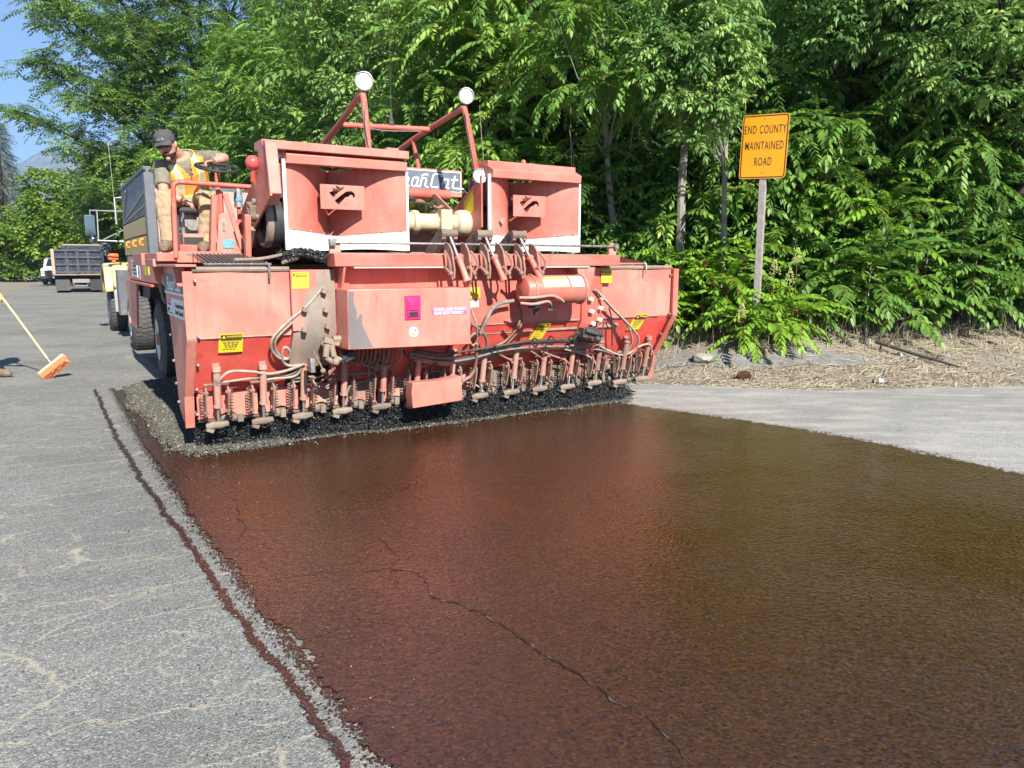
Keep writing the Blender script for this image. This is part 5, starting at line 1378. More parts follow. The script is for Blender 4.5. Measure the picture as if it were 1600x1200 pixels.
# warning stickers
def warning(t0, t1, z0, z1, s_of, skew=0.0, lines=4, parent=None, lean_=0.0):
    """yellow plate with a black header, triangle, the word WARNING and illegible small print"""
    parent = parent or SPR
    w_, h_ = t1 - t0, z1 - z0
    def P(u, v, d):   # u across, v up in 0..1, d proud
        z = z0 + v * h_
        return (t0 + u * w_ + skew * v, s_of(z) - d, z)
    def quad(u0, u1, v0, v1, d, mat, name, par):
        mb = MB(); mb.add([P(u0, v0, d), P(u1, v0, d), P(u1, v1, d), P(u0, v1, d), P(u0, v0, d - .0016), P(u1, v0, d - .0016), P(u1, v1, d - .0016), P(u0, v1, d - .0016)],
                          [(0, 1, 2, 3), (7, 6, 5, 4), (0, 4, 5, 1), (1, 5, 6, 2), (2, 6, 7, 3), (3, 7, 4, 0)])
        return part(name, mb, mat, par)
    st = quad(0, 1, 0, 1, .0050, YELLOW, 'warning_sticker', parent)
    quad(.07, .93, .73, .92, .0066, INK, 'sticker_header', st)
    mb = MB(); a, b_, c_ = P(.12, .76, .0084), P(.26, .76, .0084), P(.19, .89, .0084)
    mb.add([a, b_, c_, tuple(Vector(a) + Vector((0, .001, 0))), tuple(Vector(b_) + Vector((0, .001, 0))), tuple(Vector(c_) + Vector((0, .001, 0)))], [(0, 1, 2), (5, 4, 3), (0, 3, 4, 1), (1, 4, 5, 2), (2, 5, 3, 0)])
    part('warning_triangle', mb, YELLOW, st)
    zc = z0 + .825 * h_; zt = z0 + .5 * h_
    me = text_mesh('WARNING', h_ * .15, YELLOW, bold=.0007, sx=.98)
    k = math.atan2(s_of(z0) - s_of(z1), h_)
    o = link_mesh('lettering', me, st)
    sh = Matrix.Identity(4); sh[0][1] = skew / h_
    o.matrix_local = Matrix.Translation(Vector((t0 + w_ * .60 + skew * .825, s_of(zc) - .0088, zc)) - Vector(OFF)) @ Matrix.Rotation(R(90) - 0 + k, 4, 'X') @ sh
    for q in range(lines):
        v = .62 - q * .14
        u0 = .16 + .10 * ((q * 7) % 3) * .5; u1 = .86 - .09 * ((q * 5) % 4) * .5
        nseg = 4
        for j in range(nseg):
            a = u0 + (u1 - u0) * j / nseg; b_ = a + (u1 - u0) / nseg * (.72 + .1 * ((j + q) % 2))
            quad(a, b_, v - .035, v + .02, .0064, GREYINK, 'small_print', st)
fl = lambda z: 6.235
warning(1.745, 1.885, 1.385, 1.52, fl)
warning(1.155, 1.345, .872, 1.035, lambda z: S(z) - .012)
warning(4.20, 4.36, .81, .985, lambda z: S(z) - .018, skew=.05)
warning(5.02, 5.165, 1.385, 1.525, lambda z: 6.25)
warning(5.50, 5.68, .85, 1.035, lambda z: S(z) - .012, skew=.06)
# hydraulic tank with bands, sight valve
tk = MB(); tk.lathe([(.0001, 0), (.09, .004), (.125, .02), (.142, .05), (.142, .70), (.125, .745), (.08, .765), (.0001, .77)], (3.88, 6.05, 1.335), 'x', 24)
TANK = part('hydraulic_tank', tk, RED)
mb = MB(); mb.cyl((4.24, 6.05, 1.195), (4.24, 6.05, 1.13), .012, 8); mb.cyl((4.19, 6.04, 1.14), (4.30, 6.04, 1.14), .008, 6); mb.ball((4.24, 6.05, 1.16), .02, 8, 6)
part('drain_valve', mb, STEEL, TANK)
PALEY = simple('sun_bleached_sticker', (.74, .62, .30), .6, var=.15, scale=30)
for t0, t1, mt in ((4.06, 4.36, PALEY), (4.39, 4.54, WHITEINK)):
    mb = MB(); n = 6; vs = []
    for i in range(n + 1):
        a = R(200 + 62 * i / n) if False else R(118 + 50 * i / n)
        y, z = 6.05 + .1445 * math.cos(a), 1.335 + .1445 * math.sin(a)
        vs += [(t0, y, z), (t1, y, z)]
    mb.add(vs, [(2 * i, 2 * i + 1, 2 * i + 3, 2 * i + 2) for i in range(n)]); part('tank_sticker', mb, mt, TANK)
mb = MB(); n = 3; vs = []
for i in range(n + 1):
    a = R(122 + 12 * i / n); y, z = 6.05 + .1462 * math.cos(a), 1.335 + .1462 * math.sin(a); vs += [(4.09, y, z), (4.33, y, z)]
mb.add(vs, [(2 * i, 2 * i + 1, 2 * i + 3, 2 * i + 2) for i in range(n)]); part('tank_sticker_header', mb, GREYINK, TANK)
for t in (3.98, 4.58):
    mb = MB(); mb.tube([(t, 6.05 + .147 * math.cos(R(a)), 1.335 + .147 * math.sin(R(a))) for a in range(40, 330, 20)], .010, 5); part('tank_band', mb, RED_D, TANK)
# filter lines on the tank's face
mb = MB(); mb.tube([(3.80, 5.95, 1.27), (3.95, 5.90, 1.27), (4.12, 5.89, 1.285), (4.22, 5.90, 1.26), (4.30, 5.93, 1.22)], .013, 8, smooth=4); mb.tube([(3.80, 5.93, 1.22), (3.92, 5.885, 1.21), (4.08, 5.89, 1.23), (4.15, 5.93, 1.20)], .013, 8, smooth=4)
part('tank_line', mb, RED_D, TANK)

# small red guard box low in the centre
mb = MB(); a, b_ = 2.83, 3.35
poly = [(a, .25), (a - .01, .40), (a + .005, .49), (a + .25, .488), (a + .33, .49), (b_, .515), (b_ + .005, .275)]
mb.prism(poly, 'y', 6.28, 6.42); part('guard_box', mb, RED_F, bevel=.005)

# three actuator claws over the beam
def claw(t, lean_):
    mb = MB()
    a = Vector((t - .005, 6.10, 1.80)); 
    top = Vector((t - .01, 6.12, 1.86)); bot = Vector((t + .10 + lean_, 5.98, 1.43)); md = top.lerp(bot, .47)
    mb.tube([md, bot], .030, 12); mb.tube([bot + (md - bot).normalized() * .03, bot], .037, 10); mb.tube([md, md + (bot - md).normalized() * .03], .036, 10)
    g = part('lift_cylinder', mb, RED_F, bevel=.002)
    mb = MB(); mb.cyl(top, md, .014, 10); part('rod', mb, CHROME, g)
    mb = MB(); mb.tube([top + Vector((-.085, 0, .0)), top + Vector((.075, 0, .0))], .038, 10)
    part('cross_head', mb, FOOT, g)
    for sx in (-.07, .05):
        mb = MB()
        poly = [(6.10, 1.90), (6.18, 1.89), (6.38, 1.77), (6.50, 1.66), (6.48, 1.56), (6.36, 1.60), (6.22, 1.72), (6.10, 1.81)]
        mb.prism(poly, 'x', t + sx - .02, t + sx + .02); part('rocker_arm', mb, FOOT if sx < 0 else GRIME, g, bevel=.003)
    for sx in (-.065, .105):
        x = t + sx
        mb = MB()
        poly = [(6.16, 1.785), (6.07, 1.765), (6.01, 1.70), (5.965, 1.54), (5.975, 1.455), (6.05, 1.45), (6.09, 1.53), (6.098, 1.66), (6.16, 1.69)]
        mb.prism(poly, 'x', x - .009 + .03, x + .009 + .03); 
        part('side_plate', mb, GRIME, g, bevel=.003)
        mb = MB(); mb.tube([(x + .02, 6.02, 1.475), (x + .055, 6.02, 1.475)], .016, 8)
        pts = [(x - .02 if sx < 0 else x + .075, 6.06, 1.70), (x - .012 if sx < 0 else x + .095, 6.0, 1.64), (x - .008 if sx < 0 else x + .105, 5.98, 1.57), (x if sx < 0 else x + .07, 5.99, 1.50)]
        mb.tube(pts, .011, 6, smooth=3)
        q = Vector(pts[-1]); mb.ball(q, .026, 8, 6); mb.tube([q + Vector((-.07, -.01, .06)), q + Vector((0, 0, 0))], [.018, .014], 7); mb.tube([q, q + Vector((.02, 0, -.05))], .013, 6)
        part('valve_fitting', mb, HOSE['rust'], g)
claw(3.16, 0.0); claw(3.53, 0.02); claw(3.91, 0.06)
mb = MB()
for k in range(9):
    z = 1.42 - k * .024
    mb.tube([(4.00 + (.004 if k % 2 else -.004), 6.02, z), (4.00 - (.004 if k % 2 else -.004), 6.02, z - .026)], .008, 5)
part('chain', mb, STEEL)
mb = MB(); mb.ball((4.035, 5.98, 1.215), .026, 14, 10); part('white_knob', mb, WHITE)
mb = MB(); mb.tube([(4.035, 6.06, 1.25), (4.035, 6.0, 1.2), (4.035, 6.02, 1.1)], .030, 8); mb.obox((4.03, 6.06, 1.20), (.07, .10, .08)); part('valve_block', mb, BLACK, bevel=.005)
# valve clump left of the control box, gear coupling
mb = MB()
for p, q, r_ in (((1.98, 6.24, .93), (2.06, 6.20, .86), .035), ((2.00, 6.18, .90), (1.98, 6.16, .80), .028), ((1.98, 6.16, .80), (2.06, 6.15, .74), .024), ((2.04, 6.18, .90), (2.05, 6.15, .80), .026), ((2.05, 6.15, .80), (2.13, 6.14, .76), .022), ((2.06, 6.2, .95), (2.15, 6.2, .95), .03)):
    mb.tube([p, q], r_, 8)
mb.obox((2.05, 6.22, .93), (.14, .08, .05), Matrix.Rotation(.3, 3, 'Y')); mb.ball((2.06, 6.14, .76), .035, 8, 6)
part('valve_cluster', mb, DUSTY, bevel=.003)
mb = MB(); mb.tube([(2.08, 6.10, .76), (2.14, 6.10, .80), (2.17, 6.10, .84)], .010, 6); mb.obox((2.18, 6.16, .80), (.12, .1, .06), Matrix.Rotation(-.4, 3, 'Y')); part('black_valve', mb, BLACK, bevel=.004)
mb = MB(); mb.tube([(1.875, 6.16, .86), (1.93, 6.15, .74), (1.945, 6.15, .70)], .008, 6); mb.ball((1.948, 6.15, .69), .024, 10, 8); part('lever', mb, DUSTY)
mb = MB(); mb.box(1.845, 1.885, 6.15, 6.24, .68, .80); part('hose_clamp', mb, STEEL, bevel=.004)
mb = MB(); mb.box(2.135, 2.155, 6.19, 6.235, .86, 1.0); part('link_plate', mb, DUSTY, bevel=.003)
# pipes between gate 4 and 5 and conveying tubes
mb = MB(); mb.tube([(2.20, 6.42, .72), (2.42, 6.40, .73)], .014, 8); mb.tube([(2.44, 6.40, .73), (2.60, 6.42, .71)], .014, 8); part('manifold_pipe', mb, HOSE['grey'])
for r_, c_, pts in HOSES:
    mb = MB(); mb.tube(pts, r_, 7, smooth=6); part('hydraulic_hose', mb, HOSE[c_], smooth=60)
for (t, z, s_) in ((4.16, .80, 6.28), (4.36, .81, 6.28), (4.62, .80, 6.28), (3.72, .74, 6.33), (4.9, .80, 6.3)):
    mb = MB(); mb.tube([(t, s_ - .06 + .05 * math.cos(R(a)), z + .045 * math.sin(R(a))) for a in range(0, 361, 40)], .007, 5); part('hose_tie', mb, INK)
# hydraulic block lump at the right bundle
mb = MB(); mb.obox((4.83, 6.20, .86), (.22, .10, .10), Matrix.Rotation(.15, 3, 'Y')); mb.tube([(4.74, 6.14, .90), (4.96, 6.13, .84)], .025, 8); mb.tube([(4.95, 6.15, .83), (4.99, 6.14, .99)], .008, 6); mb.ball((4.9, 6.14, .80), .04, 8, 6)
part('valve_block', mb, HOSE['dark'], bevel=.004)
# grease lumps near the right end
rr = random.Random(8); mb = MB()
for i in range(26):
    t = rr.uniform(5.15, 6.05); z = rr.uniform(.28, .62)
    mb.ball((t, S(z) - .03 - rr.random() * .05, z), rr.uniform(.018, .05), 7, 5, (rr.uniform(.7, 1.3), .7, rr.uniform(.7, 1.3)))
part('grease_clod', mb, FOOT)['kind'] = 'stuff'

# stone grates lying on the hopper
def grate(t0, t1, s0, s1, z0, z1, n, mat):
    mb = MB()
    for k in range(n):
        t = t0 + (t1 - t0) * k / (n - 1)
        mb.bar((t, s0, z0), (t + .03, s1, z1), .006, .03)
    for q in (0, 1):
        s_, z_ = (s0, z0) if q == 0 else (s1, z1)
        mb.cyl((t0 - .02, s_, z_), (t1 + .05, s_, z_), .010, 6)
    return mb
part('grate', grate(1.12, 1.58, 6.42, 7.25, 1.585, 1.67, 14, STEEL), STEEL)
part('grate', grate(5.17, 5.72, 6.38, 7.0, 1.585, 1.68, 11, STEEL), RED_F)
mb = MB(); mb.tube([(1.55, 6.27, 1.60), (1.57, 6.25, 1.58), (1.57, 6.245, 1.47)], .010, 6); part('grate_hook', mb, STEEL)
mb = MB(); mb.tube([(5.64, 6.27, 1.60), (5.65, 6.25, 1.575), (5.65, 6.245, 1.47)], .010, 6); part('grate_hook', mb, STEEL)
mb = MB(); mb.tube([(1.35, 6.5, 1.62), (1.6, 6.6, 1.63), (1.9, 6.8, 1.68), (1.98, 6.85, 1.66), (1.92, 6.7, 1.63), (1.75, 6.5, 1.60)], .016, 7, smooth=5); part('loose_hose', mb, DUSTY)

# two conveyor hoods with white rubber skirts and cut-out emblem
def hood(t0, t1, k):
    sF = 6.75; z0, z1 = 1.872, 2.47; tc = t0 + (t1 - t0) * .46; W_ = t1 - t0
    # deflector sheet: curved V, open to the front
    mb = MB(); n = 28; m_ = 10; vs = []; fs = []
    def dep(u):
        x = (u - .46) / (.46 if u < .46 else .54)
        return .47 * (1 - abs(x)) ** 1.9
    for j in range(m_ + 1):
        for i in range(n + 1):
            u = i / n
            z = z0 - .05 * (1 - abs((u - .46) / .54)) * (1 - j / m_) + (z1 - z0) * j / m_
            vs.append((t0 + W_ * u, sF + dep(u), z))
    for j in range(m_):
        for i in range(n):
            a = j * (n + 1) + i; fs.append((a, a + 1, a + n + 2, a + n + 1))
    o = len(vs); vs += [(p[0], p[1] + .012, p[2]) for p in vs]; fs += [tuple(x + o for x in reversed(f)) for f in fs]
    mb.add(vs, fs)
    root = part('conveyor_hood', mb, RED_F, smooth=50)
    # cross plate with emblem cut-out
    a, b_ = tc - .20 * W_ / 1.18, tc + .24 * W_ / 1.18
    zb, zt = 2.085, 2.305
    cx, cz = (a + b_) / 2 - .02, (zb + zt) / 2 + .01
    e1 = [(-.115, .03), (-.07, .05), (-.085, .075), (-.035, .065), (-.05, .10), (0.0, .078), (.045, .09), (.02, .062), (-.03, .03), (-.075, -.02)]
    e2 = [(-.062, -.045), (.0, .005), (.06, .048), (.11, .055), (.142, .03), (.145, .0), (.128, -.012), (.122, .012), (.100, .018), (.082, .0), (.045, -.012), (.02, -.04), (-.02, -.085)]
    e = lambda L_: [(cx + x * .95, cz + z * .95) for x, z in L_]
    me = fill_mesh([(a, zb), (b_, zb), (b_, zt), (a, zt)], [e(e1), e(e2)], .003, RED_F, 'emblem_plate')
    o = link_mesh('emblem_plate', me, root); o.matrix_local = Matrix.Translation(Vector((0, sF + .078, 0)) - Vector(OFF)) @ Matrix.Rotation(R(90), 4, 'X')
    mb = MB(); mb.box(a + .02, b_ - .02, sF + .150, sF + .154, zb + .02, zt - .02); part('emblem_shade_plate', mb, SHADE_RED, root)  # added dark plate: stands in for the shade seen through the cut-outs
    # header
    mb = MB(); mb.prism([(sF - .055, 2.452), (sF - .065, 2.53), (sF + .10, 2.605), (sF + .26, 2.61), (sF + .26, 2.48), (sF - .01, 2.452)], 'x', t0 - .0, t1 + .0)
    part('header', mb, RED_F, root, bevel=.005)
    mb = MB(); mb.box(t0 + .02, t1 - .02, sF + .485, sF + .50, 1.86, 2.47); part('rear_plate', mb, RED_D, root)
    # skirts
    for x0, x1 in ((t0 - .030, t0 - .001), (t1 + .001, t1 + .026)):
        mb = MB(); mb.box(x0, x1, sF - .02, sF + .012, 1.71, 2.49 if x0 < tc else 2.45); part('side_skirt', mb, WHITE, root, bevel=.003)
    mb = MB(); n = 10; vs = []
    for i in range(n + 1):
        u = i / n; t = t0 + W_ * u; zt_ = z0 - .05 * (1 - abs((u - .46) / .54)) + .02
        s_ = sF + dep(u) * .55 - .006
        vs += [(t, s_, 1.715 - .01 * math.sin(u * 7)), (t, s_, zt_), (t, s_ + .012, 1.715 - .01 * math.sin(u * 7)), (t, s_ + .012, zt_)]
    fs = []
    for i in range(n):
        q = 4 * i; fs += [(q, q + 4, q + 5, q + 1), (q + 2, q + 3, q + 7, q + 6), (q + 1, q + 5, q + 7, q + 3), (q, q + 2, q + 6, q + 4)]
    mb.add(vs, fs); part('bottom_skirt', mb, WHITE, root)
    for i in range(7):
        u = .05 + .9 * i / 6; t = t0 + W_ * u
        mb = MB(); mb.ball((t, sF + dep(u) * .8 - .004 if abs(u - .46) > .1 else sF + .24, z0 + .035 - .05 * (1 - abs((u - .46) / .54))), .011, 6, 4); part('rivet', mb, WORN, root)
    return root
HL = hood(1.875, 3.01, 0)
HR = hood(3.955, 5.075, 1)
mb = MB(); mb.lathe([(.0001, -.003), (.03, -.003), (.03, 0)], (4.10, 6.752, 2.03), 'y', 10); part('scuff', mb, DUSTY, HR)
mb = MB(); mb.cyl((4.52, 7.0, 2.6), (4.52, 7.0, 2.66), .035, 10); mb.ball((4.52, 7.0, 2.67), .03, 8, 6); part('grease_cap', mb, RED, HR)
mb = MB(); mb.box(2.88, 3.0, 6.85, 6.95, 2.60, 2.68); part('bracket', mb, RED_F, HL, bevel=.004)

# conveyors: side frames, belts, head drums
pol = [(6.55, 2.57), (6.46, 2.15), (6.70, 2.05), (7.08, 1.90), (7.56, 1.72), (8.3, 1.34), (9.6, .85), (9.9, 1.1), (8.55, 1.63), (6.80, 2.43), (6.78, 2.57)]
polb = [(6.84, 2.50), (6.84, 1.96), (7.0, 1.86), (7.4, 1.64), (8.2, 1.34), (9.6, .85), (9.9, 1.1), (8.55, 1.66), (7.0, 2.40)]
for t0, t1 in ((1.66, 1.68), (3.03, 3.05), (3.90, 3.92), (5.06, 5.075)):
    mb = MB(); mb.prism(pol if t0 < 2 else polb, 'x', t0, t1); part('conveyor_side', mb, RED if t0 > 3 else RED_F, bevel=.004)
for t0 in (1.66,):
    mb = MB()
    a = [(t0 + .001, 6.56, 2.57), (t0 + .14, 6.56, 2.57)]
    mb.hexa([(t0, 6.46, 2.17), (t0 + .10, 6.46, 2.17), (t0 + .10, 6.60, 2.08), (t0, 6.60, 2.08), (t0, 6.54, 2.60), (t0 + .10, 6.54, 2.60), (t0 + .10, 6.62, 2.62), (t0, 6.62, 2.62)])
    part('frame_arm', mb, RED_F, bevel=.006)
mb = MB(); mb.box(1.665, 3.02, 6.66, 6.93, 2.56, 2.632); part('hood_frame', mb, RED_F, bevel=.005)
mb = MB(); mb.box(3.96, 5.075, 6.80, 7.05, 2.56, 2.632); part('hood_frame', mb, RED_F, bevel=.005)
for t0, t1 in ((1.72, 3.0), (3.95, 5.07)):
    mb = MB(); c_ = (t0, 7.52, 1.975); L_ = t1 - t0
    mb.lathe([(.12, .10), (.165, .02), (.21, 0), (.228, .015), (.228, L_ - .015), (.21, L_), (.165, L_ - .02), (.12, L_ - .1)], c_, 'x', 28)
    part('head_drum', mb, BLACK)
    mb = MB(); mb.lathe([(.15, -.012), (.20, -.016), (.232, .0), (.234, .10), (.228, .11)], c_, 'x', 28); part('drum_rim', mb, DUSTY)
    mb = MB(); mb.lathe([(.0001, .05), (.17, .05), (.19, .0), (.20, .0)], c_, 'x', 24); part('drum_hub', mb, RED_D)
    mb = MB(); vs = []; 
    mb.add([(t0 + .02, 7.12, 2.20), (t1 - .02, 7.12, 2.20), (t1 - .02, 9.8, 1.12), (t0 + .02, 9.8, 1.12), (t0 + .02, 7.3, 1.77), (t1 - .02, 7.3, 1.77), (t1 - .02, 9.8, .9), (t0 + .02, 9.8, .9)], [(0, 1, 2, 3), (7, 6, 5, 4)])
    part('conveyor_belt', mb, BLACK)
mb = MB(); mb.lathe([(.08, .05), (.17, .03), (.205, 0), (.218, .012), (.222, .07), (.218, .15), (.08, .15)], (1.70, 6.97, 1.955), 'x', 32); part('drive_pulley', mb, BLACK)
mb = MB(); mb.lathe([(.165, .028), (.20, -.004), (.2195, .008), (.2235, .05), (.222, .06)], (1.70, 6.97, 1.955), 'x', 32); part('pulley_rim', mb, FOOT)
mb = MB(); mb.lathe([(.0001, .06), (.15, .055), (.165, .03)], (1.70, 6.97, 1.955), 'x', 24); part('pulley_hub', mb, GRIME)
mb = MB(); mb.box(1.765, 1.86, 6.80, 6.82, 2.17, 2.50); part('perforated_guard', mb, GRIME)
for i in range(5):
    for j in range(9):
        mb = MB(); mb.lathe([(.0001, -.001), (.0055, -.001), (.0055, 0)], (1.778 + .017 * i, 6.7985, 2.20 + .033 * j), 'y', 6); part('guard_hole', mb, INK)
# bearing, bolts and posts on the outer side of the left conveyor
mb = MB(); mb.lathe([(.0001, -.07), (.05, -.07), (.07, -.04), (.07, 0)], (1.66, 7.02, 2.03), 'x', 14); mb.obox((1.63, 7.02, 2.07), (.06, .16, .10), Matrix.Rotation(.3, 3, 'X')); part('drum_bearing', mb, FOOT, bevel=.006)
for s_, z_ in ((6.86, 2.0), (6.95, 2.14), (7.15, 1.93), (7.25, 1.87), (7.35, 1.82)):
    hexbolt((1.655, s_, z_), (-.03, 0, 0), .018)
mb = MB(); mb.bar((1.585, 7.05, 1.62), (1.585, 6.98, 2.02), .05, .07); mb.box(1.52, 1.66, 6.95, 7.15, 1.60, 1.63); part('support_post', mb, RED_F, bevel=.005)
mb = MB(); mb.bar((1.62, 7.3, 1.60), (1.62, 6.98, 1.9), .05, .05); part('tension_bar', mb, DUSTY)
for (s_, z_, w_, h_, mt) in ((6.90, 2.28, .06, .15, YELLOW), (7.26, 2.06, .10, .10, HOSE['grey']), (7.25, 1.98, .10, .07, YELLOW), (7.62, 1.83, .05, .13, YELLOW)):
    mb = MB(); mb.add([(1.658, s_, z_), (1.658, s_ + w_, z_ - w_ * .45), (1.658, s_ + w_, z_ + h_ - w_ * .45), (1.658, s_, z_ + h_)], [(0, 1, 2, 3)]); part('side_sticker', mb, mt)
mb = MB(); mb.add([(3.898, 7.0, 2.14), (3.898, 7.22, 2.02), (3.898, 7.22, 2.24), (3.898, 7.0, 2.36)], [(0, 1, 2, 3)]); part('side_sticker', mb, YELLOW)
# red indicator ball
mb = MB(); mb.ball((1.63, 6.86, 2.455), .064, 20, 14); mb.cyl((1.63, 6.86, 2.40), (1.63, 6.9, 2.30), .02, 8); part('indicator_ball', mb, REDLENS)

# drive motor and cross pipe between the conveyors
mb = MB()
mb.lathe([(.0001, 0), (.10, 0), (.105, .06), (.095, .07), (.095, .22), (.12, .23), (.12, .29), (.09, .30), (.09, .50), (.105, .51), (.105, .66), (.09, .67), (.085, .72), (.125, .74), (.14, .79), (.14, .86), (.11, .90), (.0001, .905)], (3.02, 7.15, 2.01), 'x', 20)
mb.box(3.53, 3.66, 7.02, 7.28, 1.90, 2.14)
part('drive_motor', mb, TANP, bevel=.004)
for a in range(0, 360, 60):
    hexbolt((3.29, 7.15 + .105 * math.cos(R(a)), 2.01 + .105 * math.sin(R(a))), (-.03, 0, 0), .014, WORN)
mb = MB(); mb.cyl((3.06, 7.55, 2.335), (3.89, 7.55, 2.335), .055, 16); part('cross_pipe', mb, RED)
mb = MB(); mb.prism([(7.05, 2.14), (7.25, 2.14), (7.48, 2.28), (7.52, 2.33), (7.42, 2.33)], 'x', 3.66, 3.68); part('motor_bracket', mb, RED_D, bevel=.003)
mb = MB(); mb.box(3.05, 3.9, 7.4, 7.6, 1.62, 1.95); part('cross_member', mb, RED_D, bevel=.006)
for k in range(6):
    rr = random.Random(k); x = 3.08 + .1 * k
    mb = MB(); mb.tube([(x, 7.2, 2.2), (x + .05, 7.1, 2.28 - .03 * k), (x + .16, 7.2, 2.18), (x + .2, 7.35, 2.05)], .016, 6, smooth=4); part('hydraulic_hose', mb, HOSE['dark' if k % 2 else 'rust'])

# name board
SB = MB(); SB.box(2.98, 4.155, 7.73, 7.76, 2.335, 2.63); SGN = part('name_board', SB, RED_F, bevel=.003)
mb = MB(); mb.box(3.04, 4.14, 7.724, 7.729, 2.388, 2.612); part('board_border', mb, WHITEINK, SGN)
mb = MB(); mb.box(3.05, 4.13, 7.719, 7.7235, 2.398, 2.602); part('board_face', mb, SIGNGREY, SGN)
def stroke(pts, w_=.014, sh=.28):
    mb = MB(); q = [Vector((x + (z - 0) * sh, 0, z)) for x, z in pts]
    for a, b_ in zip(q[:-1], q[1:]):
        d = (b_ - a).normalized() * (w_ * .45)
        mb.bar((a - d), (b_ + d), w_, .003, up=(0, 1, 0))
    return mb
LET = {
    'B': [[(0, 0), (0, .11)], [(0, .11), (.055, .11), (.065, .10), (.065, .07), (.055, .058), (0, .058)], [(.055, .058), (.07, .045), (.07, .012), (.058, 0), (-.01, 0)]],
    'e': [[(0, .035), (.05, .035), (.05, .06), (.04, .07), (.012, .07), (0, .058), (0, .012), (.012, 0), (.07, 0)]],
    'a': [[(.055, .07), (.012, .07), (0, .058), (0, .012), (.012, 0), (.042, 0), (.055, .02)], [(.055, .07), (.055, 0), (.075, 0)]],
    'r': [[(0, 0), (0, .07)], [(0, .058), (.014, .07), (.042, .07), (.05, .06), (.05, .012), (.06, 0), (.085, 0)], [(-.005, .088), (.014, .10), (.05, .10)]],
    'C': [[(.085, .095), (.085, .11), (.015, .11), (0, .095), (0, .015), (.015, 0), (.075, 0)]],
    't': [[(.012, .10), (.012, .012), (.022, 0), (.13, 0)], [(-.012, .07), (.05, .07)]],
}
x = 3.285
for ch, adv in (('B', .11), ('e', .095), ('a', .095), ('r', .115), ('C', .125), ('a', .105), ('t', .1)):
    for st in LET[ch]:
        mb = stroke([(a * 1.15, b_ * 1.32) for a, b_ in st], .017)
        mb.v = [(p[0] + x, p[1] + 7.7165, p[2] + 2.43) for p in mb.v]
        part('lettering', mb, WHITEINK, SGN)
    x += adv * 1.12
# lamp frame
FR = MB()
FR.tube([(2.76, 7.0, 2.60), (2.735, 7.0, 2.92), (2.715, 7.0, 3.14), (2.71, 7.03, 3.165), (2.70, 7.10, 3.16), (2.70, 7.6, 3.01), (2.68, 8.25, 2.83), (2.64, 9.0, 2.60)], .030, 10, smooth=3)
FR.tube([(3.94, 7.0, 2.52), (3.87, 7.0, 2.86), (3.805, 7.0, 3.13), (3.80, 7.03, 3.155), (3.79, 7.1, 3.15), (3.70, 7.9, 3.00), (3.62, 8.4, 2.86), (3.50, 9.3, 2.60)], .030, 10, smooth=3)
FR.tube([(2.70, 7.65, 2.99), (3.74, 7.65, 3.035)], .028, 10)
FR.tube([(2.70, 8.0, 2.90), (2.74, 8.0, 2.60)], .024, 8); FR.tube([(3.68, 8.0, 2.98), (3.74, 7.98, 2.60)], .026, 8)
FR.obox((2.76, 7.9, 2.74), (.20, .05, .02))
part('lamp_frame', FR, RED)
for pts_ in ([(2.725, 6.965, 3.1), (2.71, 6.96, 2.9), (2.75, 6.955, 2.62)], [(3.79, 6.965, 3.1), (3.83, 6.95, 2.85), (3.90, 6.955, 2.52)], [(2.9, 7.62, 2.98), (3.2, 7.62, 2.97), (3.6, 7.62, 3.0)]):
    mb = MB(); mb.tube(pts_, .006, 5, smooth=4); part('lamp_wire', mb, HOSE['grey'])
def lamp(t, s_, z, r_, pitch=0.0, dark=False):
    mb = MB()
    mb.lathe([(.0001, .09), (r_ * .5, .085), (r_ * .9, .04), (r_, -.012), (r_ * 1.0, -.03), (r_ * .90, -.034), (r_ * .88, -.02)], (0, 0, 0), 'y', 22)
    l = mb.build('floodlight', GALV if not dark else GALV, SPR)
    l.location = Vector((t, s_, z)) - Vector(OFF); l.rotation_euler = (pitch, 0, -.35)
    mb = MB(); mb.lathe([(.0001, -.030), (r_ * .45, -.028), (r_ * .88, -.019)], (0, 0, 0), 'y', 22); o = mb.build('lens', LENS_M, l)
    mb = MB(); mb.tube([(0, .03, -r_ * .9), (0, .03, -r_ * 1.5)], .016, 8); mb.build('bracket', WORN, l)
lamp(2.725, 7.0, 3.285, .088); lamp(3.82, 7.0, 3.275, .082, .05); lamp(3.925, 6.9, 2.475, .082, -.25, True)
mb = MB(); mb.tube([(3.27, 7.65, 3.04), (3.27, 7.65, 3.10)], [.035, .025], 10); mb.tube([(3.27, 7.65, 3.10), (3.27, 7.65, 3.17)], [.02, .012], 8); mb.tube([(3.27, 7.65, 3.16), (3.275, 7.66, 4.6)], [.005, .003], 5); part('antenna', mb, HOSE['dark'])

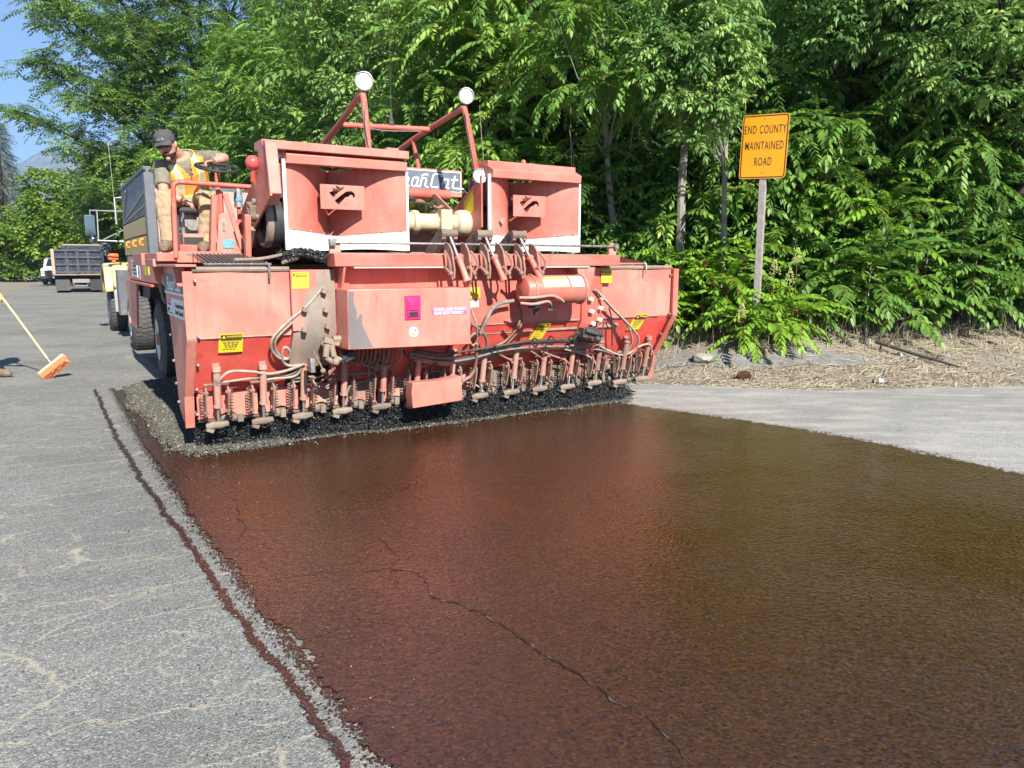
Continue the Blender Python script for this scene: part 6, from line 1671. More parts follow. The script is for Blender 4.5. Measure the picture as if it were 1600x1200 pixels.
# operator platform: deck, posts, console, seat, rails, wheel
mb = MB(); mb.box(.86, 1.62, 7.26, 8.55, 1.61, 1.685); part('platform', mb, RED, bevel=.005)
mb = MB(); mb.box(1.02, 1.40, 7.245, 7.262, 1.60, 1.70); part('toe_plate', mb, RED_F)
mb = MB(); mb.tube([(1.015, 7.25, 1.64), (1.03, 7.25, 2.2), (1.04, 7.25, 2.27), (1.075, 7.25, 2.295), (1.13, 7.25, 2.297), (1.70, 7.25, 2.285)], .022, 10, smooth=3); part('hand_rail', mb, RED, smooth=60)
mb = MB(); mb.box(.84, 1.05, 7.4, 7.95, 1.56, 1.63); part('step', mb, RED_D, bevel=.004)
for i, (a, b_, w_) in enumerate((((1.33, 7.30, 1.68), (1.375, 7.30, 2.20), .07), ((1.42, 7.32, 1.70), (1.43, 7.34, 2.24), .055), ((1.60, 7.3, 1.72), (1.475, 7.32, 2.22), .06))):
    mb = MB(); mb.bar(a, b_, w_, .045); part('console_post', mb, RED_F if i != 1 else RED, bevel=.004)
mb = MB(); mb.hexa([(1.36, 7.27, 1.67), (1.57, 7.27, 1.67), (1.57, 7.285, 1.67), (1.36, 7.285, 1.67), (1.40, 7.27, 2.03), (1.47, 7.27, 2.06), (1.47, 7.285, 2.06), (1.40, 7.285, 2.03)]); part('console_panel', mb, RED_D)
mb = MB(); mb.box(1.42, 1.515, 7.263, 7.266, 1.73, 1.81); part('blue_sticker', mb, BLUEINK)
mb = MB(); mb.box(1.425, 1.445, 7.263, 7.266, 1.88, 1.96); part('white_sticker', mb, HOSE['grey'])
mb = MB(); mb.tube([(1.42, 7.34, 2.2), (1.428, 7.38, 2.41)], .022, 10); mb.tube([(1.42, 7.34, 2.2), (1.41, 7.34, 1.7)], .028, 8); part('steering_column', mb, RED)
wm = MB()
wm.tube([(.185 * math.cos(a), .185 * math.sin(a), 0) for a in [2 * math.pi * k / 28 for k in range(29)]], .012, 8, caps=False)
wm.ball((0, 0, -.02), .04, 10, 8, (1, 1, .8))
for a in (.6, 2.7, 4.7):
    wm.tube([(.02 * math.cos(a), .02 * math.sin(a), -.03), (.185 * math.cos(a), .185 * math.sin(a), 0)], .011, 6)
wh = wm.build('steering_wheel', BLACK, SPR); wh.location = Vector((1.43, 7.38, 2.455)) - Vector(OFF); wh.rotation_euler = (.30, .03, 0)
mb = MB(); mb.box(1.08, 1.50, 7.72, 8.14, 2.05, 2.12); mb.box(1.08, 1.50, 8.14, 8.22, 2.05, 2.45); part('seat', mb, BLACK, bevel=.03)
mb = MB(); mb.cyl((1.16, 7.72, 1.69), (1.16, 7.72, 2.06), .018, 10); mb.cyl((1.42, 8.0, 1.69), (1.42, 8.0, 2.06), .018, 10); mb.box(1.14, 1.30, 7.8, 8.0, 1.69, 2.05); part('seat_post', mb, STEEL)
mb = MB(); mb.prism([(7.5, 1.69), (7.9, 1.69), (7.9, 1.88), (7.5, 1.86)], 'x', 1.12, 1.30); part('pedal_box', mb, RED_D, bevel=.004)
mb = MB(); mb.box(1.125, 1.295, 7.494, 7.499, 1.715, 1.83); part('pedal_opening', mb, INK)
mb = MB(); mb.box(1.08, 1.32, 7.46, 7.498, 1.685, 1.76); part('pedal_step', mb, RED, bevel=.004)
mb = MB(); mb.box(1.62, 1.68, 7.57, 7.63, 1.68, 2.0); mb.cyl((1.65, 7.60, 2.0), (1.65, 7.60, 2.12), .018, 8); part('bottle_stand', mb, RED)

# chassis, side decks, fenders, wheels
mb = MB(); mb.box(1.9, 5.2, 7.9, 15.6, .62, .95); mb.box(2.2, 4.9, 9.6, 12.4, .95, 1.9); part('chassis', mb, RED_D, bevel=.02)
mb = MB(); mb.box(1.08, 1.8, 8.6, 12.4, 1.36, 1.68); DECK = part('side_deck', mb, RED_F, bevel=.006)
mb = MB(); mb.box(1.05, 1.8, 9.6, 12.42, 1.315, 1.345); part('deck_ledge', mb, RED, bevel=.004)
mb = MB(); mb.box(.83, 1.6, 8.2, 9.0, 1.57, 1.69); part('deck_step', mb, RED_D, bevel=.005)
for s0, s1, z0, z1, mt in ((11.2, 11.9, 1.40, 1.64, WHITEINK), (10.9, 11.1, 1.38, 1.66, GALV), (9.9, 10.4, 1.45, 1.63, YELLOW)):
    mb = MB(); mb.box(1.072, 1.079, s0, s1, z0, z1); part('deck_sticker', mb, mt, DECK)
for k, (z, mt) in enumerate(((1.60, REDLENS), (1.55, INK), (1.50, INK), (1.45, INK))):
    mb = MB(); mb.box(1.068, 1.0715, 11.28, 11.80 - .1 * (k % 2), z - .012, z + .012); part('sticker_line', mb, mt, DECK)
mb = MB(); mb.prism([(11.95, 1.31), (13.6, 1.31), (13.1, .62), (12.4, .62), (12.2, .9)], 'x', 1.12, 1.15); part('side_fender', mb, RED_F, bevel=.004)
mb = MB(); mb.prism([(11.0, 1.31), (12.4, 1.31), (12.4, 1.10), (11.2, 1.12)], 'x', 1.2, 1.75); part('wheel_housing', mb, BLACK)
mb = MB(); mb.tube([(.98, 8.15, 1.55), (.97, 8.15, 1.45), (1.0, 8.15, 1.25), (1.02, 8.15, 1.2)], [.02, .035, .035, .02], 8, smooth=3); part('drop_hose', mb, HOSE['grey'])
def make_wheel(name='wheel', parent=SPR):
    r_, w_ = .53, .34
    mb = MB()
    prof = [(.30, -.02), (.33, 0), (.40, -.012), (.47, 0), (.515, .03), (.53, .07), (.53, w_ - .07), (.515, w_ - .03), (.47, w_), (.40, w_ + .012), (.33, w_), (.30, w_ - .02)]
    mb.lathe(prof, (0, 0, 0), 'x', 40)
    for k in range(40):   # tread blocks
        a = 2 * math.pi * k / 40
        for h0, h1, sh in ((.03, .12, 0), (.125, .215, .5), (.22, .31, 0)):
            aa = a + sh * math.pi / 40
            c_ = Vector(((h0 + h1) / 2, .532 * math.cos(aa), .532 * math.sin(aa)))
            mb.obox(c_, (h1 - h0, .024, .058), Matrix.Rotation(aa, 3, 'X'))
    o = mb.build(name, TYRE, parent)
    mb = MB(); mb.lathe([(.0001, .09), (.10, .09), (.12, .06), (.14, .055), (.22, .03), (.27, .0), (.305, -.012), (.315, .02), (.30, .06)], (0, 0, 0), 'x', 30)
    rim = mb.build('rim', RIM, o)
    mb = MB(); mb.lathe([(.0001, -.03), (.075, -.03), (.085, 0), (.085, .085)], (0, 0, 0), 'x', 16)
    for k in range(8):
        a = 2 * math.pi * k / 8; mb.cyl((.05, .115 * math.cos(a), .115 * math.sin(a)), (.005, .115 * math.cos(a), .115 * math.sin(a)), .016, 6)
    mb.build('hub', RED_D, rim)
    return o
W0 = make_wheel()
def put_wheel(o, t, s_, flip=False):
    o.location = Vector((t, s_, .532)) - Vector(OFF); o.rotation_euler = (random.uniform(0, 3), 0, math.pi if flip else 0)
    return o
put_wheel(W0, 1.30, 11.45)
for t, s_, f in ((1.30, 15.35, False), (5.75, 11.45, True), (5.75, 15.35, True), (1.68, 15.35, False), (5.37, 15.35, True)):
    put_wheel(copy_tree(W0, SPR), t, s_, f)
# left end plate signs
mb = MB(); mb.box(TL - .0195, TL - .0155, 6.47, 7.60, 1.33, 1.50); es = part('name_sign', mb, SIGNGREY)
mb = MB(); mb.box(TL - .0210, TL - .0198, 6.47, 7.60, 1.325, 1.345); part('sign_rule', mb, WHITEINK, es)
def side_text(txt, size, mat, s_, z, parent, x=TL - .022, **kw):
    me = text_mesh(txt, size, mat, **kw); o = link_mesh('lettering', me, parent)
    o.matrix_local = Matrix.Translation(Vector((x, s_, z)) - Vector(OFF)) @ Matrix.Rotation(R(-90), 4, 'Z') @ Matrix.Rotation(R(90), 4, 'X')
side_text('BearCat', .17, WHITEINK, 7.03, 1.41, es, bold=.003, sx=1.35)
mb = MB(); mb.box(TL - .0195, TL - .0155, 6.47, 7.52, 1.13, 1.29); cs = part('white_sign', mb, WHITEINK)
side_text('CRC', .085, REDLENS, 7.36, 1.25, cs, bold=.004, sx=1.4)
side_text('Computerized', .055, INK, 6.78, 1.235, cs, bold=.001, sx=1.4)
side_text('Rate Control', .055, INK, 6.80, 1.175, cs, bold=.001, sx=1.4)
side_text('with', .045, INK, 7.40, 1.185, cs, bold=.001, sx=1.4)
mb = MB(); mb.box(TL - .0205, TL - .0198, 7.15, 7.5, 1.150, 1.158); part('sign_rule', mb, INK, cs)

# stone heap in the trough and between hoods (its own thing)
n = 16000
t = rng.uniform(1.8, 5.3, n); s_ = rng.uniform(6.36, 7.2, n)
hz = 1.50 + .13 * np.exp(-((t - 1.95) / .3) ** 2) + .08 * np.exp(-((t - 4.6) / .4) ** 2) + .12 * np.clip(s_ - 6.7, 0, 1) + .07 * rng.random(n) + .05 * vnoise(t, s_, 6, 90)
tag(chips('stone_heap', ts_pts(t, s_, hz), rng.uniform(.006, .012, n), CHIP_D), 'heap of stone chips filling the hopper below the hoods', 'gravel', kind='stuff')
mb = MB(); mb.box(1.75, 5.35, 6.34, 7.25, .9, 1.50); part('fill_bed', mb, DUSTY)
# ------------------------------------------------------------------ grey dump truck feeding the spreader
def mpart(root, off):
    def f(name, mb, mat, parent=None, bevel=0.0, smooth=35, label=None):
        o = mb.build(name, mat, parent or root, off, bevel, smooth)
        if label: o['label'] = label
        return o
    return f
TOFF = (3.0, 16.5, 0.0)
TRK = thing('dump_truck', 'grey and tan dump truck backed up to the rear of the spreader', 'dump truck', m2w(3.0, 16.5), YAW)
tp = mpart(TRK, TOFF)
BL, BR_, B0, B1 = 1.50, 3.95, 13.25, 17.5
mb = MB(); mb.box(BL, BL + .05, B0, B1, 2.36, 3.05); tp('side_board', mb, GREYP, bevel=.01, label='grey upper side board')
mb = MB(); mb.box(BL - .02, BL + .05, B0 + .02, B1, 2.06, 2.335); tp('side_board', mb, GOLDP, bevel=.012, label='tan side board')
mb = MB(); mb.box(BL - .02, BL + .05, B0 + .02, B1, 1.74, 2.03); SBD = tp('side_board', mb, GOLDP, bevel=.012, label='tan side board with orange hooks')
mb = MB(); mb.box(BL + .02, BL + .06, B0, B1, 1.70, 3.0); mb.box(BL, BR_, B0, B1, 1.66, 1.72); mb.box(BL, BR_, B1, B1 + .06, 1.7, 3.2); tp('dump_body', mb, GREYP)
mb = MB(); mb.box(BR_ - .05, BR_, B0, B1, 1.7, 3.16); tp('far_side_board', mb, ORANGEP)
mb = MB(); mb.box(BL - .03, BL + .09, B0 + .05, B1 + .06, 3.04, 3.10); tp('top_rail', mb, GREYP, bevel=.01)
for a, b_ in (((BL - .012, 13.5, 2.72), (BL - .012, 17.3, 2.42)), ((BL - .012, 13.5, 2.52), (BL - .012, 17.4, 2.38)), ((BL - .012, 16.4, 2.95), (BL - .012, 17.3, 2.45))):
    mb = MB(); mb.cyl(a, b_, .016, 6); tp('brace_rod', mb, GALV)
mb = MB(); mb.box(BL - .05, BL + .09, B0 - .16, B0 + .06, 1.70, 2.98); tp('corner_post', mb, GREYP, bevel=.01)
for s_ in (13.9, 15.0, 16.2):
    mb = MB(); mb.tube([(BL - .03, s_, 1.98), (BL - .08, s_, 1.97), (BL - .09, s_, 1.90), (BL - .04, s_ + .01, 1.88)], .022, 7, smooth=3); tp('tarp_hook', mb, ORANGEP, SBD)
mb = MB(); mb.box(BL + .09, BR_ - .05, B0 - .06, B0, 1.62, 2.75); mb.box(BL + .1, BL + .3, B0 - .12, B0 - .06, 1.5, 2.7); tp('tailgate', mb, WORN, bevel=.01)
for z, mt, r_ in ((1.97, REDLENS, .062), (1.80, WHITE, .062)):
    mb = MB(); mb.lathe([(.0001, -.02), (r_, -.015), (r_, .02)], (BL + .19, B0 - .13, z), 'y', 14); tp('tail_light', mb, mt)
mb = MB(); mb.box(2.0, 3.4, 13.3, 21.5, .75, 1.05); mb.box(2.2, 3.2, 13.1, 17.4, 1.05, 1.62); tp('frame', mb, BLACK)
# cab, hood, fender, step, mirror seen past the body
mb = MB(); mb.prism([(17.9, 1.2), (19.2, 1.2), (19.25, 1.9), (18.95, 2.75), (17.95, 2.8)], 'x', 1.66, 3.8); tp('cab', mb, CREAM, bevel=.03)
mb = MB(); mb.prism([(19.25, 1.1), (21.2, 1.1), (21.25, 1.75), (19.25, 1.95)], 'x', 2.0, 3.5); tp('hood', mb, CREAM, bevel=.05)
mb = MB(); n = 14; vs = []; fs = []
for i in range(n + 1):
    a = math.pi * (1.02 - 1.06 * i / n); s_ = 20.0 - .72 * math.cos(math.pi - a) * 1.0; z = .98 + .60 * math.sin(a)
    for (t, dz) in ((1.17, -.05), (1.20, 0), (1.45, .02), (2.0, .04)):
        vs.append((t, 20.0 + .72 * math.cos(a), z + dz))
for i in range(n):
    for j in range(3):
        q = i * 4 + j; fs.append((q, q + 1, q + 5, q + 4))
mb.add(vs, fs); fd = tp('fender', mb, CREAM, smooth=60)
fd.modifiers.new('thick', 'SOLIDIFY').thickness = .03
mb = MB(); mb.prism([(19.05, 1.0), (19.28, 1.0), (19.34, 1.30), (19.60, 1.56), (19.2, 1.52), (19.05, 1.35)], 'x', 1.32, 2.0); tp('fender_skirt', mb, CREAM, bevel=.09)
mb = MB(); mb.box(1.36, 1.44, 19.4, 19.46, 1.58, 1.72); mb.box(1.28, 1.5, 19.38, 19.5, 1.66, 1.80); tp('marker_lamp', mb, OLENS, bevel=.02)
mb = MB(); mb.box(1.32, 1.95, 18.1, 19.0, .62, 1.02); tp('fuel_tank', mb, RIM, bevel=.06)
mb = MB(); mb.box(1.25, 1.9, 18.0, 18.08, .55, 1.0); tp('step_plate', mb, GALV, bevel=.01)
mb = MB(); mb.box(1.30, 1.75, 17.55, 17.95, .50, 1.45); tp('battery_box', mb, GREYP, bevel=.02)
mb = MB(); mb.tube([(1.66, 18.9, 2.72), (.98, 18.95, 2.72), (.98, 18.95, 2.08), (1.6, 18.9, 2.06)], .018, 7); mb.tube([(1.12, 18.95, 2.72), (1.10, 18.95, 2.08)], .014, 6); mb.tube([(1.66, 18.9, 2.34), (1.2, 18.95, 2.1)], .014, 6); tp('mirror_arm', mb, GALV)
mb = MB(); mb.box(.86, 1.06, 18.93, 18.97, 2.18, 2.62); MR = tp('mirror', mb, GREYP, bevel=.015)
mb = MB(); mb.box(.875, 1.045, 18.922, 18.9285, 2.20, 2.60); m_, nt_, b_ = new_mat('mirror_glass'); b_.inputs['Metallic'].default_value = 1; b_.inputs['Roughness'].default_value = .08; b_.inputs['Base Color'].default_value = (.32, .34, .34, 1); tp('mirror_glass', mb, m_, MR)
mb = MB(); mb.ball((1.0, 18.94, 2.08), .085, 14, 10, (1, .5, 1)); tp('convex_mirror', mb, m_)
mb = MB(); mb.tube([(1.42, 18.2, 2.4), (1.42, 18.2, 2.95), (1.55, 18.2, 2.97)], .02, 6); mb.tube([(1.42, 18.25, 2.7), (1.40, 18.3, 4.1)], .003, 4); tp('grab_bar', mb, GALV)
def truck_wheel(t, s_, flip):
    o = copy_tree(W0, TRK); o.location = Vector((t, s_, .532)) - Vector(TOFF); o.rotation_euler = (random.uniform(0, 3), 0, math.pi if flip else 0)
for t, s_, f in ((1.26, 20.0, False), (4.1, 20.0, True), (1.62, 16.6, False), (3.9, 16.6, True)): truck_wheel(t, s_, f)

# ------------------------------------------------------------------ black dump truck far up the road
BOFF = (1.6, 46.3, 0)
BT = thing('dump_truck', 'black dump truck seen from behind far up the road', 'dump truck', m2w(1.6, 46.3), YAW - R(3.0))
bp_ = mpart(BT, BOFF)
x0, x1, ys = .42, 2.72, 46.3
mb = MB(); mb.box(x0 + .16, x1, ys, ys + .08, 1.05, 2.28); TG = bp_('tailgate', mb, BLACKP, bevel=.01)
for k in range(5):
    x = x0 + .2 + k * (x1 - x0 - .3) / 4
    if k in (0, 4): continue
    mb = MB(); mb.box(x - .07, x + .07, ys - .07, ys - .002, 1.05, 2.28); bp_('tailgate_rib', mb, RIBP, TG, bevel=.01)
for z in (1.08, 1.48, 1.86, 2.22):
    mb = MB(); mb.box(x0 + .18, x1 - .02, ys - .10, ys - .004, z - .05, z + .05); bp_('tailgate_rib', mb, RIBP, TG, bevel=.015)
mb = MB(); mb.box(x0, x0 + .155, ys - .05, ys + 4.5, 1.0, 2.30); bp_('side_post', mb, WORN, bevel=.02, label='dusty faded left corner post')
mb = MB(); mb.box(x1 + .003, x1 + .15, ys - .05, ys + 4.5, 1.0, 2.34); bp_('side_post', mb, BLACKP, bevel=.02)
mb = MB(); mb.box(x0 + .5, x1 + .1, ys + .3, ys + 4.4, 2.20, 2.50); bp_('upper_boards', mb, BLACKP, bevel=.02)
mb = MB(); mb.box(x0 + .55, x1, ys + .28, ys + 4.4, 2.50, 2.56); bp_('tarp_bar', mb, WORN)
mb = MB(); mb.box(x0, x1 + .15, ys - .04, ys + .4, .92, 1.0); bp_('rear_sill', mb, DUSTY, bevel=.01)
mb = MB(); mb.box(x0 + .06, x1 + .1, ys + .5, ys + 5, .45, .9); bp_('chassis', mb, BLACK)
for a, mt in ((x0 + .10, TYRE), (x1 - .62, BLACK)):
    mb = MB(); mb.box(a, a + .66, ys + .05, ys + .08, .12, .70); bp_('mud_flap', mb, mt)
    mb = MB(); mb.cyl((a + .02, ys + .75, .5), (a + .62, ys + .75, .5), .5, 24); bp_('wheel', mb, TYRE)
mb = MB(); mb.box(1.3, 2.1, ys + .1, ys + .3, .52, .72); mb.tube([(1.35, ys + .1, .52), (1.35, ys, .35), (2.0, ys, .35), (2.0, ys + .1, .52)], .03, 6); bp_('hitch', mb, STEEL, bevel=.01)
mb = MB(); mb.box(x1 + .0, x1 + .5, ys + 4.8, ys + 6.4, 1.0, 2.75); bp_('cab', mb, GREYP, bevel=.05)
mb = MB(); mb.box(x1 + .18, x1 + .6, ys + 2.0, ys + 2.2, 2.28, 2.62); bp_('mirror', mb, GREYP, bevel=.03)

# white pickup
PW = Vector((-32.9, 54.2, 0))
PK = thing('pickup_truck', 'white pickup with a black grille, half hidden behind the far black truck', 'pickup truck', PW, R(24))
pk = mpart(PK, (0, 0, 0))
mb = MB(); mb.prism([(0, .55), (0, 1.05), (.15, 1.18), (1.4, 1.28), (2.1, 1.85), (3.4, 1.9), (3.8, 1.3), (5.6, 1.25), (5.6, .5)], 'x', -.98, .98); pk('body', mb, WHITEP, bevel=.07)
mb = MB(); mb.box(-.72, .72, -.05, .004, .66, 1.02); pk('grille', mb, INK, bevel=.02)
mb = MB(); mb.box(-.97, .97, -.14, .02, .42, .64); pk('bumper', mb, BLACK, bevel=.04)
for sx in (-1, 1):
    mb = MB(); mb.box(sx * .85 - .12, sx * .85 + .12, -.04, .02, .80, 1.02); pk('headlight', mb, LENS_M, bevel=.02)
    for yy in (.95, 4.5):
        mb = MB(); mb.cyl((sx * .75, yy, .40), (sx * .99, yy, .40), .40, 22); pk('wheel', mb, TYRE)
mb = MB(); mb.box(-.25, .25, -.155, -.142, .47, .59); pk('number_plate', mb, WHITEINK)
mb = MB(); mb.hexa([(-.82, 1.44, 1.32), (.82, 1.44, 1.32), (.82, 1.46, 1.30), (-.82, 1.46, 1.30), (-.74, 2.08, 1.86), (.74, 2.08, 1.86), (.74, 2.1, 1.84), (-.74, 2.1, 1.84)]); pk('windscreen', mb, GLASS_D)

# ------------------------------------------------------------------ road sign
SX, SY = 3.66, 11.2
SGZ = float(ground_z(SX, SY)) - .1
RS = thing('road_sign', 'yellow END COUNTY MAINTAINED ROAD sign on a square wooden post', 'road sign', (SX, SY, SGZ), R(-30))
rs = mpart(RS, (0, 0, 0))
zt = 3.70 - SGZ; zb = 2.82 - SGZ
mb = MB(); mb.box(-.048, .048, .012, .108, 0, zt - .15); rs('post', mb, simple('weathered_wood', (.33, .29, .27), .9, var=.3, scale=14, bmp=.3), bevel=.006)
def rrect(w_, h_, r_, n=5):
    p = []
    for cx, cy, a0 in ((w_ / 2 - r_, h_ / 2 - r_, 0), (-w_ / 2 + r_, h_ / 2 - r_, 90), (-w_ / 2 + r_, -h_ / 2 + r_, 180), (w_ / 2 - r_, -h_ / 2 + r_, 270)):
        for k in range(n): a = R(a0 + 90 * k / (n - 1)); p.append((cx + r_ * math.cos(a), cy + r_ * math.sin(a)))
    return p
SW, SH_ = .66, .90
ym = simple('sign_yellow', (.78, .33, .008), .4, var=.05, scale=3)
zc = (zt + zb) / 2
def sgn_mesh(name, me, y, parent):
    o = link_mesh(name, me, parent); o.matrix_local = Matrix.Translation((0, y, zc)) @ Matrix.Rotation(R(1.5), 4, 'Y') @ Matrix.Rotation(R(90), 4, 'X'); return o
pln = sgn_mesh('panel', fill_mesh(rrect(SW, SH_, .05), [], .0025, ym, 'panel'), .004, RS)
o = link_mesh('border', fill_mesh(rrect(SW - .025, SH_ - .025, .042), [rrect(SW - .055, SH_ - .055, .03)], .0006, INK, 'border'), pln, (0, 0, .0036))
for txt, zz in (('END COUNTY', .235), ('MAINTAINED', .01), ('ROAD', -.215)):
    me = text_mesh(txt, .165, INK, sx=.50, bold=.0003, spacing=1.14)
    link_mesh('lettering', me, pln, (0, zz, .0037))
for zz in (.395, -.36):
    mb = MB(); mb.cyl((0, .002, zc + zz), (0, -.006, zc + zz), .010, 8); rs('bolt', mb, WORN)

# ------------------------------------------------------------------ push broom
BRM = thing('push_broom', 'push broom with orange bristles and a pale wooden handle', 'broom', (-6.42, 10.3, 0), 0)
br = mpart(BRM, (-6.42, 10.3, 0))
woodp = simple('pale_wood', (.66, .50, .28), .6, var=.15, scale=12)
c_ = Vector((-6.44, 10.3, .185)); ax = Vector((.72, .22, .60)).normalized(); bd = Vector((.62, -.45, -.58)); bd = (bd - ax * bd.dot(ax)).normalized(); ux = ax.cross(bd)
Rb = Matrix((ax, ux, bd)).transposed()
mb = MB(); mb.obox(c_, (.42, .075, .042), Rb); br('broom_block', mb, woodp, bevel=.008)
mb = MB(); rr = random.Random(2)
for i in range(22):
    for j in range(5):
        p = c_ + ax * (-.195 + .39 * i / 21) + ux * (-.028 + .056 * j / 4) + bd * .02
        fl_ = ax * rr.gauss(0, .008) + ux * (.022 * (j - 2) / 2) + bd * (.115 + rr.uniform(-.006, .006))
        mb.tube([p, p + fl_], [.0075, .0085], 5)
br('bristles', mb, simple('orange_bristle', (.72, .24, .10), .8, var=.3, scale=50))
hd_top = Vector((-7.26, 10.16, 1.62))
mb = MB(); mb.tube([c_ - bd * .02, c_.lerp(hd_top, .5) + Vector((.01, 0, 0)), hd_top], .0145, 10); br('handle', mb, woodp)
mb = MB(); mb.tube([c_ - bd * .015, c_ - bd * .01 + (hd_top - c_).normalized() * .10], [.024, .018], 10); br('socket', mb, STEEL)

# ------------------------------------------------------------------ small things on the dirt
def gz(x, y): return float(ground_z(x, y))
x, y = 3.14, 9.98
pc = MB(); rr = random.Random(5)
for i in range(70):
    h_ = i / 69; a = i * 2.399; r_ = .028 + .05 * math.sin(math.pi * (.12 + .80 * h_))
    p = Vector((-.09 + .18 * h_, 0, 0)); d = Vector((.35, math.cos(a), math.sin(a))).normalized()
    q = p + d * r_; s1 = Vector((1, 0, 0)).cross(d).normalized() * .018
    pc.add([p + s1 * .5, p - s1 * .5, q - s1, q + d * .006 + Vector((.006, 0, 0)), q + s1, p + Vector((.012, 0, 0))], [(0, 1, 2, 3), (0, 3, 4), (5, 2, 1), (5, 4, 3, 2), (5, 0, 4)])
o = pc.build('pine_cone', simple('pine_cone_scale', (.17, .085, .045), .85, var=.5, scale=40), None, (0, 0, 0), smooth=0)
o.location = (x, y, gz(x, y) + .06); o.rotation_euler = (0, .1, .3); tag(o, 'brown pine cone lying on the dirt near the paved edge', 'pine cone')
x, y = 4.86, 9.66
bt = thing('plastic_bottle', 'crushed clear plastic bottle with a white label on the straw', 'bottle', (x, y, gz(x, y) + .035), R(6))
m_, nt_, b_ = new_mat('clear_plastic'); b_.inputs['Transmission Weight'].default_value = .85; b_.inputs['Roughness'].default_value = .1; b_.inputs['IOR'].default_value = 1.3
mb = MB(); mb.lathe([(.0001, -.11), (.030, -.108), (.033, -.09), (.030, -.05), (.033, -.01), (.029, .03), (.032, .06), (.014, .095), (.013, .11), (.0001, .112)], (0, 0, 0), 'x', 16); bo = mb.build('bottle_body', m_, bt); bo.scale = (1, 1, .8)
mb = MB(); mb.lathe([(.0335, -.04), (.0335, .02)], (0, 0, 0), 'x', 16); mb.build('bottle_label', WHITEINK, bt).scale = (1, 1, .82)
mb = MB(); mb.lathe([(.0001, .128), (.0155, .128), (.0155, .108), (.0001, .108)], (0, 0, 0), 'x', 12); mb.build('bottle_cap', REDLENS, bt)
def rock(label, x, y, r_, sq, seed, mat=None):
    rr = random.Random(seed); bm = bmesh.new(); bmesh.ops.create_icosphere(bm, subdivisions=3, radius=r_)
    ns = [Vector((rr.gauss(0, 1), rr.gauss(0, 1), rr.gauss(0, 1))).normalized() for _ in range(9)]; ds = [rr.uniform(.55, .9) * r_ for _ in ns]
    for v in bm.verts:
        for n_, d_ in zip(ns, ds):
            k = v.co.dot(n_) - d_
            if k > 0: v.co -= n_ * k
        v.co *= 1 + rr.gauss(0, .015); v.co.z *= sq
    me = bpy.data.meshes.new('rock'); bm.to_mesh(me); bm.free(); me.materials.append(mat or STONE)
    o = link_mesh('rock', me, None, (x, y, gz(x, y) + r_ * sq * .45), (0, 0, seed)); tag(o, label, 'rock'); return o
STONE = simple('grey_stone', (.34, .31, .27), .95, var=.35, scale=16, bmp=.4)
rock('flat grey rock behind the tiny green seedling', 2.78, 10.75, .17, .5, 3)
rock('small dark rock on the straw right of the pine cone', 4.15, 9.95, .05, .6, 5, BARK_D)
rock('broken tan rock half buried under the saplings on the right', 6.35, 10.85, .12, .6, 8)
rock('pale stone near the hanging sapling fronds', 5.75, 10.9, .07, .6, 9)
mb = MB(); a = Vector((5.45, 11.1, gz(5.45, 11.1) + .14))
mb.tube([a, Vector((5.9, 10.75, gz(5.9, 10.75) + .07)), Vector((6.35, 10.4, gz(6.35, 10.4) + .03))], [.030, .026, .012], 8, smooth=4)
mb.tube([Vector((5.6, 11.0, gz(5.6, 11) + .12)), Vector((5.85, 11.15, gz(5.85, 11.15) + .35)), Vector((6.0, 11.2, gz(6, 11.2) + .5))], [.02, .013, .006], 6, smooth=3)
mb.tube([Vector((5.95, 10.72, gz(5.95, 10.72) + .06)), Vector((6.3, 10.75, gz(6.3, 10.75) + .05))], [.012, .005], 5)
tag(mb.build('fallen_branch', BARK_D), 'dark fallen branch lying on the straw below the right saplings', 'branch')
mb = MB(); z = gz(4.15, 10.55)
mb.tube([(4.15, 10.55, z - .02), (4.15, 10.55, z + .12), (4.17, 10.56, z + .24)], [.007, .006, .004], 5)
for k in range(5): mb.tube([(4.16, 10.55, z + .10 + .03 * k), (4.16 + random.uniform(-.06, .06), 10.55 + random.uniform(-.05, .05), z + .15 + .03 * k)], [.003, .002], 4)
tag(mb.build('dead_stalk', BARK_D), 'single dark dead stalk standing in the straw', 'weed')
# dry flower heads on thin stalks by the sign
for i, (x, y, h_) in enumerate(((3.9, 11.25, 1.12), (4.25, 11.3, 1.25), (4.1, 11.15, 1.0), (3.35, 10.95, .62))):
    z = gz(x, y); mb = MB(); rr = random.Random(i)
    mb.tube([(x, y, z), (x + .03, y, z + h_ * .5), (x + .02, y - .03, z + h_)], [.006, .005, .003], 5)
    st = thing('flowering_weed', ('pale green seed head on a thin stalk right of the sign post', 'tallest yellowish seed head right of the sign', 'seed head between the sign post and the bright sapling', 'short dry seed head at the front of the sign clump')[i], 'weed', (x, y, z), 0)
    o = mb.build('stem', STALK, st, (x, y, z))
    mb = MB()
    for q in range(90):
        u = rr.random() ** .7; a = rr.uniform(0, 6.28); r_ = .10 * (1.05 - u) * rr.random() ** .5 + .01
        p = Vector((x + .02 + r_ * math.cos(a), y - .03 + r_ * math.sin(a), z + h_ - .12 + .24 * u))
        mb.obox(p, (.012, .012, .012), Matrix.Rotation(rr.random() * 3, 3, 'X'))
    mb.build('seed_head', simple('seed_head_%d' % i, (.42, .42, .16), .8, var=.3), st, (x, y, z), smooth=0)['kind'] = 'stuff'
# overhead cable
mb = MB(); pa, pb = Vector((-62, 66, 7.6)), Vector((-24, 60, 5.0))
pts = [pa.lerp(pb, k / 14) + Vector((0, 0, -1.2 * math.sin(math.pi * k / 14))) for k in range(15)]
mb.tube(pts, .035, 6); tag(mb.build('overhead_cable', INK), 'thin black overhead cable crossing the far left trees', 'cable')
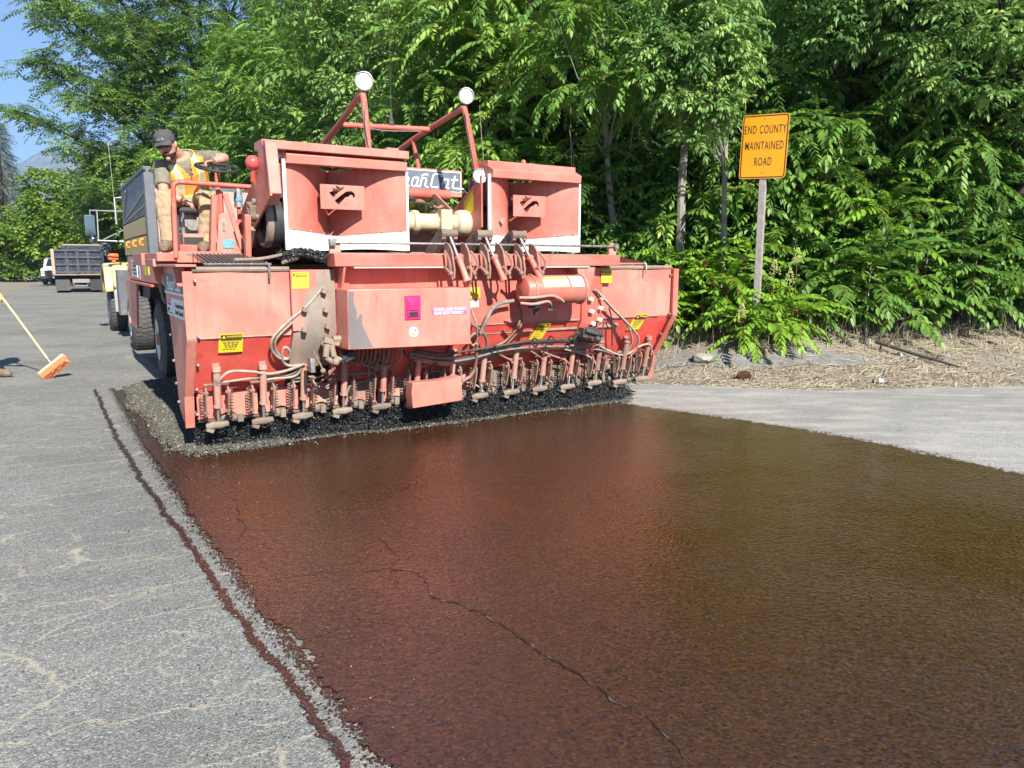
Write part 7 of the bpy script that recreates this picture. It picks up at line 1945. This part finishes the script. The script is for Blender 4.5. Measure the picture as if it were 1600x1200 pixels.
# water bottle on the platform stand (its own thing)
wb = thing('water_bottle', 'clear water bottle standing on the red console stand', 'bottle', m2w(1.65, 7.60, 2.121), YAW)
mb = MB(); mb.lathe([(.0001, 0), (.038, 0), (.04, .02), (.036, .06), (.04, .10), (.038, .15), (.018, .19), (.016, .20), (.0001, .20)], (0, 0, 0), 'z', 16); mb.build('bottle_body', MATS['clear_plastic'], wb)
mb = MB(); mb.lathe([(.0385, .055), (.0405, .06), (.0405, .11), (.0385, .115)], (0, 0, 0), 'z', 16); mb.build('bottle_label', BLUEINK, wb)
mb = MB(); mb.lathe([(.02, .19), (.02, .215), (.0001, .216)], (0, 0, 0), 'z', 12); mb.build('bottle_cap', WHITEINK, wb)
# ------------------------------------------------------------------ people
SKIN = simple('skin', (.52, .27, .185), .55, var=.12, scale=22)
OLIVE = simple('olive_cotton', (.20, .183, .135), .9, var=.2, scale=30)
KHAKI = simple('khaki_cotton', (.40, .29, .175), .9, var=.2, scale=26)
DENIM = simple('denim', (.09, .13, .20), .9, var=.2, scale=30)
BOOT = simple('suede_boot', (.20, .145, .10), .85, var=.3, scale=20)
CAPM = simple('grey_cap', (.075, .072, .070), .9, var=.2, scale=30)
CAPG = simple('green_cap', (.045, .085, .065), .9, var=.2, scale=30)
HAIR = simple('dark_hair', (.035, .022, .015), .7, var=.3, scale=60)
VOR = simple('vest_orange', (.85, .33, .07), .75, var=.1, scale=20)
VYE = simple('vest_lime', (.72, .70, .06), .7, var=.06)
VSI = simple('vest_silver', (.55, .57, .58), .4, .2, var=.08)
LIPS = simple('lips', (.36, .14, .11), .5, var=.1)
SHADES = simple('sunglass_lens', (.012, .012, .014), .08, var=.1)
GLOVE = simple('yellow_glove', (.72, .45, .10), .8, var=.2)

CLOTH_TEX = bpy.data.textures.new('cloth_folds', 'CLOUDS'); CLOTH_TEX.noise_scale = .085; CLOTH_TEX.noise_depth = 2
def remesh(o, vox, smooth_it=4, folds=0.0):
    md = o.modifiers.new('r', 'REMESH'); md.mode = 'VOXEL'; md.voxel_size = vox
    sm = o.modifiers.new('s', 'SMOOTH'); sm.factor = .5; sm.iterations = smooth_it
    if folds:
        dp = o.modifiers.new('d', 'DISPLACE'); dp.texture = CLOTH_TEX; dp.strength = folds; dp.mid_level = .5
    me = eval_mesh(o, o.name); o.modifiers.clear(); old = o.data; o.data = me; bpy.data.meshes.remove(old)
    me.shade_smooth(); return o
def loft(mb, rings, seg=24, caps=True):   # rings: (centre, axis_x vector, axis_y vector)
    vs = []; fs = []
    for c, ax, ay in rings:
        for k in range(seg):
            a = 2 * math.pi * k / seg; vs.append(Vector(c) + Vector(ax) * math.cos(a) + Vector(ay) * math.sin(a))
    for i in range(len(rings) - 1):
        for k in range(seg):
            k2 = (k + 1) % seg; fs.append((i * seg + k, i * seg + k2, (i + 1) * seg + k2, (i + 1) * seg + k))
    if caps: fs += [tuple(range(seg - 1, -1, -1)), tuple((len(rings) - 1) * seg + k for k in range(seg))]
    mb.add(vs, fs)
HEAD = [(.122, .012, .012, -.012), (.112, .050, .052, -.058), (.085, .070, .080, -.086), (.045, .077, .092, -.099), (.0, .076, .094, -.099), (-.035, .071, .094, -.086), (-.068, .062, .092, -.060), (-.095, .050, .088, -.030), (-.115, .032, .080, .005), (-.122, .015, .068, .02)]
def human(root, off, J, look, head_tilt=0.0, shirt=OLIVE, pants=KHAKI, cap=CAPM, vest=False, shades=True, beard=True, glove=None, vox=.008, curl=(1.0, 1.0), cap_logo=True):
    off = Vector(off); J = {k: Vector(v) - off for k, v in J.items()}
    lat_h = (J['hip_l'] - J['hip_r']).normalized(); lat_s = (J['sh_l'] - J['sh_r']).normalized()
    def frame(lat, up):
        up = up.normalized(); lat = (lat - up * lat.dot(up)).normalized(); fr = lat.cross(up)
        return lat, fr      # lateral to the person's left; fr points to the front or back, symmetric use
    sp = [J['pelvis'], J['spine'], J['chest'], J['neck']]
    def rings(grow, top=True, low=True):
        L = []
        seq = [(J['pelvis'] + (J['pelvis'] - J['spine']) * .55, lat_h, .165, .125), (J['pelvis'], lat_h, .188, .142), (J['pelvis'].lerp(J['spine'], .7), lat_h, .182, .140), (J['spine'].lerp(J['chest'], .3), lat_h.lerp(lat_s, .5), .184, .136), (J['chest'], lat_s, .200, .138), (J['chest'].lerp(J['neck'], .55), lat_s, .185, .112)]
        if top: seq += [(J['chest'].lerp(J['neck'], .85), lat_s, .125, .085), (J['neck'], lat_s, .078, .070)]
        if not low: seq = seq[1:]
        for i, (c, lat, rx, ry) in enumerate(seq):
            a = seq[max(0, i - 1)][0]; b_ = seq[min(len(seq) - 1, i + 1)][0]
            la, fr = frame(lat, b_ - a); L.append((c, la * (rx + grow), fr * (ry + grow)))
        return L
    # --- head frame
    f = Vector(look).normalized(); up0 = Vector((0, 0, 1)); rt = f.cross(up0).normalized(); up = rt.cross(f)
    Rt = Matrix.Rotation(head_tilt, 3, f); rt = Rt @ rt; up = Rt @ up
    H = lambda x, y, z: J['head'] + rt * x + f * y + up * z
    mb = MB()
    loft(mb, rings(0)); 
    hr = []
    for z, w_, fy, by in HEAD:
        c = H(0, (fy + by) / 2, z); hr.append((c, rt * w_, f * ((fy - by) / 2)))
    loft(mb, hr, 24)
    mb.tube([J['neck'] - (J['head'] - J['neck']) * .15, H(0, -.03, -.02)], [.062, .056], 14)
    loft(mb, [(H(0, .088, .022), rt * .008, f * .010), (H(0, .106, -.012), rt * .012, f * .013), (H(0, .116, -.028), rt * .016, f * .016), (H(0, .100, -.038), rt * .017, f * .012)], 10)
    for sx in (-1, 1): mb.ball(H(sx * .079, -.012, -.008), .026, 10, 8, (.5, .7, 1.1))
    mb.ball(H(0, .080, -.105), .024, 10, 8)
    for s in ('r', 'l'):
        sh, el, ha = J['sh_' + s], J['el_' + s], J['ha_' + s]
        wr = ha + (el - ha).normalized() * .05
        mb.tube([J['chest'].lerp(sh, .55), sh, sh.lerp(el, .5), el, el.lerp(wr, .35), wr], [.07, .062, .052, .044, .043, .029], 12)
        hp, kn, an, to = J['hip_' + s], J['kn_' + s], J['an_' + s], J['toe_' + s]
        mb.tube([hp, hp.lerp(kn, .5), kn, kn.lerp(an, .4), an], [.088, .078, .060, .054, .038], 12)
        heel = an + (an - kn).normalized() * .05
        mb.tube([heel, heel.lerp(to, .6), to], [.04, .04, .03], 10)
        # hand: palm and five fingers, curled
        d = (ha - el).normalized(); pn = J.get('palm_' + s); pn = (pn + off).normalized() if pn is not None else Vector((0, 0, -1))
        pn = (pn - d * pn.dot(d)).normalized(); sd = d.cross(pn)
        loft(mb, [(ha - d * .03, sd * .026, pn * .018), (ha + d * .01, sd * .038, pn * .016), (ha + d * .055, sd * .041, pn * .014)], 12)
        cu_ = curl[0 if s == 'r' else 1]
        for q, (o_, L_) in enumerate(((-.032, .070), (-.011, .080), (.011, .076), (.031, .060))):
            p = ha + d * .045 + sd * o_; pts = [p]; dd = d.copy(); a = .45 * cu_
            for seg_ in (.42, .32, .26):
                dd = (dd * math.cos(a) + pn * math.sin(a)).normalized(); pn2 = pn; p = p + dd * L_ * seg_; pts.append(p); a = .75 * cu_
                pn = (pn - dd * pn.dot(dd)).normalized()
            pn = J.get('palm_' + s); pn = (pn + off).normalized() if pn is not None else Vector((0, 0, -1)); pn = (pn - d * pn.dot(d)).normalized()
            mb.tube(pts, [.0095, .009, .0085, .0075], 7)
        sgn = -1
        p = ha + d * .0 + sd * (-.032); mb.tube([p, p - sd * .022 + d * .022 + pn * .01, p - sd * .020 + d * .05 + pn * .025, p - sd * .010 + d * .068 + pn * .035], [.013, .011, .010, .008], 7)
    body = mb.build('body', SKIN, root); remesh(body, vox, 2)
    mb = MB(); mb.tube([H(-.022, .0905, -.066), H(0, .0965, -.064), H(.022, .0905, -.066)], .0055, 6); mb.build('mouth', LIPS, body)
    # --- clothes
    mb = MB(); loft(mb, rings(.014, top=False)); nk = rings(.014)[-2:]; 
    loft(mb, [rings(.014)[-3], rings(.010)[-2], (rings(.008)[-1][0] - (J['neck'] - J['chest']).normalized() * .012, rings(.006)[-1][1], rings(.006)[-1][2])])
    for s in ('r', 'l'):
        sh, el = J['sh_' + s], J['el_' + s]
        mb.tube([J['chest'].lerp(sh, .45), sh, sh.lerp(el, .45), sh.lerp(el, .74)], [.088, .080, .072, .070], 14)
    remesh(mb.build('t_shirt', shirt, root), vox * 1.3, 3, .018)
    mb = MB()
    loft(mb, rings(.018)[:3])
    for s in ('r', 'l'):
        hp, kn, an = J['hip_' + s], J['kn_' + s], J['an_' + s]
        mb.tube([hp, hp.lerp(kn, .45), kn, kn.lerp(an, .35), kn.lerp(an, .7), an + (an - kn).normalized() * .01], [.112, .098, .080, .074, .068, .074], 14)
    remesh(mb.build('trousers', pants, root), vox * 1.3, 3, .034)
    mb = MB()
    for s in ('r', 'l'):
        mb = MB()
        kn, an, to = J['kn_' + s], J['an_' + s], J['toe_' + s]
        dn = Vector((0, 0, -1)); heel = an + dn * .055 - (to - an).normalized() * .02
        mb.tube([an + Vector((0, 0, .06)), an, heel], [.058, .056, .05], 12); mb.tube([heel, heel.lerp(to, .55), to, to + (to - heel).normalized() * .05], [.054, .058, .056, .034], 12)
        remesh(mb.build('boot', BOOT, root), vox, 2)
    if vest:
        mb = MB(); R_ = rings(.034)[1:]; seg = 110; M_ = 72
        C = []
        for i in range(M_ + 1):
            u = i / M_ * (len(R_) - 1); k = min(len(R_) - 2, int(u)); w_ = u - k
            C.append(tuple(Vector(a).lerp(Vector(b_), w_) for a, b_ in zip(R_[k], R_[k + 1])))
        front = Vector(J['kn_r'] + J['kn_l']) / 2 - J['pelvis']
        vs = []; fs = []; ms = []
        sgn = 1 if C[0][2].dot(front) > 0 else -1
        for c, ax, ay in C:
            for k in range(seg):
                a = 2 * math.pi * k / seg; vs.append(c + ax * math.cos(a) + ay * sgn * math.sin(a))
        n0 = len(vs)
        for i in range(M_):
            v_ = i / M_
            for k in range(seg):
                a = 2 * math.pi * (k + .5) / seg; lat = math.cos(a) * C[i][1].length; fro = math.sin(a)
                k2 = (k + 1) % seg
                if fro > 0 and v_ > .42 and abs(lat) < (v_ - .42) * .15: continue              # open V at the chest
                if v_ > .58 and abs(math.cos(a)) > .90 - .15 * (v_ - .58) and v_ < .86: continue     # arm holes
                if v_ > .90: continue
                fs.append((i * seg + k, i * seg + k2, (i + 1) * seg + k2, (i + 1) * seg + k))
                al = abs(lat)
                m_ = 0
                if .066 < al < .142 and v_ > .16: m_ = 2 if .084 < al < .124 else 1
                if .05 < v_ < .20: m_ = 2 if .085 < v_ < .165 else 1
                ms.append(m_)
        mb.v = [tuple(p) for p in vs]; mb.f = fs; mb.m = ms
        o = mb.build('safety_vest', [VOR, VYE, VSI], root, smooth=70)
        so = o.modifiers.new('thick', 'SOLIDIFY'); so.thickness = .006
    # --- cap
    if cap:
        mb = MB()
        loft(mb, [(H(0, -.004, .135), rt * .02, f * .022), (H(0, -.004, .128), rt * .055, f * .062), (H(0, -.004, .102), rt * .080, f * .096), (H(0, -.004, .062), rt * .088, f * .106), (H(0, -.003, .030), rt * .088, f * .107)], 28)
        vs = []; fs = []
        for i in range(13):
            a = math.pi * (i / 12); x = .080 * math.cos(a)
            vs += [H(x, .060 + .035 * math.sin(a), .042), H(x * .98, .070 + .115 * math.sin(a) ** .8, .030 - .022 * (x / .08) ** 2), H(x * .98, .070 + .115 * math.sin(a) ** .8, .026 - .022 * (x / .08) ** 2), H(x, .060 + .035 * math.sin(a), .036)]
        for i in range(12):
            q = 4 * i; fs += [(q, q + 1, q + 5, q + 4), (q + 3, q + 7, q + 6, q + 2), (q + 1, q + 2, q + 6, q + 5)]
        mb.add(vs, fs); mb.ball(H(0, -.004, .137), .008, 8, 6)
        cp = mb.build('cap', cap, root, smooth=60)
        if cap_logo:
            mb = MB(); mb.tube([H(-.028, .106, .058), H(-.015, .103, .080), H(-.012, .107, .060)], .0022, 4); mb.tube([H(-.002, .108, .062), H(.030, .103, .064)], .0022, 4); mb.tube([H(.0, .106, .072), H(.028, .100, .073)], .0018, 4); mb.build('cap_emblem', VSI, cp)
    if shades:
        mb = MB()
        for sx in (-1, 1):
            loft(mb, [(H(sx * .034, .100, .008), rt * .028, up * .019), (H(sx * .034, .104, .008), rt * .026, up * .017)], 16)
            mb.bar(H(sx * .060, .096, .014), H(sx * .078, -.01, .010), .004, .008)
        mb.bar(H(-.01, .104, .014), H(.01, .104, .014), .005, .006); mb.build('sunglasses', SHADES, root)
    else:
        mb = MB()
        for sx in (-1, 1): mb.ball(H(sx * .033, .082, .008), .0125, 10, 8)
        mb.build('eyes', SHADES, root)
    if beard:
        mb = MB(); br_ = []
        for z, w_, fy, by in HEAD[5:]:
            if z > -.04: continue
            br_.append((H(0, (fy + by) / 2 + .004, z), rt * (w_ + .006), f * ((fy - by) / 2 + .004)))
        loft(mb, br_, 24); mb.tube([H(-.03, .092, -.056), H(0, .100, -.050), H(.03, .092, -.056)], .006, 6); mb.build('beard', HAIR, root, smooth=70)
    mb = MB(); loft(mb, [(H(0, -.022, .04), rt * .0815, f * .082), (H(0, -.026, .0), rt * .080, f * .078), (H(0, -.032, -.045), rt * .068, f * .066)], 24); mb.build('hair', HAIR, root, smooth=70)
    if glove:
        for s in ('r', 'l'):
            d = (J['ha_' + s] - J['el_' + s]).normalized(); mb = MB(); mb.tube([J['ha_' + s] - d * .07, J['ha_' + s] - d * .02, J['ha_' + s] + d * .05, J['ha_' + s] + d * .085], [.05, .045, .052, .035], 12); mb.build('glove', glove, root)
    return root

# operator on the spreader's left platform
OPR = thing('person', 'seated operator in an orange vest and grey cap, one hand on the steering wheel', 'person', m2w(1.25, 7.8, 1.685), YAW)
human(OPR, (1.25, 7.8, 1.685), dict(
    pelvis=(1.27, 7.98, 2.21), spine=(1.25, 7.93, 2.33), chest=(1.215, 7.84, 2.475), neck=(1.165, 7.755, 2.585), head=(1.055, 7.63, 2.655),
    sh_r=(1.015, 7.77, 2.465), sh_l=(1.40, 7.83, 2.585), el_r=(1.0, 7.60, 2.225), ha_r=(1.17, 7.49, 2.145), el_l=(1.555, 7.62, 2.575), ha_l=(1.40, 7.545, 2.52),
    hip_r=(1.17, 7.95, 2.20), hip_l=(1.36, 7.97, 2.20), kn_r=(.985, 7.52, 2.17), kn_l=(1.365, 7.55, 2.19), an_r=(1.0, 7.52, 1.80), an_l=(1.325, 7.60, 1.80), toe_r=(.935, 7.31, 1.735), toe_l=(1.275, 7.40, 1.735),
    palm_r=(.2, -.5, -.9), palm_l=(0, -.4, -.9)),
    look=(-.40, -.84, -.30), head_tilt=R(12), vest=True, vox=.0075)
# second crew member: only the green cap shows above the left hood
CR2 = thing('person', 'crew member in a green cap peeking over the left hood', 'person', m2w(3.34, 8.5, 1.95), YAW)
o2 = Vector((3.34, 8.5, 0)); 
def J2(t, s, z): return (3.34 + t, 8.5 + s, z)
human(CR2, (3.34, 8.5, 1.95), dict(pelvis=J2(0, .12, 2.14), spine=J2(0, .1, 2.28), chest=J2(0, .06, 2.46), neck=J2(0, .04, 2.62), head=J2(0, 0, 2.755), sh_r=J2(-.2, .05, 2.54), sh_l=J2(.2, .05, 2.54), el_r=J2(-.26, -.08, 2.30), ha_r=J2(-.14, -.26, 2.26), el_l=J2(.26, -.08, 2.30), ha_l=J2(.14, -.26, 2.26),
    hip_r=J2(-.1, .1, 2.12), hip_l=J2(.1, .1, 2.12), kn_r=J2(-.13, -.32, 2.14), kn_l=J2(.13, -.32, 2.14), an_r=J2(-.13, -.28, 1.78), an_l=J2(.13, -.28, 1.78), toe_r=J2(-.13, -.46, 1.73), toe_l=J2(.13, -.46, 1.73)),
    look=(-.05, -.95, -.2), cap=CAPG, shades=False, beard=False, vox=.012)
mb = MB(); mb.box(3.1, 3.58, 8.35, 8.8, 1.9, 2.03); mb.box(3.1, 3.58, 8.8, 8.88, 1.9, 2.5); part('seat', mb, BLACK, bevel=.02)
mb = MB(); mb.box(3.05, 3.9, 7.95, 9.4, 1.60, 1.675); mb.box(3.2, 3.5, 8.4, 8.7, 1.675, 1.9); part('rear_platform', mb, RED_D, bevel=.01)
# worker with the broom, at the left edge of the picture
WK = thing('person', 'worker in blue jeans and brown boots standing at the left edge holding the broom', 'person', (-7.590, 10.5, 0.0), 0)
human(WK, (-7.590, 10.5, 0), dict(pelvis=(-7.590, 10.55, .98), spine=(-7.560, 10.54, 1.12), chest=(-7.520, 10.5, 1.30), neck=(-7.490, 10.48, 1.47), head=(-7.450, 10.46, 1.62), sh_r=(-7.520, 10.31, 1.40), sh_l=(-7.500, 10.69, 1.40), el_r=(-7.29, 10.16, 1.19), ha_r=(-7.05, 10.2, 1.13), el_l=(-7.380, 10.62, 1.2), ha_l=(-7.18, 10.20, 1.45),
    hip_r=(-7.590, 10.45, .95), hip_l=(-7.590, 10.64, .95), kn_r=(-7.380, 10.42, .54), kn_l=(-7.640, 10.68, .52), an_r=(-7.310, 10.40, .12), an_l=(-7.760, 10.68, .12), toe_r=(-7.110, 10.36, .055), toe_l=(-7.560, 10.66, .055)),
    look=(.8, -.2, -.5), shirt=OLIVE, pants=DENIM, cap=CAPM, vest=True, glove=GLOVE, vox=.010, shades=True, beard=False)
for o in bpy.data.objects:
    if o.type == 'EMPTY': o.empty_display_size = .1
